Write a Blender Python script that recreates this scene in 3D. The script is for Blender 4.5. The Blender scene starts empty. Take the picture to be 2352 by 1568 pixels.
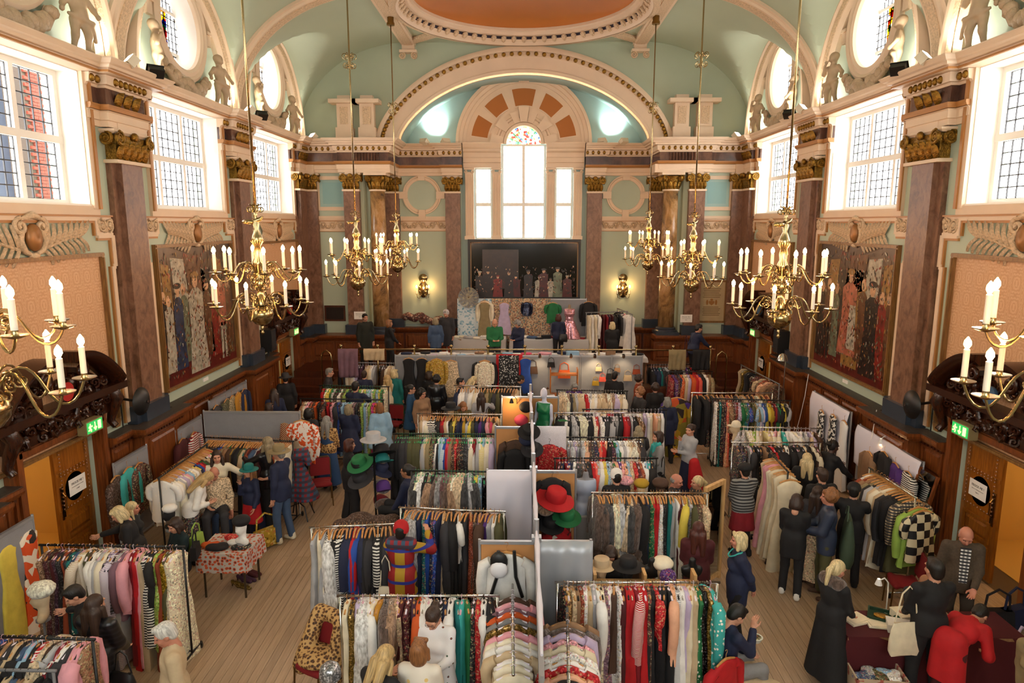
import bpy, math, random
import numpy as np
from mathutils import Vector, Matrix
# ------------------------------------------------------------------ camera, sky, exposure
SC = bpy.context.scene
COL = SC.collection
PI = math.pi
F, CX, CY, EYE = 1568.0, 1176.0, 784.0, 5.7
PITCH, YAW = math.radians(9.77), math.radians(0.95)
cam = bpy.data.cameras.new('camera')
cam.sensor_width = 36.0
cam.lens = 24.0
cam.clip_end = 300
camo = bpy.data.objects.new('camera', cam)
camo.location = (0, 0, EYE)
camo.rotation_euler = (PI / 2 - PITCH, 0, YAW)
COL.objects.link(camo)
SC.camera = camo
W = bpy.data.worlds.new('overcast_sky')
SC.world = W
W.use_nodes = True
W.node_tree.nodes['Background'].inputs[0].default_value = (1.0, 0.985, 0.96, 1)
W.node_tree.nodes['Background'].inputs[1].default_value = 13.0
SC.view_settings.view_transform = 'Standard'
SC.view_settings.look = 'None'
SC.view_settings.gamma = 1.0
SC.view_settings.exposure = 0.02
SC.view_settings.use_curve_mapping = False
SC.cycles.use_denoising = True
SC.cycles.use_adaptive_sampling = True
SC.cycles.adaptive_threshold = 0.09
SC.cycles.adaptive_min_samples = 16
SC.cycles.max_bounces = 6
SC.cycles.diffuse_bounces = 4
SC.cycles.glossy_bounces = 2
SC.cycles.transparent_max_bounces = 12
SC.cycles.sample_clamp_indirect = 6.0
SC.cycles.caustics_reflective = False
SC.cycles.caustics_refractive = False
# ------------------------------------------------------------------ pixel -> place helpers
_fw = np.array([-math.sin(YAW) * math.cos(PITCH), math.cos(YAW) * math.cos(PITCH), -math.sin(PITCH)])
_rt = np.array([math.cos(YAW), math.sin(YAW), 0.0])
_up = np.cross(_rt, _fw)
def ray(x, y):
 return _fw + _rt * (x - CX) / F - _up * (y - CY) / F
def atz(x, y, z=0.0):
 d = ray(x, y); p = d * ((z - EYE) / d[2]); return float(p[0]), float(p[1])
def aty(x, y, Y):
 d = ray(x, y); p = d * (Y / d[1]); return float(p[0]), float(p[2] + EYE)
def atx(x, y, X):
 d = ray(x, y); p = d * (X / d[0]); return float(p[1]), float(p[2] + EYE)
# ------------------------------------------------------------------ materials
def lin(h):
 if not isinstance(h, str): return tuple(h)
 h = h.lstrip('#')
 out = []
 for i in (0, 2, 4):
  c = int(h[i:i + 2], 16) / 255
  out.append(c / 12.92 if c <= 0.04045 else ((c + 0.055) / 1.055) ** 2.4)
 return tuple(out)
MATS = {}
def _new(name):
 m = bpy.data.materials.new(name); m.use_nodes = True
 nt = m.node_tree
 return m, nt, nt.nodes, nt.links, nt.nodes['Principled BSDF']
def rgba(c): return (*lin(c), 1)
def ramp(N, stops, interp='LINEAR'):
 r = N.new('ShaderNodeValToRGB'); r.color_ramp.interpolation = interp
 e = r.color_ramp.elements
 while len(e) < len(stops): e.new(0.5)
 for k, (p, c) in enumerate(stops):
  e[k].position = p; e[k].color = rgba(c)
 return r
def coords(N, L, scale=(1, 1, 1), rot=(0, 0, 0), kind='Object'):
 t = N.new('ShaderNodeTexCoord'); m = N.new('ShaderNodeMapping')
 m.inputs['Scale'].default_value = scale; m.inputs['Rotation'].default_value = rot
 L.new(t.outputs[kind], m.inputs[0]); return m
def M(name, col='#808080', rough=0.6, metal=0.0, var=0.0, vscale=6.0, bump=0.0, bscale=40.0, emit=None, estr=0.0, coat=0.0, alpha=1.0, spec=None):
 """plain paint / metal / plaster with a little procedural variation"""
 if name in MATS: return MATS[name]
 m, nt, N, L, B = _new(name)
 B.inputs['Base Color'].default_value = rgba(col)
 B.inputs['Roughness'].default_value = rough
 B.inputs['Metallic'].default_value = metal
 if spec is not None: B.inputs['Specular IOR Level'].default_value = spec
 if coat: B.inputs['Coat Weight'].default_value = coat
 if alpha < 1: B.inputs['Alpha'].default_value = alpha
 if emit:
  B.inputs['Emission Color'].default_value = rgba(emit); B.inputs['Emission Strength'].default_value = estr
 if var or bump:
  c = coords(N, L)
  n = N.new('ShaderNodeTexNoise'); n.inputs['Scale'].default_value = vscale; n.inputs['Detail'].default_value = 4
  L.new(c.outputs[0], n.inputs['Vector'])
  if var:
   b = lin(col)
   r = ramp(N, [(0.3, [x * (1 - var) for x in b]), (0.7, [min(1, x * (1 + var)) for x in b])])
   L.new(n.outputs['Fac'], r.inputs[0]); L.new(r.outputs[0], B.inputs['Base Color'])
  if bump:
   n2 = N.new('ShaderNodeTexNoise'); n2.inputs['Scale'].default_value = bscale; n2.inputs['Detail'].default_value = 3
   L.new(c.outputs[0], n2.inputs['Vector'])
   bp = N.new('ShaderNodeBump'); bp.inputs['Strength'].default_value = bump; bp.inputs['Distance'].default_value = 0.02
   L.new(n2.outputs['Fac'], bp.inputs['Height']); L.new(bp.outputs[0], B.inputs['Normal'])
 MATS[name] = m
 return m
def wood(name, dark, light, scale=(9, 9, 0.9), rough=0.35, noise=3.0, rnd=0.0):
 if name in MATS: return MATS[name]
 m, nt, N, L, B = _new(name)
 c = coords(N, L, scale)
 n = N.new('ShaderNodeTexNoise'); n.inputs['Scale'].default_value = noise; n.inputs['Detail'].default_value = 6; n.inputs['Distortion'].default_value = 0.6
 L.new(c.outputs[0], n.inputs['Vector'])
 r = ramp(N, [(0.3, dark), (0.72, light)])
 L.new(n.outputs['Fac'], r.inputs[0])
 out = r.outputs[0]
 if rnd:
  oi = N.new('ShaderNodeObjectInfo'); h = N.new('ShaderNodeHueSaturation')
  mr = N.new('ShaderNodeMapRange'); mr.inputs[3].default_value = 1 - rnd; mr.inputs[4].default_value = 1 + rnd
  L.new(oi.outputs['Random'], mr.inputs[0]); L.new(mr.outputs[0], h.inputs['Value']); L.new(out, h.inputs['Color']); out = h.outputs[0]
 L.new(out, B.inputs['Base Color'])
 B.inputs['Roughness'].default_value = rough
 MATS[name] = m
 return m
def marble(name, a, b, vein, scale=1.5, rough=0.22):
 if name in MATS: return MATS[name]
 m, nt, N, L, B = _new(name)
 c = coords(N, L, (1, 1, 0.6), (0.3, 0.4, 0))
 n = N.new('ShaderNodeTexNoise'); n.inputs['Scale'].default_value = scale; n.inputs['Detail'].default_value = 8; n.inputs['Distortion'].default_value = 0.7; n.inputs['Roughness'].default_value = 0.7
 L.new(c.outputs[0], n.inputs['Vector'])
 r = ramp(N, [(0.3, a), (0.5, b), (0.66, vein), (0.74, b)])
 L.new(n.outputs['Fac'], r.inputs[0]); L.new(r.outputs[0], B.inputs['Base Color'])
 B.inputs['Roughness'].default_value = rough
 MATS[name] = m
 return m
def voro(name, stops, scale, rough=0.7, feature='F1', rnd=1.0, chan='Color', stretch=(1, 1, 1), bump=0, interp='CONSTANT', metal=0.0):
 """cells of colour: stained glass, florals, prints"""
 if name in MATS: return MATS[name]
 m, nt, N, L, B = _new(name)
 c = coords(N, L, stretch)
 v = N.new('ShaderNodeTexVoronoi'); v.inputs['Scale'].default_value = scale; v.inputs['Randomness'].default_value = rnd; v.feature = feature
 L.new(c.outputs[0], v.inputs['Vector'])
 r = ramp(N, stops, interp)
 if chan == 'Color':
  s = N.new('ShaderNodeSeparateColor'); L.new(v.outputs['Color'], s.inputs[0]); L.new(s.outputs[0], r.inputs[0])
 else:
  L.new(v.outputs['Distance'], r.inputs[0])
 L.new(r.outputs[0], B.inputs['Base Color'])
 B.inputs['Roughness'].default_value = rough; B.inputs['Metallic'].default_value = metal
 if bump:
  bp = N.new('ShaderNodeBump'); bp.inputs['Strength'].default_value = bump; bp.inputs['Distance'].default_value = 0.02
  L.new(v.outputs['Distance'], bp.inputs['Height']); L.new(bp.outputs[0], B.inputs['Normal'])
 MATS[name] = m
 return m
def stripes(name, a, b, scale, axis='Z', rough=0.75, thr=0.5, second=None):
 if name in MATS: return MATS[name]
 m, nt, N, L, B = _new(name)
 c = coords(N, L)
 w = N.new('ShaderNodeTexWave'); w.wave_type = 'BANDS'; w.bands_direction = axis; w.inputs['Scale'].default_value = scale
 L.new(c.outputs[0], w.inputs['Vector'])
 r = ramp(N, [(0.0, a), (thr, b)], 'CONSTANT')
 L.new(w.outputs['Fac'], r.inputs[0])
 out = r.outputs[0]
 if second:
  ax2, col2, sc2, th2 = (*second, 0.5)[:4]
  w2 = N.new('ShaderNodeTexWave'); w2.wave_type = 'BANDS'; w2.bands_direction = ax2; w2.inputs['Scale'].default_value = sc2
  L.new(c.outputs[0], w2.inputs['Vector'])
  r2 = ramp(N, [(0.0, (0, 0, 0)), (th2, (1, 1, 1))], 'CONSTANT'); L.new(w2.outputs['Fac'], r2.inputs[0])
  mx = N.new('ShaderNodeMix'); mx.data_type = 'RGBA'; mx.inputs['B'].default_value = rgba(col2)
  L.new(r2.outputs[0], mx.inputs['Factor']); L.new(out, mx.inputs['A']); out = mx.outputs['Result']
 L.new(out, B.inputs['Base Color'])
 B.inputs['Roughness'].default_value = rough
 MATS[name] = m
 return m
def checker(name, a, b, scale):
 m, nt, N, L, B = _new(name); c = coords(N, L); k = N.new('ShaderNodeTexChecker'); k.inputs['Scale'].default_value = scale
 k.inputs['Color1'].default_value = rgba(a); k.inputs['Color2'].default_value = rgba(b); L.new(c.outputs[0], k.inputs['Vector']); L.new(k.outputs[0], B.inputs['Base Color']); return m
def glass(name, tint='#ffffff', refl=0.06):
 if name in MATS: return MATS[name]
 m, nt, N, L, B = _new(name)
 t = N.new('ShaderNodeBsdfTransparent'); t.inputs[0].default_value = rgba(tint)
 g = N.new('ShaderNodeBsdfGlossy'); g.inputs['Roughness'].default_value = 0.05
 mx = N.new('ShaderNodeMixShader'); mx.inputs[0].default_value = refl
 L.new(t.outputs[0], mx.inputs[1]); L.new(g.outputs[0], mx.inputs[2])
 L.new(mx.outputs[0], N['Material Output'].inputs['Surface'])
 N.remove(B)
 MATS[name] = m
 return m
def stained(name, stops, scale):
 """coloured transparent glass"""
 if name in MATS: return MATS[name]
 m, nt, N, L, B = _new(name)
 c = coords(N, L)
 v = N.new('ShaderNodeTexVoronoi'); v.inputs['Scale'].default_value = scale
 L.new(c.outputs[0], v.inputs['Vector'])
 s = N.new('ShaderNodeSeparateColor'); L.new(v.outputs['Color'], s.inputs[0])
 r = ramp(N, stops, 'CONSTANT'); L.new(s.outputs[0], r.inputs[0])
 t = N.new('ShaderNodeBsdfTransparent'); L.new(r.outputs[0], t.inputs[0])
 L.new(t.outputs[0], N['Material Output'].inputs['Surface']); N.remove(B)
 MATS[name] = m
 return m
# ------------------------------------------------------------------ mesh building
class MB:
 def __init__(s): s.v = []; s.f = []; s.m = []; s.mi = 0; s.nb = -1
 def add(s, vs, fs):
  o = len(s.v); s.v.extend([tuple(p) for p in vs]); s.f.extend([tuple(i + o for i in f) for f in fs]); s.m.extend([s.mi] * len(fs)); return s
 def box(s, c, d, rz=0.0, rx=0.0, ry=0.0, taper=1.0):
  s.nb = (s.nb + 1) % 9; e = 0.00022 * s.nb        # hair's breadth so that overlapping boards never lie in one plane
  x, y, z = d[0] / 2 + e, d[1] / 2 + e, d[2] / 2 + e
  vs = [(-x, -y, -z), (x, -y, -z), (x, y, -z), (-x, y, -z), (-x * taper, -y * taper, z), (x * taper, -y * taper, z), (x * taper, y * taper, z), (-x * taper, y * taper, z)]
  if rz or rx or ry:
   R = Matrix.Rotation(rz, 3, 'Z') @ Matrix.Rotation(ry, 3, 'Y') @ Matrix.Rotation(rx, 3, 'X')
   vs = [R @ Vector(p) for p in vs]
  vs = [(p[0] + c[0], p[1] + c[1], p[2] + c[2]) for p in vs]
  return s.add(vs, [(3, 2, 1, 0), (4, 5, 6, 7), (0, 1, 5, 4), (1, 2, 6, 5), (2, 3, 7, 6), (3, 0, 4, 7)])
 def b2(s, x0, x1, y0, y1, z0, z1):
  return s.box(((x0 + x1) / 2, (y0 + y1) / 2, (z0 + z1) / 2), (abs(x1 - x0), abs(y1 - y0), abs(z1 - z0)))
 def tube(s, pts, r, n=8, caps=True):
  pts = [Vector(p) for p in pts]; k = len(pts)
  rs = r if isinstance(r, (list, tuple)) else [r] * k
  o = len(s.v); ref = None
  for i, p in enumerate(pts):
   t = (pts[min(i + 1, k - 1)] - pts[max(i - 1, 0)])
   t = t.normalized() if t.length > 1e-9 else Vector((0, 0, 1))
   if ref is None:
    ref = Vector((0, 0, 1)) if abs(t.z) < 0.9 else Vector((1, 0, 0))
   a = (ref - t * ref.dot(t))
   a = a.normalized() if a.length > 1e-6 else t.orthogonal().normalized()
   b = t.cross(a); ref = a
   for j in range(n):
    q = 2 * PI * j / n
    s.v.append(tuple(p + (a * math.cos(q) + b * math.sin(q)) * rs[i]))
  for i in range(k - 1):
   for j in range(n):
    j2 = (j + 1) % n
    s.f.append((o + i * n + j, o + i * n + j2, o + (i + 1) * n + j2, o + (i + 1) * n + j)); s.m.append(s.mi)
  if caps:
   s.f.append(tuple(o + j for j in range(n))[::-1]); s.m.append(s.mi)
   s.f.append(tuple(o + (k - 1) * n + j for j in range(n))); s.m.append(s.mi)
  return s
 def lathe(s, prof, n=16, c=(0, 0, 0), axis='Z', a0=0.0, a1=2 * PI, sy=1.0, caps=True):
  full = abs(a1 - a0) >= 2 * PI - 1e-6
  m = n if full else n + 1
  vs = []
  for r, z in prof:
   for j in range(m):
    q = a0 + (a1 - a0) * j / n
    p = (r * math.cos(q), r * math.sin(q) * sy, z)
    if axis == 'X': p = (p[2], p[0], p[1])
    elif axis == 'Y': p = (p[0], -p[2], p[1])
    vs.append((p[0] + c[0], p[1] + c[1], p[2] + c[2]))
  fs = []
  for i in range(len(prof) - 1):
   for j in range(n):
    j2 = (j + 1) % m
    fs.append((i * m + j, i * m + j2, (i + 1) * m + j2, (i + 1) * m + j))
  if full and caps:
   fs.append(tuple(range(m))[::-1]); fs.append(tuple((len(prof) - 1) * m + j for j in range(m)))
  return s.add(vs, fs)
 def ball(s, c, r, n=10, k=6):
  r = r if isinstance(r, (tuple, list)) else (r, r, r)
  vs = [(c[0], c[1], c[2] - r[2])]
  for i in range(1, k):
   t = -PI / 2 + PI * i / k
   for j in range(n):
    q = 2 * PI * j / n
    vs.append((c[0] + r[0] * math.cos(t) * math.cos(q), c[1] + r[1] * math.cos(t) * math.sin(q), c[2] + r[2] * math.sin(t)))
  vs.append((c[0], c[1], c[2] + r[2]))
  fs = [(0, 1 + (j + 1) % n, 1 + j) for j in range(n)]
  for i in range(k - 2):
   for j in range(n):
    a = 1 + i * n
    fs.append((a + j, a + (j + 1) % n, a + n + (j + 1) % n, a + n + j))
  a = 1 + (k - 2) * n
  fs += [(a + j, a + (j + 1) % n, len(vs) - 1) for j in range(n)]
  return s.add(vs, fs)
 def prism(s, poly, t, map3):
  """poly: list of 2D points, t: (t0, t1), map3(u, v, w) -> 3D"""
  n = len(poly)
  vs = [map3(u, v, t[0]) for u, v in poly] + [map3(u, v, t[1]) for u, v in poly]
  fs = [tuple(range(n))[::-1], tuple(range(n, 2 * n))] + [(i, (i + 1) % n, n + (i + 1) % n, n + i) for i in range(n)]
  return s.add(vs, fs)
 def mould(s, path, prof, closed=False):
  """sweep a (offset, z) profile along a 2D path; offset is to the left of travel"""
  P = [Vector(p) for p in path]; n = len(P); k = len(prof); rows = []
  for i in range(n):
   a = P[(i - 1) % n] if (closed or i) else None
   b = P[(i + 1) % n] if (closed or i < n - 1) else None
   d1 = (P[i] - a).normalized() if a is not None else None
   d2 = (b - P[i]).normalized() if b is not None else None
   d1 = d1 or d2; d2 = d2 or d1
   n1 = Vector((-d1.y, d1.x)); n2 = Vector((-d2.y, d2.x))
   m = n1 + n2; m = m / max(m.length_squared / 2, 0.2) if m.length > 1e-6 else n1
   rows.append([(P[i].x + m.x * d, P[i].y + m.y * d, z) for d, z in prof])
  vs = [p for r in rows for p in r]; fs = []
  for i in range(n if closed else n - 1):
   i2 = (i + 1) % n
   for j in range(k):
    j2 = (j + 1) % k
    fs.append((i * k + j, i2 * k + j, i2 * k + j2, i * k + j2))
  if not closed:
   fs.append(tuple(range(k))); fs.append(tuple((n - 1) * k + j for j in range(k))[::-1])
  return s.add(vs, fs)
 def sweep3(s, pts, frame, prof, closed=False):
  """sweep 2D profile along 3D pts; frame(i) -> (A, B) axes"""
  k = len(prof); vs = []; n = len(pts)
  for i, p in enumerate(pts):
   A, B = frame(i); p = Vector(p)
   vs += [tuple(p + Vector(A) * u + Vector(B) * v) for u, v in prof]
  fs = []
  for i in range(n if closed else n - 1):
   i2 = (i + 1) % n
   for j in range(k):
    j2 = (j + 1) % k
    fs.append((i * k + j, i * k + j2, i2 * k + j2, i2 * k + j))
  if not closed:
   fs.append(tuple(range(k))[::-1]); fs.append(tuple((n - 1) * k + j for j in range(k)))
  return s.add(vs, fs)
 def xf(s, mat, start=0):
  s.v[start:] = [tuple(mat @ Vector(p)) for p in s.v[start:]]; return s
 def mesh(s, name, mats, smooth=None):
  me = bpy.data.meshes.new(name)
  me.from_pydata(s.v, [], s.f)
  for m in (mats if isinstance(mats, (list, tuple)) else [mats]): me.materials.append(m)
  if any(s.m): me.polygons.foreach_set('material_index', s.m)
  if smooth is not None:
   me.polygons.foreach_set('use_smooth', [True] * len(s.f))
   if smooth < 180: me.set_sharp_from_angle(angle=math.radians(smooth))
  me.update()
  return me
 def build(s, name, mats, parent=None, smooth=None, loc=None):
  return obj(name, s.mesh(name, mats, smooth), parent, loc)
def obj(name, me, parent=None, loc=None, rot=None, scale=None, mat=None):
 o = bpy.data.objects.new(name, me)
 COL.objects.link(o)
 if parent is not None: o.parent = parent
 if loc is not None: o.location = loc
 if rot is not None: o.rotation_euler = rot
 if scale is not None: o.scale = scale if isinstance(scale, (tuple, list)) else (scale,) * 3
 if mat is not None:
  o.material_slots[0].link = 'OBJECT'; o.material_slots[0].material = mat
 return o
def tag(o, label, cat, group=None):
 o['label'] = label; o['category'] = cat
 if group: o['group'] = group
 return o
def thing(name, label, cat, loc=(0, 0, 0), rz=0.0, group=None):
 o = bpy.data.objects.new(name, None); o.empty_display_size = 0.1
 COL.objects.link(o); o.location = loc; o.rotation_euler = (0, 0, rz)
 return tag(o, label, cat, group)
def struct(o, label=None):
 o['kind'] = 'structure'
 if label: o['label'] = label
 return o
def copy_tree(o, parent=None):
 c = o.copy(); COL.objects.link(c); c.parent = parent
 for ch in o.children: copy_tree(ch, c)
 return c
ORD = ['first', 'second', 'third', 'fourth', 'fifth', 'sixth', 'seventh', 'eighth', 'ninth', 'tenth', 'eleventh', 'twelfth', 'thirteenth', 'fourteenth', 'fifteenth', 'sixteenth', 'seventeenth', 'eighteenth', 'nineteenth', 'twentieth']
def ordinal(i):
 if i < 20: return ORD[i]
 tens = {2: 'twenty', 3: 'thirty', 4: 'forty', 5: 'fifty'}[(i + 1) // 10]
 return tens + '-' + ORD[(i + 1) % 10 - 1] if (i + 1) % 10 else {'twenty': 'twentieth', 'thirty': 'thirtieth', 'forty': 'fortieth', 'fifty': 'fiftieth'}[tens]
# ------------------------------------------------------------------ soft bodies: distance fields -> one continuous mesh
def surface_nets(Fv, ax):
 nx, ny, nz = Fv.shape
 ins = Fv < 0
 cnt = np.zeros((nx - 1, ny - 1, nz - 1), np.int8)
 for i in (0, 1):
  for j in (0, 1):
   for k in (0, 1):
    cnt += ins[i:nx - 1 + i, j:ny - 1 + j, k:nz - 1 + k]
 act = (cnt > 0) & (cnt < 8)
 ci = np.argwhere(act)
 if len(ci) == 0: return np.zeros((0, 3)), np.zeros((0, 4), int)
 idx = -np.ones(act.shape, np.int64); idx[act] = np.arange(len(ci))
 acc = np.zeros((len(ci), 3)); num = np.zeros(len(ci))
 cor = [(i, j, k) for i in (0, 1) for j in (0, 1) for k in (0, 1)]
 val = {c: Fv[ci[:, 0] + c[0], ci[:, 1] + c[1], ci[:, 2] + c[2]] for c in cor}
 for c in cor:
  for d in range(3):
   if c[d]: continue
   e = list(c); e[d] = 1; e = tuple(e)
   a, b = val[c], val[e]
   cr = (a < 0) != (b < 0)
   t = np.where(cr, a / np.where(cr, a - b, 1), 0)
   p = np.array(c, float)[None, :].repeat(len(ci), 0); p[:, d] = t
   acc[cr] += p[cr]; num[cr] += 1
 loc = acc / num[:, None]
 V = np.empty_like(loc)
 for d in range(3):
  a = ax[d]; i = ci[:, d]
  V[:, d] = a[i] + (a[i + 1] - a[i]) * loc[:, d]
 Q = []
 for d in range(3):
  u, w = [(1, 2), (2, 0), (0, 1)][d]
  sl = [slice(None)] * 3; sl[d] = slice(0, -1); s2 = [slice(None)] * 3; s2[d] = slice(1, None)
  ch = ins[tuple(sl)] != ins[tuple(s2)]
  e = np.argwhere(ch)
  e = e[(e[:, u] > 0) & (e[:, w] > 0) & (e[:, u] < Fv.shape[u] - 1) & (e[:, w] < Fv.shape[w] - 1)]
  if len(e) == 0: continue
  def cell(du, dw):
   q = e.copy(); q[:, u] -= du; q[:, w] -= dw
   return idx[q[:, 0], q[:, 1], q[:, 2]]
  quad = np.stack([cell(1, 1), cell(0, 1), cell(0, 0), cell(1, 0)], 1)
  flip = ~ins[e[:, 0], e[:, 1], e[:, 2]]
  quad[flip] = quad[flip][:, ::-1]
  Q.append(quad)
 return V, np.concatenate(Q)
def field(prims, lo, hi, vox, k=0.025, post=None):
 """prims: ('c', a, b, ra, rb) tapered capsule | ('e', centre, radii, R or None) ellipsoid; sign '-' cuts"""
 ax = [np.arange(lo[d] - vox, hi[d] + 2 * vox, vox) for d in range(3)]
 X, Y, Z = np.meshgrid(*ax, indexing='ij')
 X = X.astype(np.float32); Y = Y.astype(np.float32); Z = Z.astype(np.float32)
 out = np.full(X.shape, 9.0, np.float32)
 for p in prims:
  if p[0] in ('c', '-c'):
   a, b = np.array(p[1], np.float32), np.array(p[2], np.float32); ba = b - a
   t = ((X - a[0]) * ba[0] + (Y - a[1]) * ba[1] + (Z - a[2]) * ba[2]) / max(float(ba @ ba), 1e-9)
   t = np.clip(t, 0, 1)
   d = np.sqrt((X - a[0] - t * ba[0]) ** 2 + (Y - a[1] - t * ba[1]) ** 2 + (Z - a[2] - t * ba[2]) ** 2) - (p[3] + (p[4] - p[3]) * t)
  else:
   c, r = p[1], p[2]; x, y, z = X - c[0], Y - c[1], Z - c[2]
   if len(p) > 3 and p[3] is not None:
    R = np.array(p[3], np.float32)
    x, y, z = R[0, 0] * x + R[1, 0] * y + R[2, 0] * z, R[0, 1] * x + R[1, 1] * y + R[2, 1] * z, R[0, 2] * x + R[1, 2] * y + R[2, 2] * z
   q = np.sqrt((x / r[0]) ** 2 + (y / r[1]) ** 2 + (z / r[2]) ** 2)
   d = (q - 1) * min(r) * np.where(q > 1, 1.0, 1.0)
   d = (q - 1) * (np.float32(min(r)) * 0.5 + np.float32(sum(r) / 3) * 0.5)
  if p[0][0] == '-':
   out = np.maximum(out, -d)
  else:
   h = np.clip(0.5 + 0.5 * (out - d) / k, 0, 1)
   out = out + (d - out) * h - k * h * (1 - h)
 if post is not None: out = post(out, X, Y, Z)
 return out, ax
def bounds(prims, pad=0.03):
 lo = np.full(3, 9.0); hi = -lo
 for p in prims:
  if p[0][0] == '-': continue
  if p[0] == 'c':
   for q, r in ((p[1], p[3]), (p[2], p[4])):
    lo = np.minimum(lo, np.array(q) - r); hi = np.maximum(hi, np.array(q) + r)
  else:
   m = max(p[2]) if len(p) > 3 and p[3] is not None else np.array(p[2])
   lo = np.minimum(lo, np.array(p[1]) - m); hi = np.maximum(hi, np.array(p[1]) + m)
 return lo - pad, hi + pad
def soft(prims, vox=0.02, k=0.025, post=None):
 lo, hi = bounds(prims)
 Fv, ax = field(prims, lo, hi, vox, k, post)
 return surface_nets(Fv, ax)
def np_mesh(name, V, Q, mats, mi=None):
 me = bpy.data.meshes.new(name)
 me.from_pydata(V.tolist() if hasattr(V, 'tolist') else V, [], Q.tolist() if hasattr(Q, 'tolist') else Q)
 for m in (mats if isinstance(mats, (list, tuple)) else [mats]): me.materials.append(m)
 me.polygons.foreach_set('use_smooth', [True] * len(me.polygons))
 if mi is not None: me.polygons.foreach_set('material_index', [int(x) for x in mi])
 me.update()
 return me
# ------------------------------------------------------------------ palette of the hall
WX = 7.4                       # half width of the hall
YB = 23.2                      # end wall beside the stage recess
YR = 24.7                      # back of the stage recess
COLS = [7.65, 12.8, 17.95, 23.0]
BAYS = [5.07, 10.2, 15.4, 20.6]
ZC = 8.42                      # top of the cornice
green = M('sage_wall_paint', '#b2c0ac', 0.6, var=0.04, vscale=0.7)
vgreen = M('vault_green_paint', '#aab69f', 0.65, var=0.05, vscale=0.5)
bgreen = M('blue_green_paint', '#98b0ab', 0.6, var=0.04, vscale=0.8)
pgreen = M('pale_turquoise_paint', '#9abab4', 0.55)
cream = M('cream_plaster', '#dcc4a8', 0.55, var=0.04, vscale=2)
cream2 = M('carved_cream_plaster', '#cdb291', 0.6, var=0.22, vscale=26, bump=0.9, bscale=34)
gilt = M('gilding', '#8f6a28', 0.36, metal=0.8, var=0.55, vscale=14, bump=0.7, bscale=45)
gold = M('gold_line_paint', '#a9743c', 0.45)
orange = M('burnt_orange_paint', '#a8641f', 0.6, var=0.05, vscale=1)
mar = marble('pink_brown_marble', '#4c3123', '#7a5742', '#8c6a54', 7, 0.42)
mardk = marble('dark_brown_marble', '#34211a', '#5a3d31', '#74523f', 2.0)
mary = marble('yellow_black_marble', '#2b2626', '#a07a4c', '#c09a74', 2.2)
slate = M('slate_blue_plinth', '#343c48', 0.3, var=0.1, vscale=5)
oak = wood('oak_panelling', '#5e2f12', '#8c4d22')
oakdk = wood('dark_oak', '#3a1a0b', '#5e2c14')
carve = wood('carved_walnut', '#1f0e08', '#42200f', rough=0.25)
ledgem = wood('worn_ledge', '#2e2722', '#4a403a', rough=0.5)
white = M('white_window_paint', '#f1ece2', 0.45)
leadm = M('window_lead', '#2a2a2e', 0.5)
pane = glass('clear_pane')
brass = M('polished_brass', '#ad966c', 0.22, metal=1.0)
steel = M('chrome_tube', '#c8c6c2', 0.18, metal=1.0)
black = M('black_paint', '#121213', 0.45)
grey = M('grey_paint', '#77777a', 0.6)
def place(root, s, y, x=None, z=0.0):
 """wall things are built with x along the wall and y into the room"""
 root.location = (s * (WX if x is None else x), y, z); root.rotation_euler = (0, 0, PI / 2 * s); return root
SIDE = {-1: 'left', 1: 'right'}
def wp(s, pts):
 P = [(s * (WX - d), y) for y, d in pts]
 return P[::-1] if s < 0 else P
def spiral(c, r0, turns, n=22, a0=0.0, hand=1, plane='xz', k=0.14):
 out = []
 for i in range(n + 1):
  t = i / n; a = a0 + hand * turns * 2 * PI * t; r = r0 * (1 - t) + r0 * k * t
  u, v = r * math.cos(a), r * math.sin(a)
  out.append((c[0] + u, c[1], c[2] + v) if plane == 'xz' else (c[0], c[1] + u, c[2] + v))
 return out
# ------------------------------------------------------------------ floor: narrow boards running up the hall
fl = struct(MB().b2(-8.1, 8.1, -3.2, 25.2, -0.2, -0.012).build('floor', M('floor_joint', '#5b4632', 0.8)), 'pale polished strip wood floor of the hall')
boardm = wood('pale_maple_board', '#a0866a', '#bda083', (14, 0.9, 3), 0.4, 2.2, rnd=0.09)
bw = 0.115
nb = int(15.0 / bw)
bms = [MB().box((0, 0, -0.006), (bw - 0.004, ln - 0.004, 0.012)).mesh('board', boardm) for ln in (9.0, 11.0)]
rng = random.Random(3)
for i in range(nb):
 x = -7.5 + bw * (i + 0.5); q = rng.choice((0, 1))
 y = 2.0 + (0, 2)[q]
 obj('board', bms[q], fl, (x, y + (9, 11)[q] / 2 - 0.0, 0)); y2 = y + (9, 11)[q]
 obj('board', bms[1 - q], fl, (x, y2 + (9, 11)[1 - q] / 2 if y2 + (9, 11)[1 - q] < 24 else y2 + 4.5, 0))
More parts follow.
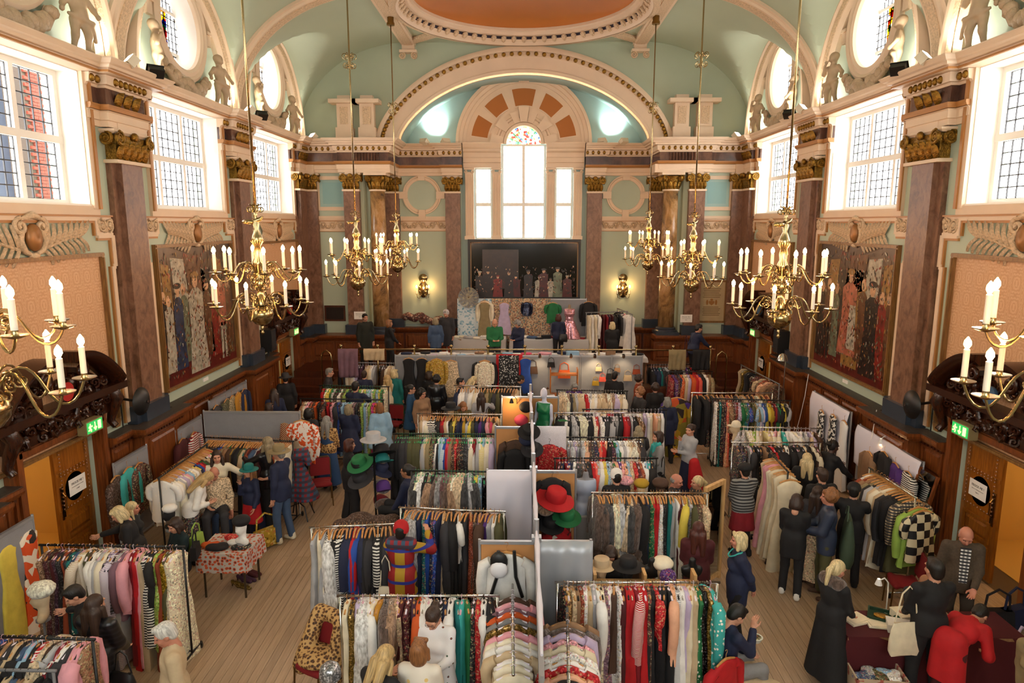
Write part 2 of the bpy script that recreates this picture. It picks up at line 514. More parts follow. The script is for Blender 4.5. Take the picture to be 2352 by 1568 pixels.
# ------------------------------------------------------------------ side walls (openings for windows and doors)
WH, WZ0, WZ1 = 1.58, 6.0, 8.2
DH, DZ = 0.9, 2.32
for s in (-1, 1):
 mb = MB(); xa, xb = s * WX, s * (WX + 0.6)
 doors = [10.25, 20.6]
 edges = [-3.2] + [e for d in doors for e in (d - DH, d + DH)] + [YB + 2]
 for a, b in zip(edges[::2], edges[1::2]): mb.b2(xa, xb, a, b, 0, DZ)
 mb.b2(xa, xb, -3.2, YB + 2, DZ, WZ0)
 edges = [-3.2] + [e for d in BAYS for e in (d - WH, d + WH)] + [YB + 2]
 for a, b in zip(edges[::2], edges[1::2]): mb.b2(xa, xb, a, b, WZ0, WZ1)
 mb.b2(xa, xb, -3.2, YB + 2, WZ1, ZC)
 for a, b in ((-3.2, 2.5), (YB - 0.3, YB + 2)): mb.b2(xa, xb, a, b, ZC, 11.2)
 wall = struct(mb.build('wall_' + SIDE[s], green), 'sage green side wall with tall windows, %s of the hall' % SIDE[s])
 # continuous cornice, full entablature beside every pilaster
 path = [(-3.2, 0)]
 for c in COLS:
  path += [(c - 0.6, 0), (c - 0.6, 0.16), (c + 0.6, 0.16), (c + 0.6, 0)] if c < 22 else [(c - 0.6, 0), (c - 0.6, 0.16), (YB, 0.16)]
 cor = MB().mould(wp(s, path), [(0, 8.2), (0.26, 8.21), (0.27, 8.27), (0.33, 8.28), (0.35, 8.32), (0.40, 8.34), (0.45, 8.40), (0.45, ZC), (0, ZC)])
 co = struct(cor.build('trim_cornice_' + SIDE[s], cream), 'moulded cream cornice running above the %s wall windows' % SIDE[s])
 MB().mould(wp(s, [(p[0], p[1] + 0.001) for p in path]), [(0.262, 8.215), (0.285, 8.215), (0.285, 8.25), (0.262, 8.25)]).build('gold_line', gold, co)
 eggm = MB().ball((0, 0, 0), (0.055, 0.06, 0.07), 8, 5).mesh('egg', gilt, 180)
 for c in COLS:
  a, b = c - 0.98, min(c + 0.98, YB)
  pt = [(a, 0), (c - 0.56, 0), (c - 0.56, 0.14), (c + 0.56, 0.14), (c + 0.56, 0), (b, 0)] if c < 22 else [(a, 0), (c - 0.56, 0), (c - 0.56, 0.14), (b, 0.14)]
  MB().mould(wp(s, pt), [(0, 7.36), (0.06, 7.36), (0.06, 7.46), (0.09, 7.47), (0.09, 7.6), (0.12, 7.62), (0, 7.62)]).build('architrave', cream, co)
  MB().mould(wp(s, pt), [(0, 7.62), (0.13, 7.63), (0.15, 7.68), (0.15, 7.72), (0, 7.72)]).build('dart_moulding', gold, co)
  MB().mould(wp(s, pt), [(0, 7.72), (0.05, 7.72), (0.05, 8.0), (0, 8.0)]).build('marble_frieze', mardk, co)
  MB().mould(wp(s, pt), [(0, 8.0), (0.08, 8.0), (0.1, 8.04), (0.15, 8.05), (0.17, 8.2), (0, 8.2)]).build('egg_bed', cream, co)
  y = a + 0.07
  while y < b - 0.03:
   d = 0.14 if abs(y - c) < 0.56 else 0.0
   obj('egg', eggm, co, (s * (WX - d - 0.16), y, 8.12)); y += 0.15
# ------------------------------------------------------------------ south wall behind the viewpoint, with its own tall windows
mb = MB()
for a, b in ((-8, -5), (-3, -1), (1, 3), (5, 8)): mb.b2(a, b, -3.6, -3.0, 0, 11.6)
for a, b in ((-5, -3), (-1, 1), (3, 5)): mb.b2(a, b, -3.6, -3.0, 0, 5.0); mb.b2(a, b, -3.6, -3.0, 9.0, 11.6)
struct(mb.build('wall_south', green), 'sage green wall behind the gallery')
# ------------------------------------------------------------------ windows (one prototype, copied)
def make_window():
 r = bpy.data.objects.new('window', None); COL.objects.link(r)
 d = -0.42; mb = MB(); fw = 0.1
 H0, H1 = WZ0, WZ1
 mb.b2(-WH, -WH + fw, d - 0.06, d + 0.06, H0, H1).b2(WH - fw, WH, d - 0.06, d + 0.06, H0, H1)
 mb.b2(-WH, WH, d - 0.06, d + 0.06, H0, H0 + fw).b2(-WH, WH, d - 0.06, d + 0.06, H1 - fw, H1)
 mb.build('frame', white, r)
 rv = MB()
 for x in (-WH, WH): rv.b2(x, x * 0.992, d, 0.0, H0, H1)
 rv.b2(-WH, WH, d, 0, H1 - 0.012, H1)
 rv.build('reveal', white, r)
 MB().b2(-WH, WH, d, 0.02, H0, H0 + 0.03).build('inner_sill', white, r)
 zt = 7.08
 MB().b2(-WH, WH, d - 0.05, d + 0.07, zt - 0.06, zt + 0.06).build('transom', white, r)
 xs = [-WH + fw, -0.54, 0.54, WH - fw]
 for x in (-0.54, 0.54): MB().b2(x - 0.05, x + 0.05, d - 0.05, d + 0.06, H0, H1).build('mullion', white, r)
 for a, b in zip(xs, xs[1:]):
  for z0, z1 in ((H0 + fw, zt - 0.06), (zt + 0.06, H1 - fw)):
   a2, b2 = a + 0.05, b - 0.05
   MB().add([(a2, d, z0), (b2, d, z0), (b2, d, z1), (a2, d, z1)], [(0, 1, 2, 3)]).build('pane', pane, r)
   lm = MB()
   for i in range(0, 5): x = a2 + (b2 - a2) * i / 4; lm.b2(x - 0.008, x + 0.008, d - 0.008, d + 0.012, z0, z1)
   for j in range(0, 6): z = z0 + (z1 - z0) * j / 5; lm.b2(a2, b2, d - 0.008, d + 0.012, z - 0.008, z + 0.008)
   lm.build('lead_came', leadm, r)
 ar = MB()
 for x in (-WH - 0.09, WH + 0.09): ar.b2(x - 0.09, x + 0.09, 0, 0.07, 5.95, 8.2)
 ar.build('architrave', cream, r)
 g = MB()
 for x in (-WH - 0.14, WH + 0.14): g.b2(x - 0.035, x + 0.035, 0.06, 0.1, 5.95, 8.2)
 g.build('gold_line', gold, r)
 return r
w0 = make_window(); k = 0
for s in (-1, 1):
 for b in BAYS:
  k += 1
  w = w0 if k == 1 else copy_tree(w0)
  w.name = 'window_%d' % k; place(w, s, b); struct(w, 'white leaded window of six lights in a deep reveal')
  # daylight enters here: light portal in the opening
  L = bpy.data.lights.new('portal', 'AREA'); L.shape = 'RECTANGLE'; L.size = 2 * WH; L.size_y = WZ1 - WZ0; L.cycles.is_portal = True
  o = bpy.data.objects.new('window_portal', L); COL.objects.link(o); o.location = (s * (WX + 0.55), b, 7.1)
  o.rotation_euler = (0, PI / 2 * s, 0); o.rotation_euler = Vector((-s, 0, 0)).to_track_quat('-Z', 'Y').to_euler()
for x in (-4, 0, 4):
 L = bpy.data.lights.new('portal', 'AREA'); L.shape = 'RECTANGLE'; L.size = 2; L.size_y = 4; L.cycles.is_portal = True
 o = bpy.data.objects.new('window_portal', L); COL.objects.link(o); o.location = (x, -3.5, 7.0); o.rotation_euler = Vector((0, 1, 0)).to_track_quat('-Z', 'Y').to_euler()
# ------------------------------------------------------------------ sill shelf + carved frieze blocks + panel mouldings of each bay
def make_leaf(L=0.5, w=0.1, curl=0.5, thick=0.03):
 vs = []; n = 6
 for i in range(n + 1):
  t = i / n; ww = w * math.sin(PI * min(0.97, 0.12 + 0.86 * t)) ** 0.8
  y = 0.02 + 0.05 * math.sin(PI * t); x = L * t; z = curl * L * t * t
  vs += [(x, y - thick, z - ww / 2), (x, y + thick, z), (x, y - thick, z + ww / 2)]
 fs = []
 for i in range(n):
  a = i * 3
  fs += [(a, a + 1, a + 4, a + 3), (a + 1, a + 2, a + 5, a + 4)]
 return MB().add(vs, fs)
leafA = make_leaf(0.42, 0.085, 0.35).mesh('palm_leaf', cream2, 180)
leafB = make_leaf(0.42, 0.085, -0.35).mesh('palm_leaf', cream2, 180)
def scroll_block(w, h, n):
 mb = MB()
 for i in range(n):
  c = -w / 2 + w * (i + 0.5) / n; hd = 1 if i % 2 else -1
  mb.tube(spiral((c, 0.03, 0.0), h * 0.42, 1.9, 20, PI / 2 * hd, hd), [0.022] * 14 + [0.03] * 7, 6)
  mb.ball((c, 0.04, 0), (0.04, 0.035, 0.04), 7, 5)
  for q in (-1, 1): mb.ball((c + q * w / n * 0.42, 0.02, h * 0.25 * q * hd), (0.05, 0.03, 0.06), 6, 4)
 return mb
def make_bay_trim():
 r = bpy.data.objects.new('trim', None); COL.objects.link(r)
 hw = 2.06
 MB().mould([(hw, 0), (1.75, 0), (1.75, 0.05), (-1.75, 0.05), (-1.75, 0), (-hw, 0)], [(0, 5.85), (0.1, 5.85), (0.13, 5.88), (0.14, 5.92), (0.2, 5.94), (0.2, 6.0), (0, 6.0)]).build('sill_shelf', cream, r)
 MB().b2(-hw, hw, 0, 0.08, 5.82, 5.85).build('gold_line', gold, r)
 for q in (-1, 1):
  MB().b2(q * hw, q * 1.62, 0, 0.04, 5.52, 5.82).build('frieze_block', cream, r)
  o = scroll_block(0.42, 0.28, 2).build('scroll', cream2, r, 60); o.location = (q * 1.84, 0.03, 5.67)
 # stepped outer moulding (cream with a gold line)
 P = [(-1.98, 2.06), (-1.98, 4.95), (-2.05, 4.95), (-2.05, 5.5), (-1.62, 5.5), (-1.62, 5.8), (1.62, 5.8), (1.62, 5.5), (2.05, 5.5), (2.05, 4.95), (1.98, 4.95), (1.98, 2.06)]
 def band(off, wd, th, m, nm):
  mb = MB()
  for (a, b), (c, d) in zip(P, P[1:]):
   if abs(a - c) < 1e-6: x = a - math.copysign(off, a); mb.b2(x - wd, x + wd, 0, th, min(b, d) - (0.0 if min(b, d) > 3 else 0), max(b, d))
   else: mb.b2(min(a, c), max(a, c), 0, th, b - off - wd, b - off + wd)
  mb.build(nm, m, r)
 band(0.0, 0.045, 0.06, cream, 'outer_moulding'); band(0.06, 0.025, 0.04, gold, 'gold_moulding')
 return r
t0 = make_bay_trim(); k = 0
for s in (-1, 1):
 for b in BAYS:
  k += 1; t = t0 if k == 1 else copy_tree(t0)
  t.name = 'trim_%d' % k; place(t, s, b); struct(t, 'sill shelf and moulded plaster frame of a wall bay')
cart_names = {5.07: 'nearest the gallery', 10.2: 'above the first wallpaper panel', 15.4: 'above the big painting', 20.6: 'above the far doorway panel'}
def make_cartouche():
 r = thing('plaster_cartouche', '', 'ornament')
 MB().lathe([(0.02, -0.0), (0.13, 0.03), (0.17, 0.07), (0.15, 0.12), (0.08, 0.15), (0.0, 0.16)], 14, axis='Y', c=(0, 0, 0)).build('shield', M('bronzed_shield', '#9a6a3c', 0.4, metal=0.3), r, 180).scale = (0.85, -1, 1.25)
 fr = MB()
 for q in (-1, 1):
  fr.tube(spiral((q * 0.2, 0.06, 0.16), 0.13, 1.4, 18, PI / 2, -q), 0.035, 7)
  fr.tube([(q * 0.17, 0.05, 0.1), (q * 0.25, 0.07, -0.05), (q * 0.17, 0.06, -0.2), (0, 0.05, -0.28)], [0.04, 0.05, 0.045, 0.03], 7)
 fr.tube([(-0.2, 0.07, 0.27), (0, 0.1, 0.33), (0.2, 0.07, 0.27)], [0.03, 0.06, 0.03], 7)
 fr.ball((0, 0.06, -0.27), (0.1, 0.06, 0.05), 8, 5)
 fr.build('scrolled_rim', cream2, r, 60)
 for q in (-1, 1):
  st = MB().tube([(q * 0.15, 0.02, -0.2), (q * 0.5, 0.05, -0.1), (q * 0.85, 0.04, 0.0), (q * 1.1, 0.03, -0.03)], [0.03, 0.025, 0.02, 0.01], 6)
  st.build('stem', cream2, r, 60)
  for i in range(8):
   x = q * (0.22 + 0.115 * i); z = -0.17 + 0.022 * i
   for up in (1, -1):
    a = (math.radians(52) - i * 0.05) if up > 0 else -math.radians(38) + i * 0.02
    o = obj('palm_leaf', leafA if up > 0 else leafB, r, (x, 0.02, z), (0, -a, 0), (0.85 if up > 0 else 0.7))
    if q < 0: o.rotation_euler = (0, a, 0); o.scale = (-o.scale[0], o.scale[1], o.scale[2])
 return r
c0 = make_cartouche(); k = 0
for s in (-1, 1):
 for b in BAYS[1:]:
  k += 1; c = c0 if k == 1 else copy_tree(c0)
  place(c, s, b, z=5.5); c.scale = (1.1, 1, 1.0)
  tag(c, 'cream plaster cartouche with palm leaves %s, %s wall' % (cart_names[b], SIDE[s]), 'ornament', 'plaster cartouches under the windows')
# ------------------------------------------------------------------ pilasters
leafm = make_leaf(0.3, 0.14, 0.0).xf(Matrix.Rotation(-PI / 2, 4, 'Y'))
for i, p in enumerate(leafm.v):                      # bend the tip outwards
 t = p[2] / 0.3; leafm.v[i] = (p[0], p[1] + 0.09 * t ** 3, p[2] * (1 - 0.12 * t ** 4))
acan = leafm.mesh('acanthus_leaf', gilt, 180)
volm = MB().tube(spiral((0, 0.03, 0), 0.125, 2.0, 26, PI / 2, 1), [0.028] * 12 + [0.02] * 15, 6).lathe([(0.11, -0.03), (0.1, 0.015), (0.02, 0.04), (0, 0.04)], 14, axis='Y', c=(0, 0.0, 0)).mesh('volute', gilt, 50)
def capital(parent, w, z0, dep, n, sides=True):
 """gilded composite capital, pilaster width w"""
 c = MB()
 c.prism([(-w * 0.46, 0), (-w * 0.46, dep), (w * 0.46, dep), (w * 0.46, 0)], (z0, z0 + 0.3), lambda u, v, t: (u, v, t))
 c.box((0, dep / 2 + 0.03, z0 + 0.36), (w * 1.06, dep + 0.06, 0.14))
 cap = c.build('capital', gilt, parent)
 MB().b2(-w * 0.55, w * 0.55, 0, dep + 0.06, z0 - 0.06, z0).build('astragal', cream, parent)
 MB().mould([(w * 0.56, 0), (w * 0.56, dep + 0.03), (-w * 0.56, dep + 0.03), (-w * 0.56, 0)][::-1], [(-0.3, z0 + 0.44), (0.0, z0 + 0.44), (0.05, z0 + 0.48), (0.05, z0 + 0.52), (-0.3, z0 + 0.52)]).build('abacus', cream, parent)
 for i in range(n):
  x = -w * 0.42 + w * 0.84 * i / (n - 1)
  obj('acanthus_leaf', acan, cap, (x, dep + 0.0, z0 + 0.0), None, (w / n / 0.14 * 1.15, 1, 0.95))
 for i in range(n - 1):
  x = -w * 0.3 + w * 0.6 * i / max(n - 2, 1)
  obj('acanthus_leaf', acan, cap, (x, dep + 0.03, z0 + 0.1), None, (w / n / 0.14, 1, 0.85))
 for q in (-1, 1):
  obj('volute', volm, cap, (q * w * 0.5, dep + 0.08, z0 + 0.36), None, (q, 1, 1))
  if sides: obj('volute', volm, cap, (q * (w * 0.52 + 0.03), dep * 0.5, z0 + 0.36), (0, 0, -q * PI / 2))
 obj('flower', MB().ball((0, 0, 0), (0.09, 0.06, 0.08), 8, 6).mesh('flower', gilt, 180), cap, (0, dep + 0.1, z0 + 0.43))
 return cap
def make_pilaster(w=0.98, step=True, bracket=True):
 r = thing('marble_pilaster', '', 'pilaster')
 h = w / 2
 P = [(h, 0), (h, 0.1), (h * 0.68, 0.1), (h * 0.68, 0.2), (-h * 0.68, 0.2), (-h * 0.68, 0.1), (-h, 0.1), (-h, 0)] if step else [(h, 0), (h, 0.2), (-h, 0.2), (-h, 0)]
 MB().prism(P, (2.3, 6.8), lambda u, v, t: (u, v, t)).build('shaft', mar, r)
 MB().mould(P, [(-0.09, 2.0), (0.14, 2.0), (0.14, 2.14), (0.1, 2.17), (0.1, 2.2), (0.05, 2.23), (0.06, 2.28), (0.01, 2.32), (-0.09, 2.32)][::-1]).build('base', slate, r)
 capital(r, w, 6.82, 0.2, 5)
 MB().b2(-h * 0.72, h * 0.72, 0, 0.21, 7.34, 7.62).build('architrave_block', cream, r)
 if bracket:
  for x in (-0.5, 0, 0.5): obj('frieze_leaf', acan, r, (x * h * 1.1, 0.14, 7.7), None, (1.5, 1.5, 1.05))
 return r
p0 = make_pilaster(); k = 0
colname = ['nearest the gallery', 'between the wallpapered bay and the large painting', 'beside the far doorway bay', 'in the corner by the stage']
for s in (-1, 1):
 for j, c in enumerate(COLS):
  if j == 0: continue
  k += 1; p = p0 if k == 1 else copy_tree(p0)
  place(p, s, c if j < 3 else 22.75); tag(p, 'brown marble pilaster with gilt capital %s, %s wall' % (colname[j], SIDE[s]), 'pilaster', 'marble pilasters of the hall')
# ------------------------------------------------------------------ oak wainscot
def panel_mesh(w, h):
 mb = MB(); t = 0.045
 mb.b2(-w / 2, w / 2, 0, 0.03, 0, t).b2(-w / 2, w / 2, 0, 0.03, h - t, h).b2(-w / 2, -w / 2 + t, 0, 0.03, t, h - t).b2(w / 2 - t, w / 2, 0, 0.03, t, h - t)
 a, b = w / 2 - 0.1, 0.03
 vs = [(-w / 2 + t, 0.0, t), (w / 2 - t, 0.0, t), (w / 2 - t, 0.0, h - t), (-w / 2 + t, 0.0, h - t), (-a, b, 0.1), (a, b, 0.1), (a, b, h - 0.1), (-a, b, h - 0.1)]
 mb.add(vs, [(4, 5, 6, 7), (0, 1, 5, 4), (1, 2, 6, 5), (2, 3, 7, 6), (3, 0, 4, 7)])
 return mb.mesh('panel', oak)
PM = {}
def panel(parent, x, z, w, h, y=0.09):
 key = (round(w, 3), round(h, 3))
 if key not in PM: PM[key] = panel_mesh(w, h)
 return obj('panel', PM[key], parent, (x, y, z))
LEDGE = [(0, 1.8), (0.12, 1.8), (0.14, 1.83), (0.2, 1.84), (0.22, 1.88), (0.28, 1.9), (0.3, 1.95), (0.3, 2.0), (0, 2.0)]
for s in (-1, 1):
 root = bpy.data.objects.new('trim_wainscot_' + SIDE[s], None); COL.objects.link(root); struct(root, 'oak wainscot with raised panels along the %s wall' % SIDE[s])
 place(root, s, 0)
 sg = lambda y: y * s        # local x runs along +y on the right wall, along -y on the left
 ys = [-3.0, 10.25 - 1.12, 10.25 + 1.12, 20.6 - 1.12, 20.6 + 1.12, YB]
 for a, b in zip(ys[::2], ys[1::2]):
  x0, x1 = sorted((sg(a), sg(b)))
  MB().b2(x0, x1, 0, 0.09, 0, 1.85).build('backing', oak, root)
  path = [(a, 0)]
  for c in COLS:
   if a < c - 0.65 and c + 0.65 < b: path += [(c - 0.65, 0), (c - 0.65, 0.24), (c + 0.65, 0.24), (c + 0.65, 0)]
   elif a < c - 0.65 and c < b: path += [(c - 0.65, 0), (c - 0.65, 0.24), (b, 0.24)]
  if len(path) % 4 == 1: path.append((b, 0))
  P = [(sg(y), d) for y, d in path]
  P = P if P[0][0] < P[-1][0] else P[::-1]
  MB().mould(P, LEDGE).build('ledge', oak, root)
  MB().mould(P, [(-0.02, 2.0), (0.27, 2.0), (0.27, 2.012), (-0.02, 2.012)]).build('ledge_top', ledgem, root)
  dm = MB(); y = a + 0.05
  while y < b - 0.05:
   d = 0.24 if any(abs(y - c) < 0.63 for c in COLS) else 0.0
   dm.box((sg(y), 0.165 + d, 1.815), (0.055, 0.06, 0.045)); y += 0.1
  o = dm.build('dentil_row', oakdk, root); o['kind'] = 'stuff'
  for c in COLS:
   if a < c < b:
    e = min(c + 0.63, YB)
    x0, x1 = sorted((sg(c - 0.63), sg(e)))
    MB().b2(x0, x1, 0, 0.32, 0, 1.82).build('pedestal', oak, root)
    if c < 22: panel(root, sg(c), 0.2, 1.0, 1.5, 0.32)
  MB().b2(*sorted((sg(a), sg(b))), 0, 0.13, 0, 0.16).build('skirting', oakdk, root)
  segs = []
  cs = [c for c in COLS if a < c < b]; e0 = a
  for c in cs: segs.append((e0 + 0.06, c - 0.68)); e0 = c + 0.62
  segs.append((e0 + 0.06, b - 0.06))
  for u, v in segs:
   if v - u < 0.4: continue
   n = max(1, round((v - u) / 1.0)); wd = (v - u) / n
   for i in range(n):
    xc = sg(u + wd * (i + 0.5))
    panel(root, xc, 0.22, wd - 0.08, 0.98); panel(root, xc, 1.28, wd - 0.08, 0.48)
# ------------------------------------------------------------------ lunettes: wall, round window, archivolt, cherubs, garland
LH, LR = 2.25, 2.6
OC, OR_ = 9.85, 0.86
def arch_z(x): return ZC + LR * math.sqrt(max(0, 1 - (x / LH) ** 2))
def make_lunette():
 r = bpy.data.objects.new('lunette', None); COL.objects.link(r)
 N_ = 96; vs = []
 for i in range(N_):
  a = 2 * PI * i / N_; c, sn = math.cos(a), math.sin(a); lo, hi = OR_, 4.0
  for _ in range(30):
   m = (lo + hi) / 2; x, z = m * c, OC + m * sn
   inside = abs(x) < LH and ZC - 0.02 < z < arch_z(x)
   lo, hi = (m, hi) if inside else (lo, m)
  vs += [(OR_ * c, 0, OC + OR_ * sn), (lo * c, 0, OC + lo * sn), (OR_ * c, -0.5, OC + OR_ * sn)]
 mb = MB(); mb.add(vs, [(3 * i, 3 * i + 1, 3 * ((i + 1) % N_) + 1, 3 * ((i + 1) % N_)) for i in range(N_)])
 mb.build('lunette_wall', green, r)
 mb = MB(); mb.add(vs, [(3 * i, 3 * ((i + 1) % N_), 3 * ((i + 1) % N_) + 2, 3 * i + 2) for i in range(N_)])
 mb.build('round_reveal', white, r, 180)
 MB().lathe([(OR_ + 0.0, 0), (OR_, -0.08), (OR_ + 0.06, -0.12), (OR_ + 0.14, -0.1), (OR_ + 0.2, -0.14), (OR_ + 0.27, -0.1), (OR_ + 0.27, 0)], 48, axis='Y', c=(0, 0, OC), caps=False).build('round_frame', cream, r, 40)
 d = -0.45
 pts = [(OR_ * math.cos(2 * PI * i / 48), d, OC + OR_ * math.sin(2 * PI * i / 48)) for i in range(48)]
 MB().add(pts, [tuple(range(48))]).build('pane', pane, r)
 fm = MB(); fm.b2(-0.05, 0.05, d - 0.04, d + 0.05, OC - OR_, OC + OR_)
 for z in (-0.42, 0.42): fm.b2(-OR_, OR_, d - 0.03, d + 0.04, OC + z - 0.03, OC + z + 0.03)
 fm.build('glazing_bar', white, r)
 lm = MB()
 for i in range(-5, 6):
  x = i * 0.155; h = math.sqrt(max(0, OR_ ** 2 - x * x)); lm.b2(x - 0.007, x + 0.007, d - 0.01, d + 0.01, OC - h, OC + h); lm.b2(-h, h, d - 0.01, d + 0.01, OC + x - 0.007, OC + x + 0.007)
 lm.build('lead_came', leadm, r)
 st = stained('heraldic_glass', [(0, '#7a1414'), (0.2, '#c79a2a'), (0.4, '#2f5c3a'), (0.55, '#1f2f6a'), (0.7, '#8a2020'), (0.85, '#e0d8b0')], 9)
 MB().b2(-0.38, 0.38, d + 0.012, d + 0.02, OC - 0.4, OC + 0.4).build('heraldic_pane', st, r)
 # archivolt of the lunette
 pts = [(LH * 1.0 * math.cos(PI * i / 40), 0, ZC + LR * math.sin(PI * i / 40)) for i in range(41)]
 def fr(i):
  a = PI * i / 40; n = Vector((math.cos(a) / LH, 0, math.sin(a) / LR)).normalized(); return n, (0, 1, 0)
 MB().sweep3(pts, fr, [(-0.3, 0), (-0.3, 0.12), (-0.22, 0.16), (-0.2, 0.2), (-0.05, 0.22), (-0.03, 0.3), (0.06, 0.3), (0.06, 0)]).build('archivolt', cream, r, 40)
 MB().sweep3(pts, fr, [(-0.19, 0.2), (-0.19, 0.225), (-0.06, 0.245), (-0.06, 0.2)]).build('carved_band', cream2, r, 40)
 for q in (-1, 1):
  MB().b2(q * 1.28 - 0.13, q * 1.28 + 0.13, 0, 0.12, OC + 0.15, OC + 0.22).b2(q * 1.28 - 0.1, q * 1.28 + 0.1, 0, 0.09, OC - 0.1, OC + 0.15).build('impost_block', cream, r)
 return r
l0 = make_lunette(); k = 0
for s in (-1, 1):
 for b in BAYS:
  k += 1; l = l0 if k == 1 else copy_tree(l0)
  l.name = 'wall_lunette_%d' % k; place(l, s, b); struct(l, 'arched plaster lunette with round leaded window above the cornice')
  L = bpy.data.lights.new('portal', 'AREA'); L.shape = 'SQUARE'; L.size = 1.7; L.cycles.is_portal = True
  o = bpy.data.objects.new('window_portal', L); COL.objects.link(o); o.location = (s * (WX + 0.58), b, OC); o.rotation_euler = Vector((-s, 0, 0)).to_track_quat('-Z', 'Y').to_euler()
statm = M('aged_plaster_statue', '#b49c7e', 0.55, var=0.12, vscale=5)
def cherub(v):
 a = 1 if v else -1
 pr = [('e', (0, 0, 0.93), (0.085, 0.09, 0.1)), ('e', (0, -0.03, 0.97), (0.095, 0.08, 0.075)), ('c', (0, 0, 0.84), (0, 0, 0.78), 0.045, 0.06),
    ('e', (0, 0, 0.66), (0.12, 0.085, 0.15)), ('e', (0, 0.025, 0.52), (0.11, 0.095, 0.12)), ('e', (0, 0.09, 0.9), (0.02, 0.025, 0.02)), ('e', (0, 0.07, 0.88), (0.05, 0.03, 0.03)),
    ('c', (0.06, 0, 0.45), (0.08, 0.06, 0.24), 0.075, 0.05), ('c', (0.08, 0.06, 0.24), (0.08, 0.02, 0.05), 0.052, 0.035), ('c', (0.08, 0.02, 0.035), (0.09, 0.11, 0.025), 0.035, 0.028),
    ('c', (-0.06, 0, 0.45), (-0.09, 0.03, 0.24), 0.075, 0.05), ('c', (-0.09, 0.03, 0.24), (-0.1, -0.03, 0.05), 0.052, 0.035), ('c', (-0.1, -0.03, 0.035), (-0.12, 0.05, 0.025), 0.035, 0.028),
    ('c', (0.12, 0, 0.75), (0.2, 0.03, 0.62), 0.045, 0.038), ('c', (0.2, 0.03, 0.62), (0.2, 0.12, 0.52) if v else (0.12, 0.1, 0.78), 0.038, 0.03), ('e', (0.2, 0.14, 0.5) if v else (0.09, 0.1, 0.84), (0.035, 0.035, 0.04)),
    ('c', (-0.12, 0, 0.75), (-0.2, -0.02, 0.63), 0.045, 0.038), ('c', (-0.2, -0.02, 0.63), (-0.26, 0.06, 0.55), 0.038, 0.03), ('e', (-0.27, 0.08, 0.53), (0.035, 0.035, 0.04)),
    ('c', (-0.16, 0.05, 0.5), (0.14, 0.09, 0.42), 0.03, 0.035), ('c', (0.14, 0.06, 0.42), (0.2, 0.02, 0.2), 0.035, 0.03)]
 V, Q = soft(pr, 0.022, 0.03)
 return np_mesh('cherub', V, Q, statm)
cher = [cherub(0), cherub(1)]
rosem = MB().ball((0, 0, 0), (1, 0.8, 1), 8, 5).lathe([(0.5, 0.5), (0.75, 0.75), (0.55, 0.9), (0.3, 0.85), (0.2, 1.0), (0, 0.98)], 8, axis='Y').mesh('rosette', statm, 60)
bayn = {10.2: 'nearest', 15.4: 'middle', 20.6: 'farthest'}
for s in (-1, 1):
 for b in BAYS[1:]:
  for q in (-1, 1):
   o = obj('cherub_statue', cher[(q > 0) ^ (s > 0)]); place(o, s, b + q * 1.42, x=WX - 0.22, z=ZC); o.scale = (1.15 * q * s, 1.15, 1.15)
   o.rotation_euler.z += 0.45 * q * s
   tag(o, 'standing plaster cherub %s the round window in the %s lunette, %s wall' % ('beyond' if q > 0 else 'this side of', bayn[b], SIDE[s]), 'statue', 'plaster cherubs on the cornice')
  g = thing('plaster_garland', 'heavy plaster garland of roses under the round window of the %s lunette, %s wall' % (bayn[b], SIDE[s]), 'garland', group='plaster garlands')
  place(g, s, b, z=ZC)
  rg = random.Random(int(b))
  MB().tube([(-1.0, 0.1, 0.5), (-0.7, 0.16, 0.22), (0, 0.2, 0.1), (0.7, 0.16, 0.22), (1.0, 0.1, 0.5)], [0.04, 0.06, 0.07, 0.06, 0.04], 8).build('swag', statm, g, 180)
  for i in range(26):
   t = -1 + 2 * (i + 0.5) / 26; x = t * 1.0; z = 0.14 + 0.4 * t * t
   rr = (0.14 - 0.04 * abs(t)) * rg.uniform(0.7, 1.15)
   obj('rosette', rosem, g, (x, 0.22 - 0.1 * abs(t), z + rg.uniform(-0.09, 0.09)), (rg.uniform(-.4, .4), rg.uniform(-3, 3), rg.uniform(-.4, .4)), rr)
# ------------------------------------------------------------------ groined vault and flat ceiling with the dome
VZ, VR, VX = 11.45, 3.03, 3.7
def main_z(x):
 u = max(0.0, abs(x) - VX) / VX
 return ZC + VR * math.sqrt(max(0, 1 - u * u))
xs = [VX + VX * math.cos(PI / 2 * i / 44) for i in range(45)]
ys = set([-3.2, 1.5, YB])
for b in BAYS + [-0.08]:
 for i in range(33): ys.add(round(b - LH * math.cos(PI * i / 32), 4))
ys = sorted(y for y in ys if -3.2 <= y <= YB)
def cross_z(y):
 for b in BAYS + [-0.08]:
  if abs(y - b) <= LH + 1e-6: return ZC + LR * math.sqrt(max(0, 1 - ((y - b) / LH) ** 2))
 return ZC
for s in (-1, 1):
 vs = [(s * x, y, max(main_z(x), cross_z(y))) for y in ys for x in xs]; n = len(xs)
 fs = [(j * n + i, j * n + i + 1, (j + 1) * n + i + 1, (j + 1) * n + i) for j in range(len(ys) - 1) for i in range(n - 1)]
 struct(MB().add(vs, fs).build('ceiling_vault_' + SIDE[s], vgreen, smooth=28), 'pale green groined vault over the %s bays' % SIDE[s])
DY, DR = 19.55, 3.3
mb = MB(); mb.add([(-VX, -3.2, VZ), (VX, -3.2, VZ), (VX, DY - 3.65, VZ), (-VX, DY - 3.65, VZ)], [(0, 1, 2, 3)])
vs = []; n = 72
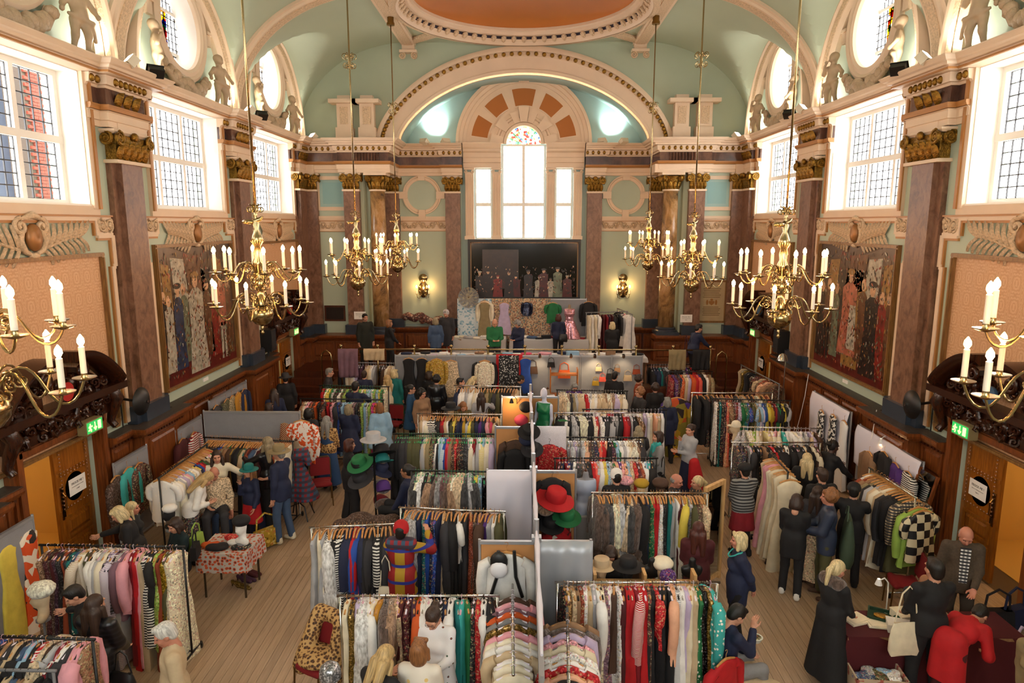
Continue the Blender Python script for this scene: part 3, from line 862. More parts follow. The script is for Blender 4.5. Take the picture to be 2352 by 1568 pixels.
for i in range(n):
 a = 2 * PI * i / n; c, sn = math.cos(a), math.sin(a); t = min(VX / max(abs(c), 1e-9), 3.65 / max(abs(sn), 1e-9))
 vs += [(DR * c, DY + DR * sn, VZ), (t * c, DY + t * sn, VZ)]
mb.add(vs, [(2 * i, 2 * i + 1, 2 * ((i + 1) % n) + 1, 2 * ((i + 1) % n)) for i in range(n)])
ce = struct(mb.build('ceiling', vgreen), 'flat green ceiling panel framing the orange dome')
MB().lathe([(DR - 0.15, VZ + 0.12), (DR * 0.9, VZ + 0.4), (DR * 0.7, VZ + 0.75), (DR * 0.4, VZ + 1.0), (0.01, VZ + 1.1)], 72, c=(0, DY, 0), caps=False).build('dome', orange, ce, 180)
MB().lathe([(DR + 0.42, VZ), (DR + 0.42, VZ - 0.06), (DR + 0.3, VZ - 0.08), (DR + 0.28, VZ - 0.16), (DR + 0.1, VZ - 0.18), (DR + 0.05, VZ - 0.14), (DR + 0.0, VZ - 0.05), (DR - 0.02, VZ + 0.05), (DR - 0.2, VZ + 0.06), (DR - 0.22, VZ + 0.14), (DR - 0.3, VZ + 0.16), (DR - 0.3, VZ + 0.24)], 72, c=(0, DY, 0), caps=False).build('dome_ring', cream, ce, 40)
MB().lathe([(DR + 0.27, VZ - 0.17), (DR + 0.12, VZ - 0.19)], 72, c=(0, DY, 0), caps=False).build('carved_ring', cream2, ce)
MB().lathe([(DR + 0.0, VZ - 0.03), (DR - 0.05, VZ + 0.055)], 72, c=(0, DY, 0), caps=False).build('shade_band', M('painted_gap_shade', '#221a2c', 0.7), ce)  # dark band: shade between the ring brackets, put in as colour
brk = MB().tube([(0.03, 0, -0.07), (-0.02, 0, -0.04), (-0.09, 0, 0.03), (-0.13, 0, 0.05)], [0.05, 0.07, 0.06, 0.03], 6).box((-0.03, 0, 0.01), (0.12, 0.15, 0.05)).mesh('bracket', cream2)
for i in range(64):
 a = 2 * PI * i / 64
 obj('bracket', brk, ce, (DR * math.cos(a), DY + DR * math.sin(a), VZ - 0.01), (0, 0, a))
for s in (-1, 1):                                       # ornamented bands of the square frame
 MB().b2(s * VX - 0.22, s * VX + 0.22, -3, YB, VZ - 0.12, VZ + 0.02).build('frame_band', cream, ce)
 MB().b2(s * VX - 0.14, s * VX + 0.14, -3, YB, VZ - 0.14, VZ - 0.11).build('carved_band', cream2, ce)
 for x2, y2 in ((s * VX, DY - 3.4), (s * VX, DY + 3.4)):
  v = Vector((-s * 0.75, DY - y2, 0)).normalized(); q = Vector((x2, y2, VZ - 0.06))
  e = q + Vector((-s * 1.0, math.copysign(0.95, DY - y2), 0))
  MB().box(tuple((q + e) / 2), (0.3, (e - q).length, 0.1), rz=math.atan2(-(e - q).x, (e - q).y)).build('diagonal_band', cream2, ce)
 # corbel on the end wall below the band
 cb = thing('plaster_corbel', 'small cream scrolled corbel under the ceiling band, %s of the big arch' % SIDE[s], 'corbel', (s * 3.7, YB, 11.05), PI, 'corbels under the dome frame')
 MB().b2(-0.2, 0.2, 0, 0.2, 0.12, 0.42).box((0, 0.12, 0.08), (0.55, 0.3, 0.08)).build('block', cream, cb)
 for q in (-1, 1): MB().tube(spiral((q * 0.2, 0.2, -0.05), 0.11, 1.8, 20, PI / 2, q), 0.03, 6).build('volute', cream2, cb, 60)
for c in COLS[:3]:                                      # transverse ribs
 pts = [((VX + VX * math.cos(PI / 2 * i / 20)) * 1.0, c, ZC + VR * math.sin(PI / 2 * i / 20)) for i in range(21)]
 pts = pts + [(-x, y, z) for x, y, z in pts[::-1]]
 def fr(i):
  j = i if i <= 20 else 41 - i; a = PI / 2 * j / 20
  n = Vector((math.cos(a), 0, math.sin(a))); n.x *= (1 if i <= 20 else -1); return -n, (0, 1, 0)
 rb = struct(MB().sweep3(pts, fr, [(-0.05, -0.3), (0.06, -0.3), (0.08, -0.22), (0.13, -0.2), (0.13, 0.2), (0.08, 0.22), (0.06, 0.3), (-0.05, 0.3)]).build('ceiling_rib_%d' % (COLS.index(c) + 1), cream, smooth=40), 'cream plaster rib arching across the vault')
 MB().sweep3(pts, fr, [(0.12, -0.13), (0.15, -0.13), (0.15, 0.13), (0.12, 0.13)]).build('carved_band', cream2, rb, 40)
# ------------------------------------------------------------------ end wall with the great arch
def arch_curve(x, a, zt, z0=8.4):
 x = min(abs(x), a); b = zt - z0; R = (a * a + b * b) / (2 * b)
 return 0.5 * (z0 + b * math.sqrt(max(0, 1 - (x / a) ** 2))) + 0.5 * (zt - R + math.sqrt(max(0, R * R - x * x)))
AO, AI, ZO, ZI = 4.85, 4.1, 11.3, 10.5
n = 120; vs = []
for i in range(n + 1):
 x = -WX + 2 * WX * i / n; b = arch_curve(x, AO, ZO) if abs(x) < AO else ZC - 0.1
 vs += [(x, YB, b), (x, YB, max(b, main_z(x) + 0.06))]
mb = MB().add(vs, [(2 * i, 2 * i + 1, 2 * i + 3, 2 * i + 2) for i in range(n)])
for s in (-1, 1): mb.b2(s * WX, s * 5.3, YB, YR + 0.3, 0, ZC); 
struct(mb.build('wall_end', vgreen), 'green end wall around the great arch')
def arcpts(a, zt, y, n=60): return [(-a * math.cos(PI * i / n), y, arch_curve(a * math.cos(PI * i / n), a, zt)) for i in range(n + 1)]
Po, Pi_ = arcpts(AO, ZO, 0), arcpts(AI, ZI, 0)
prof = [(0.0, 0), (0.0, 0.14), (0.12, 0.18), (0.2, 0.18), (0.22, 0.1), (0.36, 0.12), (0.38, 0.06), (0.86, 0.06), (0.88, 0.1), (1.0, 0.1), (1.0, -0.25)]
vs = []; k = len(prof)
for (ax_, _, az), (bx, _, bz) in zip(Po, Pi_): vs += [(ax_ + (bx - ax_) * u, YB - d, az + (bz - az) * u) for u, d in prof]
fs = [(i * k + j, i * k + j + 1, (i + 1) * k + j + 1, (i + 1) * k + j) for i in range(60) for j in range(k - 1)]
ga = struct(MB().add(vs, fs).build('trim_great_arch', cream, smooth=30), 'great moulded cream arch with gilt eggs above the stage')
eg2 = MB().ball((0, 0, 0), (0.07, 0.05, 0.075), 8, 5).mesh('egg', gilt, 180)
m_ = 56
for i in range(m_):
 a = PI * (i + 0.5) / m_; u = 0.29
 ox, oz = -AO * math.cos(a), arch_curve(AO * math.cos(a), AO, ZO); ix, iz = -AI * math.cos(a), arch_curve(AI * math.cos(a), AI, ZI)
 obj('egg', eg2, ga, (ox + (ix - ox) * u, YB - 0.12, oz + (iz - oz) * u))
vs = []
for x, _, z in Pi_: vs += [(x, YB - 0.05, z + 0.0), (x, YB + 0.35, z), (x, YR, z)]
MB().add(vs, [(3 * i, 3 * i + 1, 3 * i + 4, 3 * i + 3) for i in range(60)]).build('carved_soffit', cream2, ga)
struct(MB().add(vs, [(3 * i + 1, 3 * i + 2, 3 * i + 5, 3 * i + 4) for i in range(60)]).build('ceiling_recess', bgreen, smooth=60), 'blue green barrel vault of the stage recess')
# back wall of the recess
mb = MB(); T0, T1 = YR, YR + 0.4
ZW0, ZW1 = 5.15, 8.46
mb.b2(-5.4, 5.4, T0, T1, 0, ZW0)
for a, b in ((-5.4, -1.75), (-1.11, -0.78), (0.78, 1.11), (1.75, 5.4)): mb.b2(a, b, T0, T1, ZW0, ZW1)
for s in (-1, 1): mb.b2(s * 1.11, s * 1.75, T0, T1, 7.66, ZW1)
n = 48; vs = []
for i in range(n + 1):
 a = PI * i / n; c, sn = math.cos(a), math.sin(a); lo, hi = 0.6, 6
 for _ in range(24):
  m = (lo + hi) / 2; x, z = m * c, ZW1 + m * sn
  lo, hi = (m, hi) if abs(x) < 4.3 and z < arch_curve(x, AI, ZI) + 0.05 else (lo, m)
 vs += [(0.6 * c, T0, ZW1 + 0.6 * sn), (lo * c, T0, ZW1 + lo * sn), (0.6 * c, T1, ZW1 + 0.6 * sn)]
mb.add(vs, [(3 * i, 3 * i + 1, 3 * i + 4, 3 * i + 3) for i in range(n)] + [(3 * i, 3 * i + 3, 3 * i + 5, 3 * i + 2) for i in range(n)])
for s in (-1, 1): mb.b2(s * 0.6, s * 0.8, T0, T1, ZW1 - 0.02, ZW1 + 0.02)
wb = struct(mb.build('wall_back', bgreen), 'blue green back wall of the stage recess')
for s in (-1, 1):
 MB().b2(s * 2.2, s * 5.35, YR - 0.012, YR, 2.1, 7.4).build('painted_field', green, wb)
 MB().b2(s * 5.28, s * 5.31, YB, YR, 2.0, ZC).build('return_wall', green, wb)
 MB().b2(s * 5.31, s * 7.39, YB - 0.012, YB, 2.0, 7.4).build('painted_field', green, wb)
# triple window
w = bpy.data.objects.new('window_stage', None); COL.objects.link(w); w.location = (0, YR, 0); w.rotation_euler = (0, 0, PI)
struct(w, 'tall white three-light window with arched stained glass over the stage')
d = -0.2
fm = MB()
for a, b, z1 in ((-0.78, 0.78, ZW1), (-1.75, -1.11, 7.66), (1.11, 1.75, 7.66)):
 fm.b2(a, a + 0.07, d - 0.05, d + 0.05, ZW0, z1).b2(b - 0.07, b, d - 0.05, d + 0.05, ZW0, z1).b2(a, b, d - 0.05, d + 0.05, ZW0, ZW0 + 0.07).b2(a, b, d - 0.05, d + 0.05, z1 - 0.07, z1)
 fm.b2(a, b, d - 0.04, d + 0.05, 6.32, 6.44)
 MB().add([(a, d, ZW0), (b, d, ZW0), (b, d, z1), (a, d, z1)], [(0, 1, 2, 3)]).build('pane', pane, w)
 lm = MB()
 x = a + 0.17
 while x < b - 0.1: lm.b2(x - 0.005, x + 0.005, d - 0.006, d + 0.006, ZW0, z1); x += 0.17
 z = ZW0 + 0.2
 while z < z1: lm.b2(a, b, d - 0.006, d + 0.006, z - 0.005, z + 0.005); z += 0.2
 lm.build('lead_came', M('pale_lead', '#8a8a8a', 0.5), w)
fm.b2(-0.05, 0.05, d - 0.04, d + 0.05, ZW0, ZW1)
fm.build('frame', white, w)
st2 = stained('armorial_glass', [(0, '#d8c24a'), (0.18, '#f2efe0'), (0.34, '#b02a22'), (0.46, '#f5e9b8'), (0.6, '#3d7a4a'), (0.72, '#e9d27a'), (0.84, '#2b4a8a'), (0.92, '#ffffff')], 11)
pts = [(0.6 * math.cos(PI * i / 24), d, ZW1 + 0.6 * math.sin(PI * i / 24)) for i in range(25)]
MB().add(pts, [tuple(range(25))]).build('stained_lunette', st2, w)
lm = MB()
for i in range(1, 8): a = PI * i / 8; lm.tube([(0.2 * math.cos(a), d + 0.01, ZW1 + 0.2 * math.sin(a)), (0.6 * math.cos(a), d + 0.01, ZW1 + 0.6 * math.sin(a))], 0.01, 5)
for r_ in (0.2, 0.42): lm.tube([(r_ * math.cos(PI * i / 16), d + 0.01, ZW1 + r_ * math.sin(PI * i / 16)) for i in range(17)], 0.01, 5)
lm.build('lead_came', leadm, w)
for s in (-1, 1):
 for x in (0.95, 1.91):
  mb = MB().b2(s * x - 0.15, s * x + 0.15, 0, 0.1, ZW0, 7.5)
  for i in range(5): mb.tube([(s * x - 0.12 + 0.06 * i, 0.1, ZW0 + 0.15), (s * x - 0.12 + 0.06 * i, 0.1, 7.4)], 0.018, 6)
  mb.box((s * x, 0.07, ZW0 + 0.06), (0.36, 0.2, 0.12)).box((s * x, 0.07, 7.6), (0.36, 0.2, 0.06))
  mb.build('fluted_pilaster', cream, w)
  for q in (-1, 1): MB().tube(spiral((s * x + q * 0.13, 0.13, 7.5), 0.06, 1.5, 14, PI / 2, q), 0.018, 5).build('volute', cream, w)
 x0, x1 = sorted((s * 0.79, s * 2.12))
 MB().mould([(x0, 0), (x1, 0)], [(0, 7.64), (0.1, 7.64), (0.1, 7.8), (0.14, 7.82), (0.14, 7.96), (0.16, 8.0), (0.16, 8.14), (0.24, 8.2), (0.24, 8.26), (0.3, 8.32), (0.34, 8.44), (0.34, 8.48), (0, 8.48)]).build('entablature', cream, w)
# fan over the window
fan = struct(bpy.data.objects.new('trim_fan', None), 'cream half-round fan with burnt orange panels above the stage window'); COL.objects.link(fan); fan.location = (0, YR, ZW1); fan.rotation_euler = (0, 0, PI)
def wedge(r0, r1, a0, a1, t0, t1, n=10):
 P = [(r1 * math.cos(a0 + (a1 - a0) * i / n), r1 * math.sin(a0 + (a1 - a0) * i / n)) for i in range(n + 1)] + [(r0 * math.cos(a1 + (a0 - a1) * i / n), r0 * math.sin(a1 + (a0 - a1) * i / n)) for i in range(n + 1)]
 return MB().prism(P, (t0, t1), lambda u, v, t: (u, t, v))
R_ = math.radians
wedge(0.6, 2.35, 0, PI, 0, 0.04, 48).build('plaster_field', cream, fan)
def halfring(prof, nm, m):
 pts = [(math.cos(PI * i / 48), 0, math.sin(PI * i / 48)) for i in range(49)]
 vs = []; k = len(prof)
 for c, _, sn in pts: vs += [(r * c, y, r * sn) for r, y in prof]
 MB().add(vs, [(i * k + j, i * k + j + 1, (i + 1) * k + j + 1, (i + 1) * k + j) for i in range(48) for j in range(k - 1)]).build(nm, m, fan, 30)
halfring([(2.02, 0.04), (2.02, 0.09), (2.12, 0.1), (2.14, 0.16), (2.24, 0.18), (2.26, 0.26), (2.36, 0.26), (2.36, 0)], 'outer_archivolt', cream)
halfring([(0.6, -0.2), (0.6, 0.1), (0.7, 0.12), (0.72, 0.07), (0.86, 0.08), (0.88, 0.04)], 'inner_archivolt', cream)
halfring([(0.9, 0.04), (0.9, 0.08), (0.96, 0.09), (0.98, 0.06), (1.04, 0.06), (1.04, 0.04)], 'block_ring', cream)
for a in (90, 54, 126, 20, 160):
 h = 13.0 if a == 90 else 11.5
 wedge(1.24, 1.88, R_(a - h - 1.5), R_(a + h + 1.5), 0.03, 0.06).build('panel_rim', cream, fan)
 wedge(1.28, 1.84, R_(a - h), R_(a + h), 0.02, 0.065).build('orange_panel', orange, fan)
for a, r1, hw in ((90, 1.22, 9), (72, 1.1, 8), (108, 1.1, 8), (41, 1.16, 10), (139, 1.16, 10), (8, 1.16, 9), (172, 1.16, 9)):
 wedge(0.72, r1, R_(a - hw), R_(a + hw), 0.04, 0.14 if a != 90 else 0.2, 3).build('keystone_block', cream, fan)
kb = MB()
for i in range(5): kb.tube([(-0.14 + 0.07 * i, 0.24, 2.02), (-0.16 + 0.08 * i, 0.34, 2.22), (-0.18 + 0.09 * i, 0.3, 2.42)], 0.04, 6)
kb.build('scrolled_keystone', cream, fan, 60)
# ------------------------------------------------------------------ end wall entablature, pilasters, columns
for s in (-1, 1):
 pt = [(-WX, YB - 0.12), (-6.1, YB - 0.12), (-6.1, YB - 0.3), (-4.42, YB - 0.3), (-4.42, YR - 0.16), (-2.85, YR - 0.16), (-2.85, YR - 0.3), (-2.15, YR - 0.3)]
 if s > 0: pt = [(-x, y) for x, y in pt][::-1]
 en = struct(bpy.data.objects.new('trim_end_entablature_' + SIDE[s], None), 'cream and brown marble entablature beside the great arch, ' + SIDE[s]); COL.objects.link(en)
 neg = lambda prof: [(-a, z) for a, z in prof]
 MB().mould(pt, neg([(-0.5, 7.36), (0.0, 7.36), (0.0, 7.46), (0.03, 7.47), (0.03, 7.6), (0.06, 7.62), (-0.5, 7.62)])).build('architrave', cream, en)
 MB().mould(pt, neg([(-0.5, 7.62), (0.06, 7.63), (0.09, 7.68), (0.09, 7.72), (-0.5, 7.72)])).build('dart_moulding', gold, en)
 MB().mould(pt, neg([(-0.5, 7.72), (0.0, 7.72), (0.0, 8.0), (-0.5, 8.0)])).build('marble_frieze', mardk, en)
 MB().mould(pt, neg([(-0.5, 8.0), (0.03, 8.0), (0.05, 8.04), (0.1, 8.05), (0.12, 8.2), (-0.5, 8.2)])).build('egg_bed', cream, en)
 MB().mould(pt, neg([(-0.5, 8.2), (0.2, 8.21), (0.21, 8.27), (0.27, 8.28), (0.29, 8.32), (0.34, 8.34), (0.4, 8.4), (0.4, ZC), (-0.5, ZC)])).build('corona', cream, en)
 for x0, x1, yy in ((4.5, 7.2, YB - 0.3), (2.2, 4.3, YR - 0.3)):
  x = x0
  while x < x1:
   y2 = yy if (x < 6.1 and yy < 23) or (x < 2.85) else yy + (0.18 if yy < 23 else 0.14)
   obj('egg', eggm, en, (s * x, y2 - 0.1, 8.12)); x += 0.19
 if True:
  fl_ = MB()
  for i in range(9): fl_.tube([(s * (4.75 + 0.1 * i), YB - 0.31, 7.74), (s * (4.75 + 0.1 * i), YB - 0.34, 7.86), (s * (4.75 + 0.1 * i), YB - 0.31, 7.98)], 0.035, 6)
  fl_.build('fluted_frieze_block', mardk, en)
 # attic blocks standing on the cornice
 for q, x in enumerate((5.82, 5.08)):
  ab = thing('attic_pedestal', 'cream panelled attic pedestal on the cornice, %s of the pair, %s of the arch' % ('outer' if q == 0 else 'inner', SIDE[s]), 'pedestal', (s * x, YB - 0.2, ZC), PI, 'attic pedestals by the great arch')
  MB().b2(-0.28, 0.28, -0.2, 0.14, 0, 0.36).build('plinth', cream, ab)
  MB().b2(-0.23, 0.23, -0.2, 0.1, 0.36, 1.1).build('die', cream, ab)
  MB().b2(-0.13, 0.13, 0.1, 0.12, 0.46, 1.0).build('sunk_panel', cream2, ab)
  MB().mould([(0.24, -0.2), (0.24, 0.11), (-0.24, 0.11), (-0.24, -0.2)], [(-0.2, 1.1), (-0.0, 1.1), (0.05, 1.16), (0.06, 1.22), (-0.2, 1.22)]).b2(-0.2, 0.2, -0.2, 0.08, 1.22, 1.36).build('cap', cream, ab)
 # square pilaster, corner pilaster, recess pilasters
 sp = make_pilaster(0.52, False, False); sp.location = (s * 5.68, YB - 0.1, 0); sp.rotation_euler = (0, 0, PI)
 tag(sp, 'square brown marble pilaster with a white notice beside the round column, ' + SIDE[s], 'pilaster', 'marble pilasters of the hall')
 cp = make_pilaster(0.5, False, False); cp.location = (s * 7.1, YB + 0.02, 0); cp.rotation_euler = (0, 0, PI)
 tag(cp, 'corner pilaster of brown marble facing the hall at the end wall, ' + SIDE[s], 'pilaster', 'marble pilasters of the hall')
 for x, nm in ((4.66, 'half hidden behind the round column'), (2.5, 'flanking the stage window')):
  rp = make_pilaster(0.52, False, False); rp.location = (s * x, YR, 0); rp.rotation_euler = (0, 0, PI)
  tag(rp, 'brown marble recess pilaster %s, %s' % (nm, SIDE[s]), 'pilaster', 'marble pilasters of the hall')
 rc = thing('marble_column', 'round column of yellow and black veined marble at the stage, ' + SIDE[s], 'column', (s * 4.87, YB - 0.02, 0), PI, 'round marble columns by the stage')
 MB().lathe([(0.27, 2.25), (0.275, 3.5), (0.26, 5.2), (0.24, 6.78)], 28).build('shaft', mary, rc, 180)
 MB().box((0, 0, 2.04), (0.78, 0.78, 0.1)).lathe([(0.38, 2.08), (0.38, 2.12), (0.33, 2.16), (0.34, 2.21), (0.28, 2.25)], 28).build('base', slate, rc, 40)
 MB().lathe([(0.25, 6.76), (0.28, 6.78), (0.28, 6.82)], 24).build('astragal', cream, rc)
 cp = MB().lathe([(0.22, 6.82), (0.23, 7.0), (0.3, 7.18), (0.33, 7.24)], 24).build('capital', gilt, rc, 40)
 for i in range(10): a = 2 * PI * i / 10; obj('acanthus_leaf', acan, cp, (0.22 * math.cos(a), 0.22 * math.sin(a), 6.82), (0, 0, a - PI / 2))
 for i in range(4):
  a = PI / 4 + PI / 2 * i
  for q in (-1, 1): obj('volute', volm, cp, (0.36 * math.cos(a) + 0.03 * q * math.sin(a), 0.36 * math.sin(a) - 0.03 * q * math.cos(a), 7.18), (0, 0, a - PI / 2 + q * PI / 2.6), 0.9)
 MB().box((0, 0, 7.31), (0.74, 0.74, 0.08)).build('abacus', cream, rc)
 MB().b2(-0.5, 0.6, -0.35, 0.3, 7.35, 7.62).build('architrave_block', cream, rc)
 # square moulded panel, frieze and oculus frame
 tr = struct(bpy.data.objects.new('trim_end_wall_' + SIDE[s], None), 'moulded panel, scroll frieze and round frame on the end walls, ' + SIDE[s]); COL.objects.link(tr)
 def onwall(x, z, y): return (s * x, y, z)
 MB().b2(s * 5.95, s * 6.83, YB - 0.02, YB, 6.22, 7.2).build('blue_field', pgreen, tr)
 fr_ = MB()
 for (a, b, c, d_) in ((5.86, 6.92, 7.14, 7.26), (5.86, 6.92, 6.14, 6.26), (5.86, 5.98, 6.14, 7.26), (6.8, 6.92, 6.14, 7.26)): fr_.b2(s * a, s * b, YB - 0.06, YB, c, d_)
 fr_.build('panel_frame', cream, tr)
 MB().b2(s * 6.08, s * 6.7, YB - 0.026, YB - 0.02, 6.36, 7.06).build('inner_panel', M('inner_panel_paint', '#8ab3b2', 0.55), tr)
 for x0, x1, yy in ((5.98, 6.86, YB), (2.78, 4.38, YR)):
  a, b = sorted((s * x0, s * x1))
  MB().b2(a, b, yy - 0.1, yy, 5.86, 5.96).b2(a, b, yy - 0.06, yy, 5.8, 5.86).b2(a, b, yy - 0.05, yy, 5.46, 5.52).b2(a, b, yy - 0.03, yy, 5.52, 5.8).build('frieze', cream, tr)
  MB().b2(a, b, yy - 0.045, yy, 5.44, 5.46).b2(a, b, yy - 0.07, yy, 5.79, 5.81).build('gold_line', gold, tr)
  n_ = round((x1 - x0) / 0.3)
  for i in range(n_):
   o = scroll_block(0.28, 0.26, 1).build('scroll', cream2, tr, 60); o.location = ((a + (b - a) * (i + 0.5) / n_), yy - 0.03, 5.66); o.rotation_euler = (0, 0, PI); o.scale = (1 if i % 2 else -1, 1, 1)
 MB().lathe([(0.52, 0), (0.52, 0.05), (0.56, 0.07), (0.62, 0.06), (0.64, 0.1), (0.68, 0.1), (0.68, 0)], 40, axis='Y', c=(s * 3.6, YR, 6.7), caps=False).build('round_frame', cream, tr, 40)
 for a, b in ((0, 1), (0, -1), (1, 0), (-1, 0)): MB().box((s * 3.6 + a * 0.66, YR - 0.06, 6.7 + b * 0.66), (0.24 if a == 0 else 0.3, 0.13, 0.3 if a == 0 else 0.24)).build('keystone', cream, tr)
# oak dado behind the stage
for nm, x0, x1, y, z1 in (('left', -WX, -4.4, YB, 2.0), ('right', 4.4, WX, YB, 2.0), ('stage', -5.3, 5.3, YR, 2.0)):
 dd = struct(bpy.data.objects.new('trim_dado_' + nm, None), 'dark oak panelled dado at the %s end of the stage' % nm); COL.objects.link(dd); dd.location = (0, y - (0.35 if y == YB else 0), 0); dd.rotation_euler = (0, 0, PI)
 MB().b2(-x1, -x0, -0.35 if y == YB else 0, 0.09, 0, z1 - 0.15).build('backing', oakdk if nm == 'stage' else oak, dd)
 MB().mould([(-x1, 0), (-x0, 0)], [(-0.35 if y == YB else 0, z1 - 0.2)] + [(a, b + z1 - 2.0) for a, b in LEDGE[1:-1]] + [(-0.35 if y == YB else 0, z1)]).build('ledge', oak, dd)
 n_ = round((x1 - x0) / 1.0); wd = (x1 - x0) / n_
 for i in range(n_): panel(dd, -x1 + wd * (i + 0.5), 1.2, wd - 0.08, 0.56)
# ------------------------------------------------------------------ stage
ZS, YS = 1.12, 19.0
sf = struct(MB().b2(-5.6, 5.6, YS, YR, 0, ZS - 0.04).build('floor_stage', oakdk), 'dark wood stage platform')
sbm = MB().box((0, 0, -0.02), (11.2, 0.196, 0.036)).mesh('stage_board', wood('stage_board_wood', '#4a2a18', '#6a4126', (0.8, 12, 3), 0.4))
for i in range(28): obj('stage_board', sbm, sf, (0, YS + 0.1 + 0.2 * i, ZS))
for s in (-1, 1):
 stp = struct(bpy.data.objects.new('floor_steps_' + SIDE[s], None), 'dark wood steps up to the stage, ' + SIDE[s]); COL.objects.link(stp)
 for i in range(6): MB().b2(s * 5.6, s * 7.25, YS + 0.5 + 0.3 * i, YS + 0.82 + 0.3 * i, 0, ZS / 6 * (i + 1)).build('step', oakdk, stp)
 MB().b2(s * 5.6, s * 7.25, YS + 2.3, YB - 0.3, 0, ZS).build('landing', oakdk, stp)
# ------------------------------------------------------------------ view outside the nearest left window: a red brick wing
brickm = M('red_brick', '#7c3020', 0.85, var=0.25, vscale=14)
XB = -11.2; yb0, yb1 = atx(66, 300, XB)[0], atx(108, 300, XB)[0]
be = thing('brick_building', 'red brick and grey slate house seen through the nearest left window', 'building', (XB, yb1, 0))
MB().b2(-3, -0.02, yb0 - yb1, 0.0, 3.0, 12.0).build('wall', M('mortar', '#5c5048', 0.9), be)
MB().b2(-3, -0.5, yb0 - yb1 - 5.0, yb0 - yb1, 3.0, 13).build('slate_wing', M('blue_grey_render', '#4c5266', 0.8, var=0.1, vscale=1.5), be)
bm_ = MB().box((0, 0, 0), (0.05, 0.215, 0.066)).mesh('brick', brickm)
for j in range(48):
 y = yb0 - yb1 + 0.12 + (0.112 if j % 2 else 0)
 while y < -0.08: obj('brick', bm_, be, (0.0, y, 6.2 + 0.076 * j)); y += 0.225
# ------------------------------------------------------------------ lettering
def text_mesh(txt, size, mat, name='lettering', align='CENTER', ext=0.0015):
 cu = bpy.data.curves.new('txt', 'FONT'); cu.body = txt; cu.size = size; cu.align_x = align; cu.align_y = 'CENTER'; cu.extrude = ext; cu.resolution_u = 3
 o = bpy.data.objects.new('txt', cu); COL.objects.link(o)
 me = bpy.data.meshes.new_from_object(o.evaluated_get(bpy.context.evaluated_depsgraph_get())); me.name = name
 bpy.data.objects.remove(o); bpy.data.curves.remove(cu)
 me.materials.clear(); me.materials.append(mat)
 return me
ink = M('grey_ink', '#4a4a4a', 0.6)
paper = M('white_card', '#f2f0ea', 0.6)
frock = text_mesh('FROCK ME !', 0.062, ink)
subm = MB(); g_ = random.Random(2); x_ = -0.16
while x_ < 0.16: w_ = g_.uniform(0.008, 0.02); subm.b2(x_, x_ + w_, -0.0005, 0.0005, -0.007, 0.007); x_ += w_ + 0.007
sub = subm.mesh('blurred_line', M('faint_ink', '#a8a4a0', 0.6))
birdm = MB().tube([(-0.04, 0, 0.0), (-0.01, 0.0, 0.012), (0.02, 0, 0.006), (0.045, 0, 0.016), (0.01, 0, -0.006)], 0.004, 5).mesh('bird_mark', ink)
def notice(parent_or_none, w, h, loc, rz, label=None, small=False):
 if parent_or_none is None:
  r = thing('paper_notice', label, 'sign', loc, rz); off = (0, 0, 0)
 else:
  r = bpy.data.objects.new('paper_notice', None); COL.objects.link(r); r.parent = parent_or_none; r.location = loc
 MB().b2(-w / 2, w / 2, 0, 0.004, -h / 2, h / 2).build('card', paper, r)
 sc = w / 0.46
 obj('lettering', frock, r, (0, 0.006, h * 0.18), (PI / 2, 0, PI), sc)
 obj('blurred_line', sub, r, (0, 0.006, -h * 0.02), None, sc)['kind'] = 'stuff'
 obj('bird_mark', birdm, r, (0, 0.006, -h * 0.22), (0, 0, 0), sc)
 return r
# ------------------------------------------------------------------ doorways
doorw = wood('golden_oak_door', '#7a4310', '#a8661f', rough=0.3)
def ringm(r, t, nm, m): return MB().lathe([(r - t, 0.0), (r - t, 0.02), (r, 0.035), (r + t, 0.02), (r + t, 0)], 32, axis='Y', caps=False).mesh(nm, m, 40)
roundm = ringm(0.27, 0.035, 'roundel', doorw)
studm = MB().ball((0, 0, 0), (0.018, 0.014, 0.018), 6, 4).mesh('stud', doorw)
def stud_frame(parent, x, z, w, h):
 n = 9
 for i in range(n):
  t = -0.5 + i / (n - 1)
  for a, b in ((t * w, h / 2), (t * w, -h / 2), (w / 2, t * h), (-w / 2, t * h)): obj('stud', studm, parent, (x + a, 0.05, z + b))
def door_leaf(parent, sign):
 lf = MB().b2(0, 0.88, -0.03, 0.025, 0.02, DZ).build('leaf', doorw, parent)
 MB().b2(0.02, 0.86, 0.025, 0.032, 1.02, 1.1).b2(0.02, 0.86, 0.025, 0.032, 1.68, 1.74).build('rail', doorw, lf)
 for z in (1.98, 1.4): obj('roundel', roundm, lf, (0.44, 0.022, z))
 stud_frame(lf, 0.44, 1.98, 0.66, 0.5); stud_frame(lf, 0.44, 1.4, 0.66, 0.56)
 for z0, z1, c in ((0.62, 0.98, 0), (0.12, 0.56, 0)): obj('panel', panel_mesh(0.66, z1 - z0), lf, (0.44, 0.025, z0)).data.materials[0] = doorw
 MB().lathe([(0.24, 0.03), (0.01, 0.03)], 28, axis='Y', c=(0.44, 0.06, 1.4)).build('dark_glass', M('dark_door_glass', '#1d120a', 0.1), lf)
 MB().b2(0.06, 0.14, 0.025, 0.04, 0.95, 1.5).tube([(0.1, 0.05, 1.1), (0.1, 0.09, 1.15), (0.1, 0.09, 1.35), (0.1, 0.05, 1.4)], 0.012, 6).build('push_plate', brass, lf)
 if sign: notice(lf, 0.42, 0.28, (0.44, 0.07, 1.42), 0)
 return lf
lobe = M('carved_lobe', '#2c150c', 0.28, var=0.3, vscale=12)
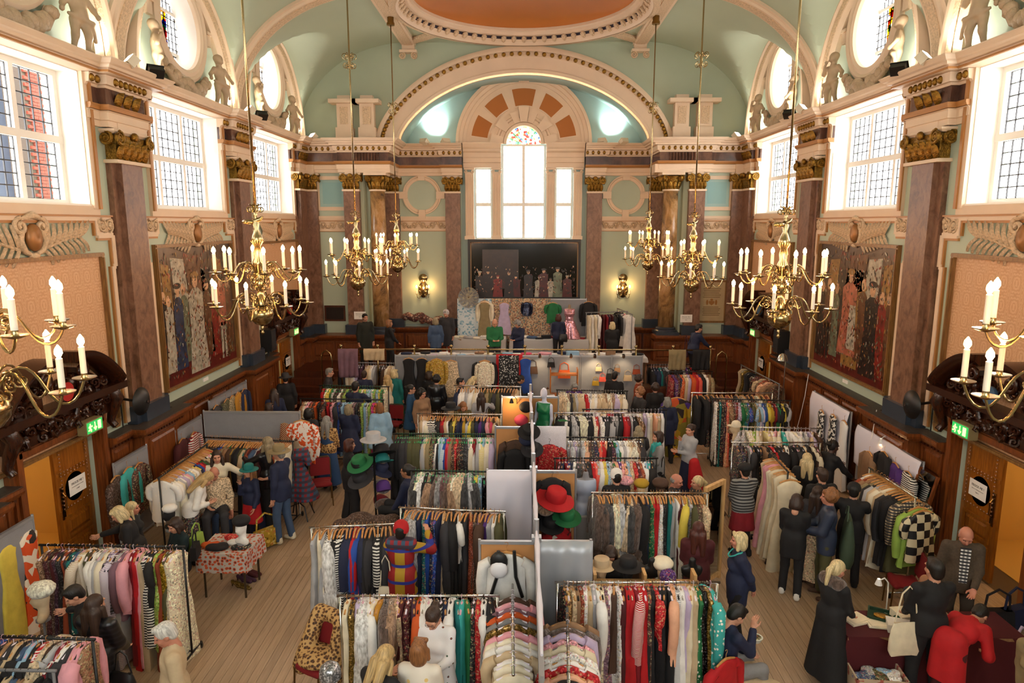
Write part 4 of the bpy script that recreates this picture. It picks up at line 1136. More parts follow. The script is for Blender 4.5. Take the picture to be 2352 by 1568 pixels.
cl = [MB().ball((0, 0, 0), (0.09, 0.07, 0.05), 7, 5).tube([(0, 0.04, 0), (0.07, 0.08, 0.05), (0.12, 0.05, 0.02)], [0.04, 0.03, 0.01], 6).mesh('carved_leaf', carve, 60),
   MB().tube(spiral((0, 0.03, 0), 0.09, 1.5, 14), [0.03] * 8 + [0.02] * 7, 6).mesh('carved_scroll', carve, 60)]
def make_door(sign, shield):
 r = bpy.data.objects.new('door', None); COL.objects.link(r)
 h = DH
 for q in (-1, 1):
  MB().b2(q * h, q * (h + 0.22), -0.5, 0.14, 0, 2.5).b2(q * (h + 0.04), q * (h + 0.16), 0.14, 0.18, 0, 2.5).build('jamb', oak, r)
 MB().b2(-h - 0.22, h + 0.22, -0.5, 0.14, DZ, 2.5).b2(-h - 0.1, h + 0.1, 0.14, 0.18, DZ + 0.04, 2.44).build('lintel', oak, r)
 MB().b2(-1.2, 1.2, 0, 0.2, 2.48, 2.86).build('carved_frieze', carve, r)
 MB().mould([(-1.42, 0.0), (-1.42, 0.24), (1.42, 0.24), (1.42, 0.0)][::-1], [(-0.1, 2.84), (0.02, 2.84), (0.05, 2.88), (0.12, 2.9), (0.14, 2.96), (-0.1, 2.96)][::-1]).b2(-1.4, 1.4, 0, 0.3, 2.84, 2.95).build('cornice', carve, r)
 for q in (-1, 1):
  MB().tube([(q * 1.22, 0.2, 2.86), (q * 1.22, 0.32, 2.7), (q * 1.22, 0.22, 2.5), (q * 1.22, 0.16, 2.3), (q * 1.22, 0.24, 2.2)], [0.12, 0.11, 0.09, 0.07, 0.06], 8).build('console', carve, r, 60)
  pts = [(q * (1.38 - 1.1 * t), 0.0, 2.94 + 0.62 * math.sin(PI / 2 * min(1, t * 1.05)) ** 0.85) for t in [i / 14 for i in range(15)]]
  MB().sweep3(pts, lambda i: ((0, 0, 1), (0, 1, 0)), [(-0.04, 0.0), (-0.04, 0.3), (0.02, 0.36), (0.1, 0.42), (0.14, 0.42), (0.14, 0)]).build('curved_pediment', carve, r, 50)
  MB().prism([(q * 1.3, 2.95), (q * 0.3, 2.95), (q * 0.3, 3.45), (q * 0.6, 3.38), (q * 0.95, 3.2)], (0, 0.1), lambda u, v, t: (u, t, v)).build('tympanum', carve, r)
  MB().tube(spiral((q * 0.42, 0.28, 3.38), 0.14, 1.6, 18, PI / 2, -q), 0.04, 7).build('pediment_scroll', carve, r, 60)
 rg = random.Random(5)
 for i in range(70):
  x = rg.uniform(-1.15, 1.15); up = i % 5 < 2
  z = rg.uniform(2.5, 2.84) if not up else rg.uniform(2.98, 3.0 + 0.42 * (1 - abs(x) / 1.3))
  obj('carved_leaf', cl[i % 2], r, (x, 0.2 if not up else 0.13, z), (rg.uniform(-.5, .5), rg.uniform(-3, 3), rg.uniform(-.5, .5)), rg.uniform(0.7, 1.25))
 sh = MB().lathe([(0.15, 0), (0.14, 0.06), (0.08, 0.1), (0, 0.11)], 18, axis='Y', c=(0, 0.3, 3.12)).build('shield', shield, r, 60); sh.scale = (1, 1, 1)
 l1 = door_leaf(r, sign); l1.location = (0.01, -0.1, 0)
 l2 = door_leaf(r, False); l2.location = (-0.9, -0.16, 0); l2.rotation_euler = (0, 0, -1.35)
 # lobby behind
 lb = MB(); lb.b2(-1.6, 1.6, -3.0, -0.6, -0.02, 0.0).b2(-1.6, 1.6, -3.1, -3.0, 0, 2.6).b2(-1.7, -1.6, -3, -0.6, 0, 2.6).b2(1.6, 1.7, -3, -0.6, 0, 2.6).b2(-1.7, 1.7, -3.1, -0.6, 2.6, 2.7)
 lb.build('lobby', M('lobby_cream', '#c9a25a', 0.5), r)
 return r
redsh = M('red_shield', '#a8201c', 0.4); blush = M('blue_gold_shield', '#3c6080', 0.4)
k = 0
for s in (-1, 1):
 for y, nm in ((10.25, 'near'), (20.6, 'far')):
  k += 1
  d = make_door(True, redsh if s < 0 else blush)
  d.name = 'door_%d' % k; place(d, s, y)
  struct(d, 'double oak door under a carved walnut pediment, %s door of the %s wall' % (nm, SIDE[s]))
  if s < 0:                                   # mirror so that the closed leaf is always the far one
   d.scale = (-1, 1, 1)
   for ch in d.children_recursive:
    if ch.name.startswith('lettering'): ch.scale = (-ch.scale[0], ch.scale[1], ch.scale[2])
  L = bpy.data.lights.new('lobby_lamp', 'POINT'); L.energy = 60; L.color = (1, 0.78, 0.45); L.shadow_soft_size = 0.15
  o = bpy.data.objects.new('lobby_lamp', L); COL.objects.link(o); o.location = (s * (WX + 1.9), y - 0.5, 2.3)
# ------------------------------------------------------------------ exit signs
exg = M('exit_green', '#1f9a4a', 0.4, emit='#2fc060', estr=0.9); exw = M('exit_symbol', '#f6f3a0', 0.4, emit='#ffe98a', estr=2.2); exb = M('exit_case', '#8a7a52', 0.5)
def make_exit():
 r = thing('exit_sign', '', 'sign')
 MB().box((0, 0.08, 0), (0.44, 0.15, 0.22)).build('case', exb, r)
 f = MB().box((0, 0.158, 0.0), (0.4, 0.006, 0.18)).build('face', exg, r)
 m = lambda u, v: (-u * 1.15, 0.163, v * 1.15)       # running figure, arrow, doorway
 a = MB().ball(m(-0.105, 0.045), (0.016, 0.004, 0.016), 8, 5)
 for p in ([(-0.1, 0.028), (-0.112, -0.005)], [(-0.112, -0.005), (-0.09, -0.03), (-0.1, -0.058)], [(-0.112, -0.005), (-0.13, -0.035), (-0.155, -0.035)], [(-0.1, 0.024), (-0.075, 0.008), (-0.065, 0.022)], [(-0.1, 0.024), (-0.13, 0.02), (-0.14, 0.0)]): a.tube([m(*u) for u in p], 0.009, 5)
 a.build('running_figure', exw, f)
 MB().box(m(0, 0.015), (0.016, 0.006, 0.1)).tube([m(-0.03, -0.015), m(0, -0.055), m(0.03, -0.015)], 0.01, 5).build('arrow', exw, f)
 MB().box(m(0.1, 0), (0.075, 0.006, 0.135)).build('doorway', exw, f)
 return r
e0 = make_exit(); k = 0
for s in (-1, 1):
 for y, nm, z in ((10.75, 'near', 2.42), (20.9, 'far', 2.4)):
  k += 1; e = e0 if k == 1 else copy_tree(e0); place(e, s, y, z=z, x=WX - 0.18)
  tag(e, 'green running-man exit sign over the %s doorway, %s wall' % (nm, SIDE[s]), 'sign', 'exit signs over the doors')
# ------------------------------------------------------------------ paintings and wallpaper panels
def damask():
 if 'damask_wallpaper' in MATS: return MATS['damask_wallpaper']
 m, nt, N, L, B = _new('damask_wallpaper')
 c = coords(N, L)
 wv = N.new('ShaderNodeTexWave'); wv.wave_type = 'RINGS'; wv.rings_direction = 'SPHERICAL'; wv.inputs['Scale'].default_value = 3.2; wv.inputs['Distortion'].default_value = 9; wv.inputs['Detail'].default_value = 3; wv.inputs['Detail Scale'].default_value = 1.4
 sp = N.new('ShaderNodeVectorMath'); sp.operation = 'FRACTION'
 mp = N.new('ShaderNodeMapping'); mp.inputs['Scale'].default_value = (3.6, 1, 2.8)
 L.new(c.outputs[0], mp.inputs[0]); L.new(mp.outputs[0], sp.inputs[0])
 ab = N.new('ShaderNodeVectorMath'); ab.operation = 'SUBTRACT'; ab.inputs[1].default_value = (0.5, 0.5, 0.5); L.new(sp.outputs[0], ab.inputs[0])
 ac = N.new('ShaderNodeVectorMath'); ac.operation = 'ABSOLUTE'; L.new(ab.outputs[0], ac.inputs[0])
 L.new(ac.outputs[0], wv.inputs['Vector'])
 r = ramp(N, [(0.4, '#c79a72'), (0.6, '#d4ab84')]); L.new(wv.outputs['Fac'], r.inputs[0]); L.new(r.outputs[0], B.inputs['Base Color'])
 B.inputs['Roughness'].default_value = 0.55
 MATS['damask_wallpaper'] = m; return m
goldwood = wood('gilded_frame_wood', '#6e4a26', '#96703e', rough=0.4)
def frame_parts(r, hw, z0, z1, y=0.02, t=0.07):
 for a, b, c, d_, nm in ((-hw - t, hw + t, z1, z1 + t, 'frame_rail'), (-hw - t, hw + t, z0 - t, z0, 'frame_rail'), (-hw - t, -hw, z0, z1, 'frame_stile'), (hw, hw + t, z0, z1, 'frame_stile')):
  MB().b2(a, b, y - 0.02, y + 0.06, c, d_).b2(a + 0.02, b - 0.02, y + 0.05, y + 0.08, c + 0.015, d_ - 0.015).build(nm, goldwood, r)
for s in (-1, 1):
 for b in (10.2, 20.6):
  r = thing('wallpaper_panel', 'framed panel of peach damask wallpaper in the %s bay, %s wall' % ('near' if b < 12 else 'far', SIDE[s]), 'wall panel', group='framed wallpaper panels'); place(r, s, b)
  frame_parts(r, 1.62, 2.24, 5.14)
  MB().b2(-1.62, 1.62, 0.005, 0.02, 2.24, 5.14).build('wallpaper', damask(), r)
  for q in (-1, 1): MB().prism([(q * 1.5, 2.18), (q * 1.7, 2.18), (q * 1.66, 2.08), (q * 1.54, 2.08)], (0.01, 0.08), lambda u, v, t: (u, t, v)).build('frame_foot', goldwood, r)
def brush(nm, a, b, sc=5): return M('painted_' + nm, a, 0.35, var=0.35, vscale=sc)
def robe(x, z0, h, w, flare=1.5, lean=0.0):
 """silhouette of a robed standing figure, as a flat painted shape"""
 P = [(x - w * flare, z0), (x + w * flare, z0), (x + w * 1.05, z0 + h * 0.45), (x + w * 1.15 + lean, z0 + h * 0.76), (x + w * 0.4 + lean, z0 + h * 0.82), (x - w * 0.4 + lean, z0 + h * 0.82), (x - w * 1.15 + lean, z0 + h * 0.76), (x - w * 1.05, z0 + h * 0.45)]
 return P
def disc(x, z, rx, rz, n=12): return [(x + rx * math.cos(2 * PI * i / n), z + rz * math.sin(2 * PI * i / n)) for i in range(n)]
def flat(parent, P, lay, mat, nm='painted_figure'):
 return MB().prism(P, (0.02, 0.021 + 0.0009 * lay), lambda u, v, t: (u, t, v)).build(nm, mat, parent)
flesh = brush('flesh', '#c49a78', 0); palm = brush('pale_robe', '#a39c8c', 0, 9); redr = brush('red_robe', '#7a2018', 0); dkr = brush('dark_robe', '#241a18', 0); brn = brush('brown_robe', '#5e3a22', 0); ochr = brush('ochre_banner', '#8e6a34', 0); rosr = brush('rose_robe', '#a8604a', 0); navr = brush('blue_dress', '#2c3550', 0); redfl = brush('red_carpet', '#56140f', 0); bgb = brush('brown_ground', '#4a3626', 0, 3); bgd = brush('dark_ground', '#1c1512', 0, 2); grn = brush('sage_cloth', '#68705a', 0)
def person_flat(r, x, z0, h, w, mat, lay, hat=None, flare=1.5, legs=None):
 flat(r, robe(x, z0 + (h * 0.38 if legs else 0), h * (0.62 if legs else 1), w, flare if not legs else 1.2), lay, mat)
 if legs:
  for q in (-1, 1): flat(r, [(x + q * w * 0.2, z0), (x + q * w * 0.75, z0), (x + q * w * 0.7, z0 + h * 0.42), (x + q * w * 0.1, z0 + h * 0.42)], lay, legs)
 flat(r, disc(x, z0 + h * 0.89, h * 0.055, h * 0.07), lay + 1, flesh)
 if hat: flat(r, disc(x, z0 + h * 0.945, h * 0.085, h * 0.035), lay + 2, hat)
def dabs(r, x0, x1, z0, z1, n, seed, pal):
 mb = MB(); g = random.Random(seed)
 for i in range(n):
  x, z = g.uniform(x0 + .1, x1 - .1), g.uniform(z0 + .1, z1 - .1); l, w_, a = g.uniform(.015, .06), g.uniform(.008, .022), g.gauss(PI / 2, .6); c, s_ = math.cos(a), math.sin(a); mb.mi = g.randrange(len(pal)); y = 0.0305 + 0.001 * i / n
  mb.add([(x + l * u * c - w_ * v * s_, y, z + l * u * s_ + w_ * v * c) for u, v in ((-1, 0), (-.6, .8), (.5, 1), (1, 0), (.6, -.9), (-.5, -1))], [(0, 1, 2, 3, 4, 5)])
 mb.build('painted_detail', pal, r)['kind'] = 'stuff'
for s in (-1, 1):
 lab = 'large framed painting of a crowned white-robed figure among courtiers, left wall' if s < 0 else 'large framed painting of an enthroned figure in red and white, right wall'
 r = thing('framed_painting', lab, 'painting'); place(r, s, 15.4)
 frame_parts(r, 1.75, 2.32, 5.22)
 MB().b2(-1.75, 1.75, 0.0, 0.02, 2.32, 5.22).build('canvas', bgb, r)
 flat(r, [(-1.75, 2.32), (1.75, 2.32), (1.75, 2.75), (-1.75, 2.6)], 1, redfl, 'painted_floor')
 m = -s
 for x, z, w_, h_, c in ((-1.0, 4.5, 0.3, 0.4, ochr), (0.1, 4.6, 0.5, 0.45, brn), (0.85, 4.5, 0.35, 0.5, palm), (1.4, 4.4, 0.2, 0.5, ochr), (-0.4, 4.2, 0.3, 0.5, dkr)):
  flat(r, [(m * (x - w_), z - h_), (m * (x + w_ * 0.7), z - h_ * 0.8), (m * (x + w_), z + h_), (m * (x - w_ * 0.6), z + h_ * 0.9)], 2, c, 'painted_banner')
 if s < 0:
  F_ = [(-1.45, 2.5, 2.0, 0.16, brn, 3, None, None), (-1.1, 2.45, 2.1, 0.2, rosr, 5, dkr, palm), (-0.7, 2.6, 1.9, 0.17, redr, 3, None, None), (-0.35, 2.7, 1.8, 0.16, brn, 3, dkr, None), (0.2, 2.4, 2.3, 0.3, palm, 7, ochr, None), (0.75, 2.7, 1.8, 0.16, grn, 3, None, None), (1.0, 2.6, 1.9, 0.17, navr, 5, dkr, None), (1.4, 2.6, 1.7, 0.15, palm, 4, None, None), (1.6, 2.7, 1.7, 0.13, dkr, 3, None, None)]
 else:
  F_ = [(-1.5, 2.5, 1.9, 0.15, dkr, 3, None, None), (-1.15, 2.5, 2.0, 0.18, brn, 4, None, dkr), (-0.75, 2.6, 1.8, 0.14, grn, 3, None, None), (-0.1, 2.75, 2.0, 0.3, rosr, 7, ochr, None), (0.5, 2.7, 1.9, 0.16, brn, 3, None, None), (0.9, 2.45, 2.1, 0.24, dkr, 6, dkr, None), (1.3, 2.5, 1.9, 0.17, redr, 4, None, None), (1.58, 2.6, 1.8, 0.14, brn, 3, None, None)]
  flat(r, [(-0.45, 2.5), (0.3, 2.5), (0.3, 4.7), (-0.45, 4.7)], 2, ochr, 'painted_throne')
  flat(r, [(-0.3, 2.9), (0.1, 2.9), (0.05, 3.9), (-0.22, 3.9)], 9, palm, 'painted_vestment')
 for x, z, h_, w_, c, lay, hat, legs in F_: person_flat(r, x * m, z, h_, w_, c, lay, hat, legs=legs)
 dabs(r, -1.75, 1.75, 2.35, 5.2, 900, s, [bgb, brn, ochr, dkr, rosr, palm, bgb, brn, redr, grn])
 MB().b2(-0.12, 0.12, 0.0, 0.02, 2.1, 2.18).build('name_plate', paper, r)
# the dark group portrait under the stage window
r = thing('group_painting', 'wide dark group painting of seated figures in black and red over the stage', 'painting', (0.03, YR - 0.1, 0), PI)
x0, x1, z0, z1 = -1.93, 1.93, 3.1, 5.06
for a, b, c, d_ in ((x0 - .08, x1 + .08, z1, z1 + .1), (x0 - .08, x1 + .08, z0 - .08, z0), (x0 - .08, x0, z0, z1), (x1, x1 + .08, z0, z1)): MB().b2(a, b, 0, 0.09, c, d_).build('frame_rail', black, r)
for a, b, c, d_ in ((x0, x1, z1 - .04, z1), (x0, x0 + .04, z0, z1), (x1 - .04, x1, z0, z1)): MB().b2(a, b, 0.02, 0.06, c, d_).build('gilt_slip', goldwood, r)
MB().b2(x0, x1, 0.0, 0.02, z0, z1).build('canvas', M('varnished_dark_canvas', '#150f0d', 0.12, var=0.5, vscale=1.5), r)
flat(r, [(0.2, 3.4), (1.5, 3.4), (1.5, 4.8), (0.2, 4.8)], 1, brush('umber_wall', '#2e1c12', 0), 'painted_wall')
for i, (x, h_, c, hat) in enumerate(((1.6, .95, dkr, palm), (1.3, 1.0, dkr, dkr), (0.95, .8, redr, redr), (0.55, .95, dkr, None), (0.3, .8, brush('deep_red', '#4a1512', 0), dkr), (-0.15, 1.0, dkr, dkr), (-0.55, .75, palm, palm), (-0.7, 1.05, brush('deep_red', '#4a1512', 0), dkr), (-0.95, .7, palm, dkr), (-1.2, 1.1, grn, dkr), (-1.55, .8, brush('deep_red', '#4a1512', 0), palm))):
 person_flat(r, x, z0, h_, 0.14, c, 3 + i % 4, hat, 1.3)
dabs(r, -1.9, 1.9, 3.1, 4.3, 260, 7, [dkr, bgd, brn, dkr, MATS['painted_deep_red'], flesh])
# ------------------------------------------------------------------ chandeliers
candle = M('candle_tube', '#efe6d4', 0.5); bulbm = M('lit_candle_bulb', '#fff0d0', 0.4, emit='#ffb46a', estr=160.0)
CHX = 3.8
def arm_pts(tier):
 P = [(0.06, 0.60), (0.12, 0.72), (0.2, 0.78), (0.28, 0.72), (0.34, 0.6), (0.4, 0.51), (0.48, 0.48), (0.55, 0.53), (0.58, 0.62)] if tier else [(0.08, 0.12), (0.14, 0.27), (0.24, 0.33), (0.33, 0.27), (0.39, 0.12), (0.45, -0.01), (0.54, -0.05), (0.62, 0.03), (0.66, 0.16)]
 return P
armm = []
for tier in (0, 1):
 P = arm_pts(tier); out = []
 for i in range(len(P) - 1):
  for t in (0, 0.5): out.append((P[i][0] + (P[i + 1][0] - P[i][0]) * t, 0, P[i][1] + (P[i + 1][1] - P[i][1]) * t))
 out.append((P[-1][0], 0, P[-1][1]))
 for _ in range(2):
  out = [out[0]] + [tuple((out[i - 1][k] + 2 * out[i][k] + out[i + 1][k]) / 4 for k in range(3)) for i in range(1, len(out) - 1)] + [out[-1]]
 mb = MB().tube(out, 0.011, 6)
 cz = 0.66 if tier else 0.2
 mb.tube(spiral((0.2 if tier else 0.24, 0, cz), 0.065, 1.6, 16, PI / 2, 1), 0.008, 5).tube(spiral((0.12 if tier else 0.13, 0, cz - 0.12), 0.05, 1.4, 14, PI / 2, -1), 0.008, 5)
 armm.append(mb.mesh('arm', brass, 60))
panm = MB().lathe([(0.01, -0.02), (0.03, -0.015), (0.085, 0.005), (0.09, 0.012), (0.03, 0.002), (0.022, 0.01), (0.024, 0.045), (0.0, 0.045)], 16).mesh('drip_pan', brass, 50)
candm = MB().lathe([(0.02, 0.03), (0.02, 0.2), (0.013, 0.205)], 10).mesh('candle', candle, 50)
blbm = MB().lathe([(0.01, 0.2), (0.024, 0.228), (0.021, 0.258), (0.003, 0.29)], 8).mesh('bulb', bulbm, 180)
stemm = MB().lathe([(0.02, 1.45), (0.03, 1.4), (0.015, 1.36), (0.05, 1.3), (0.03, 1.22), (0.07, 1.12), (0.09, 1.05), (0.04, 0.98), (0.06, 0.9), (0.05, 0.82), (0.08, 0.76), (0.08, 0.7), (0.04, 0.6), (0.06, 0.5), (0.09, 0.44), (0.04, 0.36), (0.05, 0.28), (0.1, 0.22), (0.1, 0.14), (0.05, 0.12)], 16).mesh('stem', brass, 60)
ballm = MB().lathe([(0.002, -0.2), (0.02, -0.19), (0.015, -0.17), (0.03, -0.16), (0.1, -0.13), (0.155, -0.06), (0.165, 0.0), (0.155, 0.06), (0.1, 0.12), (0.04, 0.14)], 24).lathe([(0.17, -0.008), (0.17, 0.008)], 24, caps=False).mesh('ball', brass, 60)
finm = MB().lathe([(0.002, -0.3), (0.02, -0.28), (0.028, -0.26), (0.015, -0.24), (0.022, -0.22), (0.018, -0.19)], 10).mesh('finial', brass, 60)
swirl = MB()
for i in range(6):
 a = 2 * PI * i / 6
 for z, r_ in ((0.48, 0.11), (0.4, 0.09), (1.5, 0.09)):
  o_ = len(swirl.v); swirl.tube(spiral((0.08, 0, z), r_ * 0.7, 1.3, 12, PI / 2, 1 if z > .45 else -1), 0.009, 5); swirl.xf(Matrix.Rotation(a + z, 4, 'Z'), o_)
swirl.lathe([(0.02, 0.35), (0.02, 1.55)], 6); swirlm = swirl.mesh('scroll_cluster', brass, 60)
birdsh = MB().ball((-0.1, 0, 1.32), (0.1, 0.05, 0.035), 8, 5).tube([(-0.02, 0, 1.33), (0.06, 0, 1.36), (0.1, 0, 1.4)], [0.04, 0.03, 0.01], 7).mesh('dolphin', brass, 60)
knobm = MB()
for i in range(6):
 a = 2 * PI * i / 6; o_ = len(knobm.v)
 knobm.tube(spiral((0.09, 0, 0.1), 0.07, 1.3, 14, -PI / 2, 1), 0.008, 5).tube(spiral((0.08, 0, -0.1), 0.06, 1.3, 14, PI / 2, -1), 0.008, 5); knobm.xf(Matrix.Rotation(a, 4, 'Z'), o_)
knobm = knobm.lathe([(0.02, -0.15), (0.03, 0), (0.02, 0.15)], 8).mesh('rod_ornament', brass, 60)
sleevem = MB().lathe([(0.11, 0), (0.11, 0.06), (0.09, 0.08), (0.09, 0.42), (0.1, 0.45), (0.1, 0.5)], 18).mesh('sleeve', M('antique_gold', '#8a6a34', 0.4, metal=0.8), 50)
def chandelier(X, Y, z, ktop, label, rot, top=11.2):
 r = thing('chandelier', label, 'chandelier', (X, Y, z), rot, 'brass chandeliers hanging in two rows')
 for nm, me in (('ball', ballm), ('finial', finm), ('stem', stemm), ('scroll_cluster', swirlm), ('dolphin', birdsh)): obj(nm, me, r)
 MB().tube([(0, 0, 1.44), (0, 0, top - z)], 0.016, 8).build('rod', brass, r, 180)
 obj('rod_ornament', knobm, r, (0, 0, ktop - z))
 obj('sleeve', sleevem, r, (0, 0, top - z - 0.1))
 for tier in (0, 1):
  for i in range(8):
   a = 2 * PI * i / 8 + tier * PI / 8; R_, zz = arm_pts(tier)[-1]
   am = obj('arm', armm[tier], r, (0, 0, 0), (0, 0, a))
   obj('drip_pan', panm, am, (R_, 0, zz)); obj('candle', candm, am, (R_, 0, zz - 0.01), None, (1.15, 1.15, 1.35)); obj('bulb', blbm, am, (R_, 0, zz + 0.06), None, (1.15, 1.15, 1.05))
 return r
for s, pts in ((-1, [(2, 945), (601, 722), (822, 650), (913, 613)]), (1, [(2400, 945), (1790, 730), (1588, 655), (1488, 608)])):
 for j, (x, y) in enumerate(pts):
  Y = (4.95, 9.75, 15.0, 20.0)[j]
  X, z = aty(x, y, Y) if 0 < j else ((-4.08, 4.3) if s < 0 else (4.02, 4.3))
  kt = (9.5, 9.3, 9.05, 8.9)[j]
  chandelier(X, Y, z, kt, 'brass candle chandelier, %s, %s row' % (('nearest and cut by the picture edge', 'second from the gallery', 'third from the gallery', 'farthest, by the stage')[j], SIDE[s]), 0.2 * j + 0.1 * s)
# ------------------------------------------------------------------ wall sconces in the recess
def make_sconce():
 r = thing('wall_sconce', '', 'wall lamp')
 MB().lathe([(0.02, 0), (0.14, 0.02), (0.16, 0.05), (0.13, 0.09), (0.05, 0.11), (0, 0.11)], 20, axis='Y', c=(0, 0.12, 0.42)).build('round_boss', brass, r, 50)
 MB().lathe([(0.03, 0), (0.19, 0.03), (0.22, 0.05), (0.2, 0.07), (0.05, 0.1), (0, 0.1)], 20, axis='Y', c=(0, 0.1, 0)).build('back_plate', brass, r, 50).scale = (0.85, 1, 1.3)
 ms = MB()
 for q in (-1, 1):
  for z in (-0.15, 0.0, 0.14): ms.tube(spiral((q * 0.1, 0.13, z), 0.07, 1.4, 12, PI / 2, q), 0.014, 5)
 ms.build('scroll_relief', brass, r, 60)
 for q in (-1, 1):
  am = MB().tube([(q * 0.05, 0.1, -0.1), (q * 0.12, 0.2, -0.3), (q * 0.2, 0.22, -0.26), (q * 0.22, 0.22, -0.15)], 0.01, 6).build('arm', brass, r, 60)
  obj('drip_pan', panm, am, (q * 0.22, 0.22, -0.14), None, 0.6); obj('candle', candm, am, (q * 0.22, 0.22, -0.15), None, (1, 1, 0.7)); obj('bulb', blbm, am, (q * 0.22, 0.22, -0.11), None, 1.0)
 return r
sc0 = make_sconce()
for q, (x, y) in enumerate(((973, 665), (1430, 665))):
 e = sc0 if q == 0 else copy_tree(sc0); X, z = aty(x, y, YR); e.location = (X, YR, z); e.rotation_euler = (0, 0, PI)
 L = bpy.data.lights.new('sconce_glow', 'POINT'); L.energy = 14; L.color = (1, 0.62, 0.28); L.shadow_soft_size = 0.05; o = bpy.data.objects.new('sconce_glow', L); COL.objects.link(o); o.location = (X, YR - 0.3, z + 0.1)
 tag(e, 'brass wall sconce with lit candles, %s of the dark painting' % ('left' if q == 0 else 'right'), 'wall lamp', 'sconces in the stage recess')
# ------------------------------------------------------------------ floodlights on the cornice
flm = M('flood_glass', '#ffffff', 0.3, emit='#fff4dd', estr=14.0)
def flood(loc, aim, power, label, blackcase=True, cone=100, col=(1, 0.93, 0.8)):
 r = thing('floodlight', label, 'floodlight', loc, group='floodlights along the cornice')
 d = (Vector(aim) - Vector(loc)).normalized(); q = d.to_track_quat('Y', 'Z')
 MB().box((0, -0.06, 0.12), (0.26, 0.14, 0.18), taper=1).b2(-0.15, 0.15, 0.0, 0.02, 0.02, 0.22).build('lamp_case', black if blackcase else M('cream_case', '#d8ccb4', 0.5), r).rotation_euler = q.to_euler()
 MB().b2(-0.12, 0.12, 0.021, 0.025, 0.04, 0.2).build('lamp_glass', flm, r).rotation_euler = q.to_euler()
 MB().b2(-0.1, 0.1, -0.05, 0.05, 0, 0.03).build('foot', black, r)
 L = bpy.data.lights.new('flood_beam', 'SPOT'); L.energy = power; L.spot_size = math.radians(cone); L.spot_blend = 0.7; L.color = col; L.shadow_soft_size = 0.08
 o = bpy.data.objects.new('flood_beam', L); COL.objects.link(o); o.location = Vector(loc) + Vector((0, 0, 0.12)) + d * 0.1; o.rotation_euler = d.to_track_quat('-Z', 'Y').to_euler()
for s in (-1, 1):
 for b in BAYS[1:]:
  for q in (-1, 1):
   y = b + q * 2.12
   flood((s * (WX - 0.5), y, ZC), (s * (WX + 0.1), b + q * 1.5, ZC + 0.75), 85, 'small floodlight on the cornice %s the %s cherub lunette, %s wall' % ('beyond' if q > 0 else 'this side of', bayn[b], SIDE[s]), q < 0, 115)
 for x, nm in ((2.75, 'inner'), (3.35, 'outer')):
  flood((s * x, YR - 0.45, ZC + 0.02), (s * 3.1, YR, ZC + 0.75), 150 if nm == 'inner' else 90, '%s floodlight on the recess cornice, %s of the fan window' % (nm, SIDE[s]), False, 80, (0.85, 1, 0.95))
# ------------------------------------------------------------------ speakers, round lamps, plaques
for s in (-1, 1):
 Y = 18.55
 sp = thing('loudspeaker', 'black box loudspeaker standing on the ledge by the far door, %s wall' % SIDE[s], 'loudspeaker', group='wall loudspeakers'); place(sp, s, Y + 0.3, x=WX - 0.22, z=2.12)
 MB().box((0, 0, 0.36), (0.38, 0.3, 0.62)).build('cabinet', black, sp); MB().box((0, 0.155, 0.36), (0.34, 0.01, 0.56)).build('grille', M('speaker_grille', '#1d1d20', 0.8), sp)
 MB().tube([(0, -0.02, -0.1), (0, -0.02, 0.06)], 0.03, 8).build('stand', black, sp); MB().box((0, 0.162, 0.14), (0.05, 0.004, 0.03)).build('badge', steel, sp)
 rl = thing('round_wall_fan', 'round black fan-shaped fitting beside the near pilaster plinth, %s wall' % SIDE[s], 'wall fitting', group='round black fittings'); place(rl, s, 11.95, x=WX - 0.05, z=2.32)
 MB().lathe([(0.05, -0.08), (0.15, -0.06), (0.25, 0.0), (0.26, 0.03), (0.2, 0.05), (0.06, 0.07), (0.0, 0.08)], 28, axis='Y', c=(0, 0.42, 0.2)).build('bowl', black, rl, 50)
 MB().lathe([(0.03, -0.01), (0.02, 0.02), (0, 0.02)], 12, axis='Y', c=(0, 0.52, 0.2)).build('hub', steel, rl)
 MB().tube([(0, 0.0, 0.25), (0, 0.2, 0.22), (0, 0.36, 0.2)], 0.025, 8).tube([(0, 0.02, 0.25), (0, 0.02, -0.3)], 0.012, 6).build('bracket', black, rl)
X, z = aty(770, 719, YB)
pl = thing('wall_plaque', 'dark wooden plaque on the green end wall left of the stage', 'plaque', (X, YB, z), PI)
MB().b2(-0.36, 0.36, 0, 0.04, -0.27, 0.27).build('frame', oakdk, pl); MB().b2(-0.3, 0.3, 0.03, 0.045, -0.21, 0.21).build('board', M('dark_plaque', '#22140e', 0.35), pl)
X, z = aty(1634, 692, YB)
ct = thing('framed_scroll', 'tall gilt-framed cream scroll with crest and lettering, right end wall', 'certificate', (X, YB, z), PI)
MB().b2(-0.45, 0.45, 0, 0.03, -0.68, 0.68).build('parchment', M('parchment', '#b7a27c', 0.7, var=0.08, vscale=4), ct)
for a, b, c, d_ in ((-.5, .5, .66, .73), (-.5, .5, -.73, -.66), (-.5, -.43, -.7, .7), (.43, .5, -.7, .7)): MB().b2(a, b, 0, 0.05, c, d_).build('frame_rail', goldwood, ct)
for i in range(11):
 z_ = 0.42 - 0.07 * i if i < 5 else -0.2 - 0.055 * (i - 5)
 MB().b2(-0.3 + 0.03 * (i % 3), 0.3 - 0.02 * (i % 2), 0.03, 0.033, z_, z_ + 0.022).build('written_line', M('brown_ink', '#7a6444', 0.8), ct)
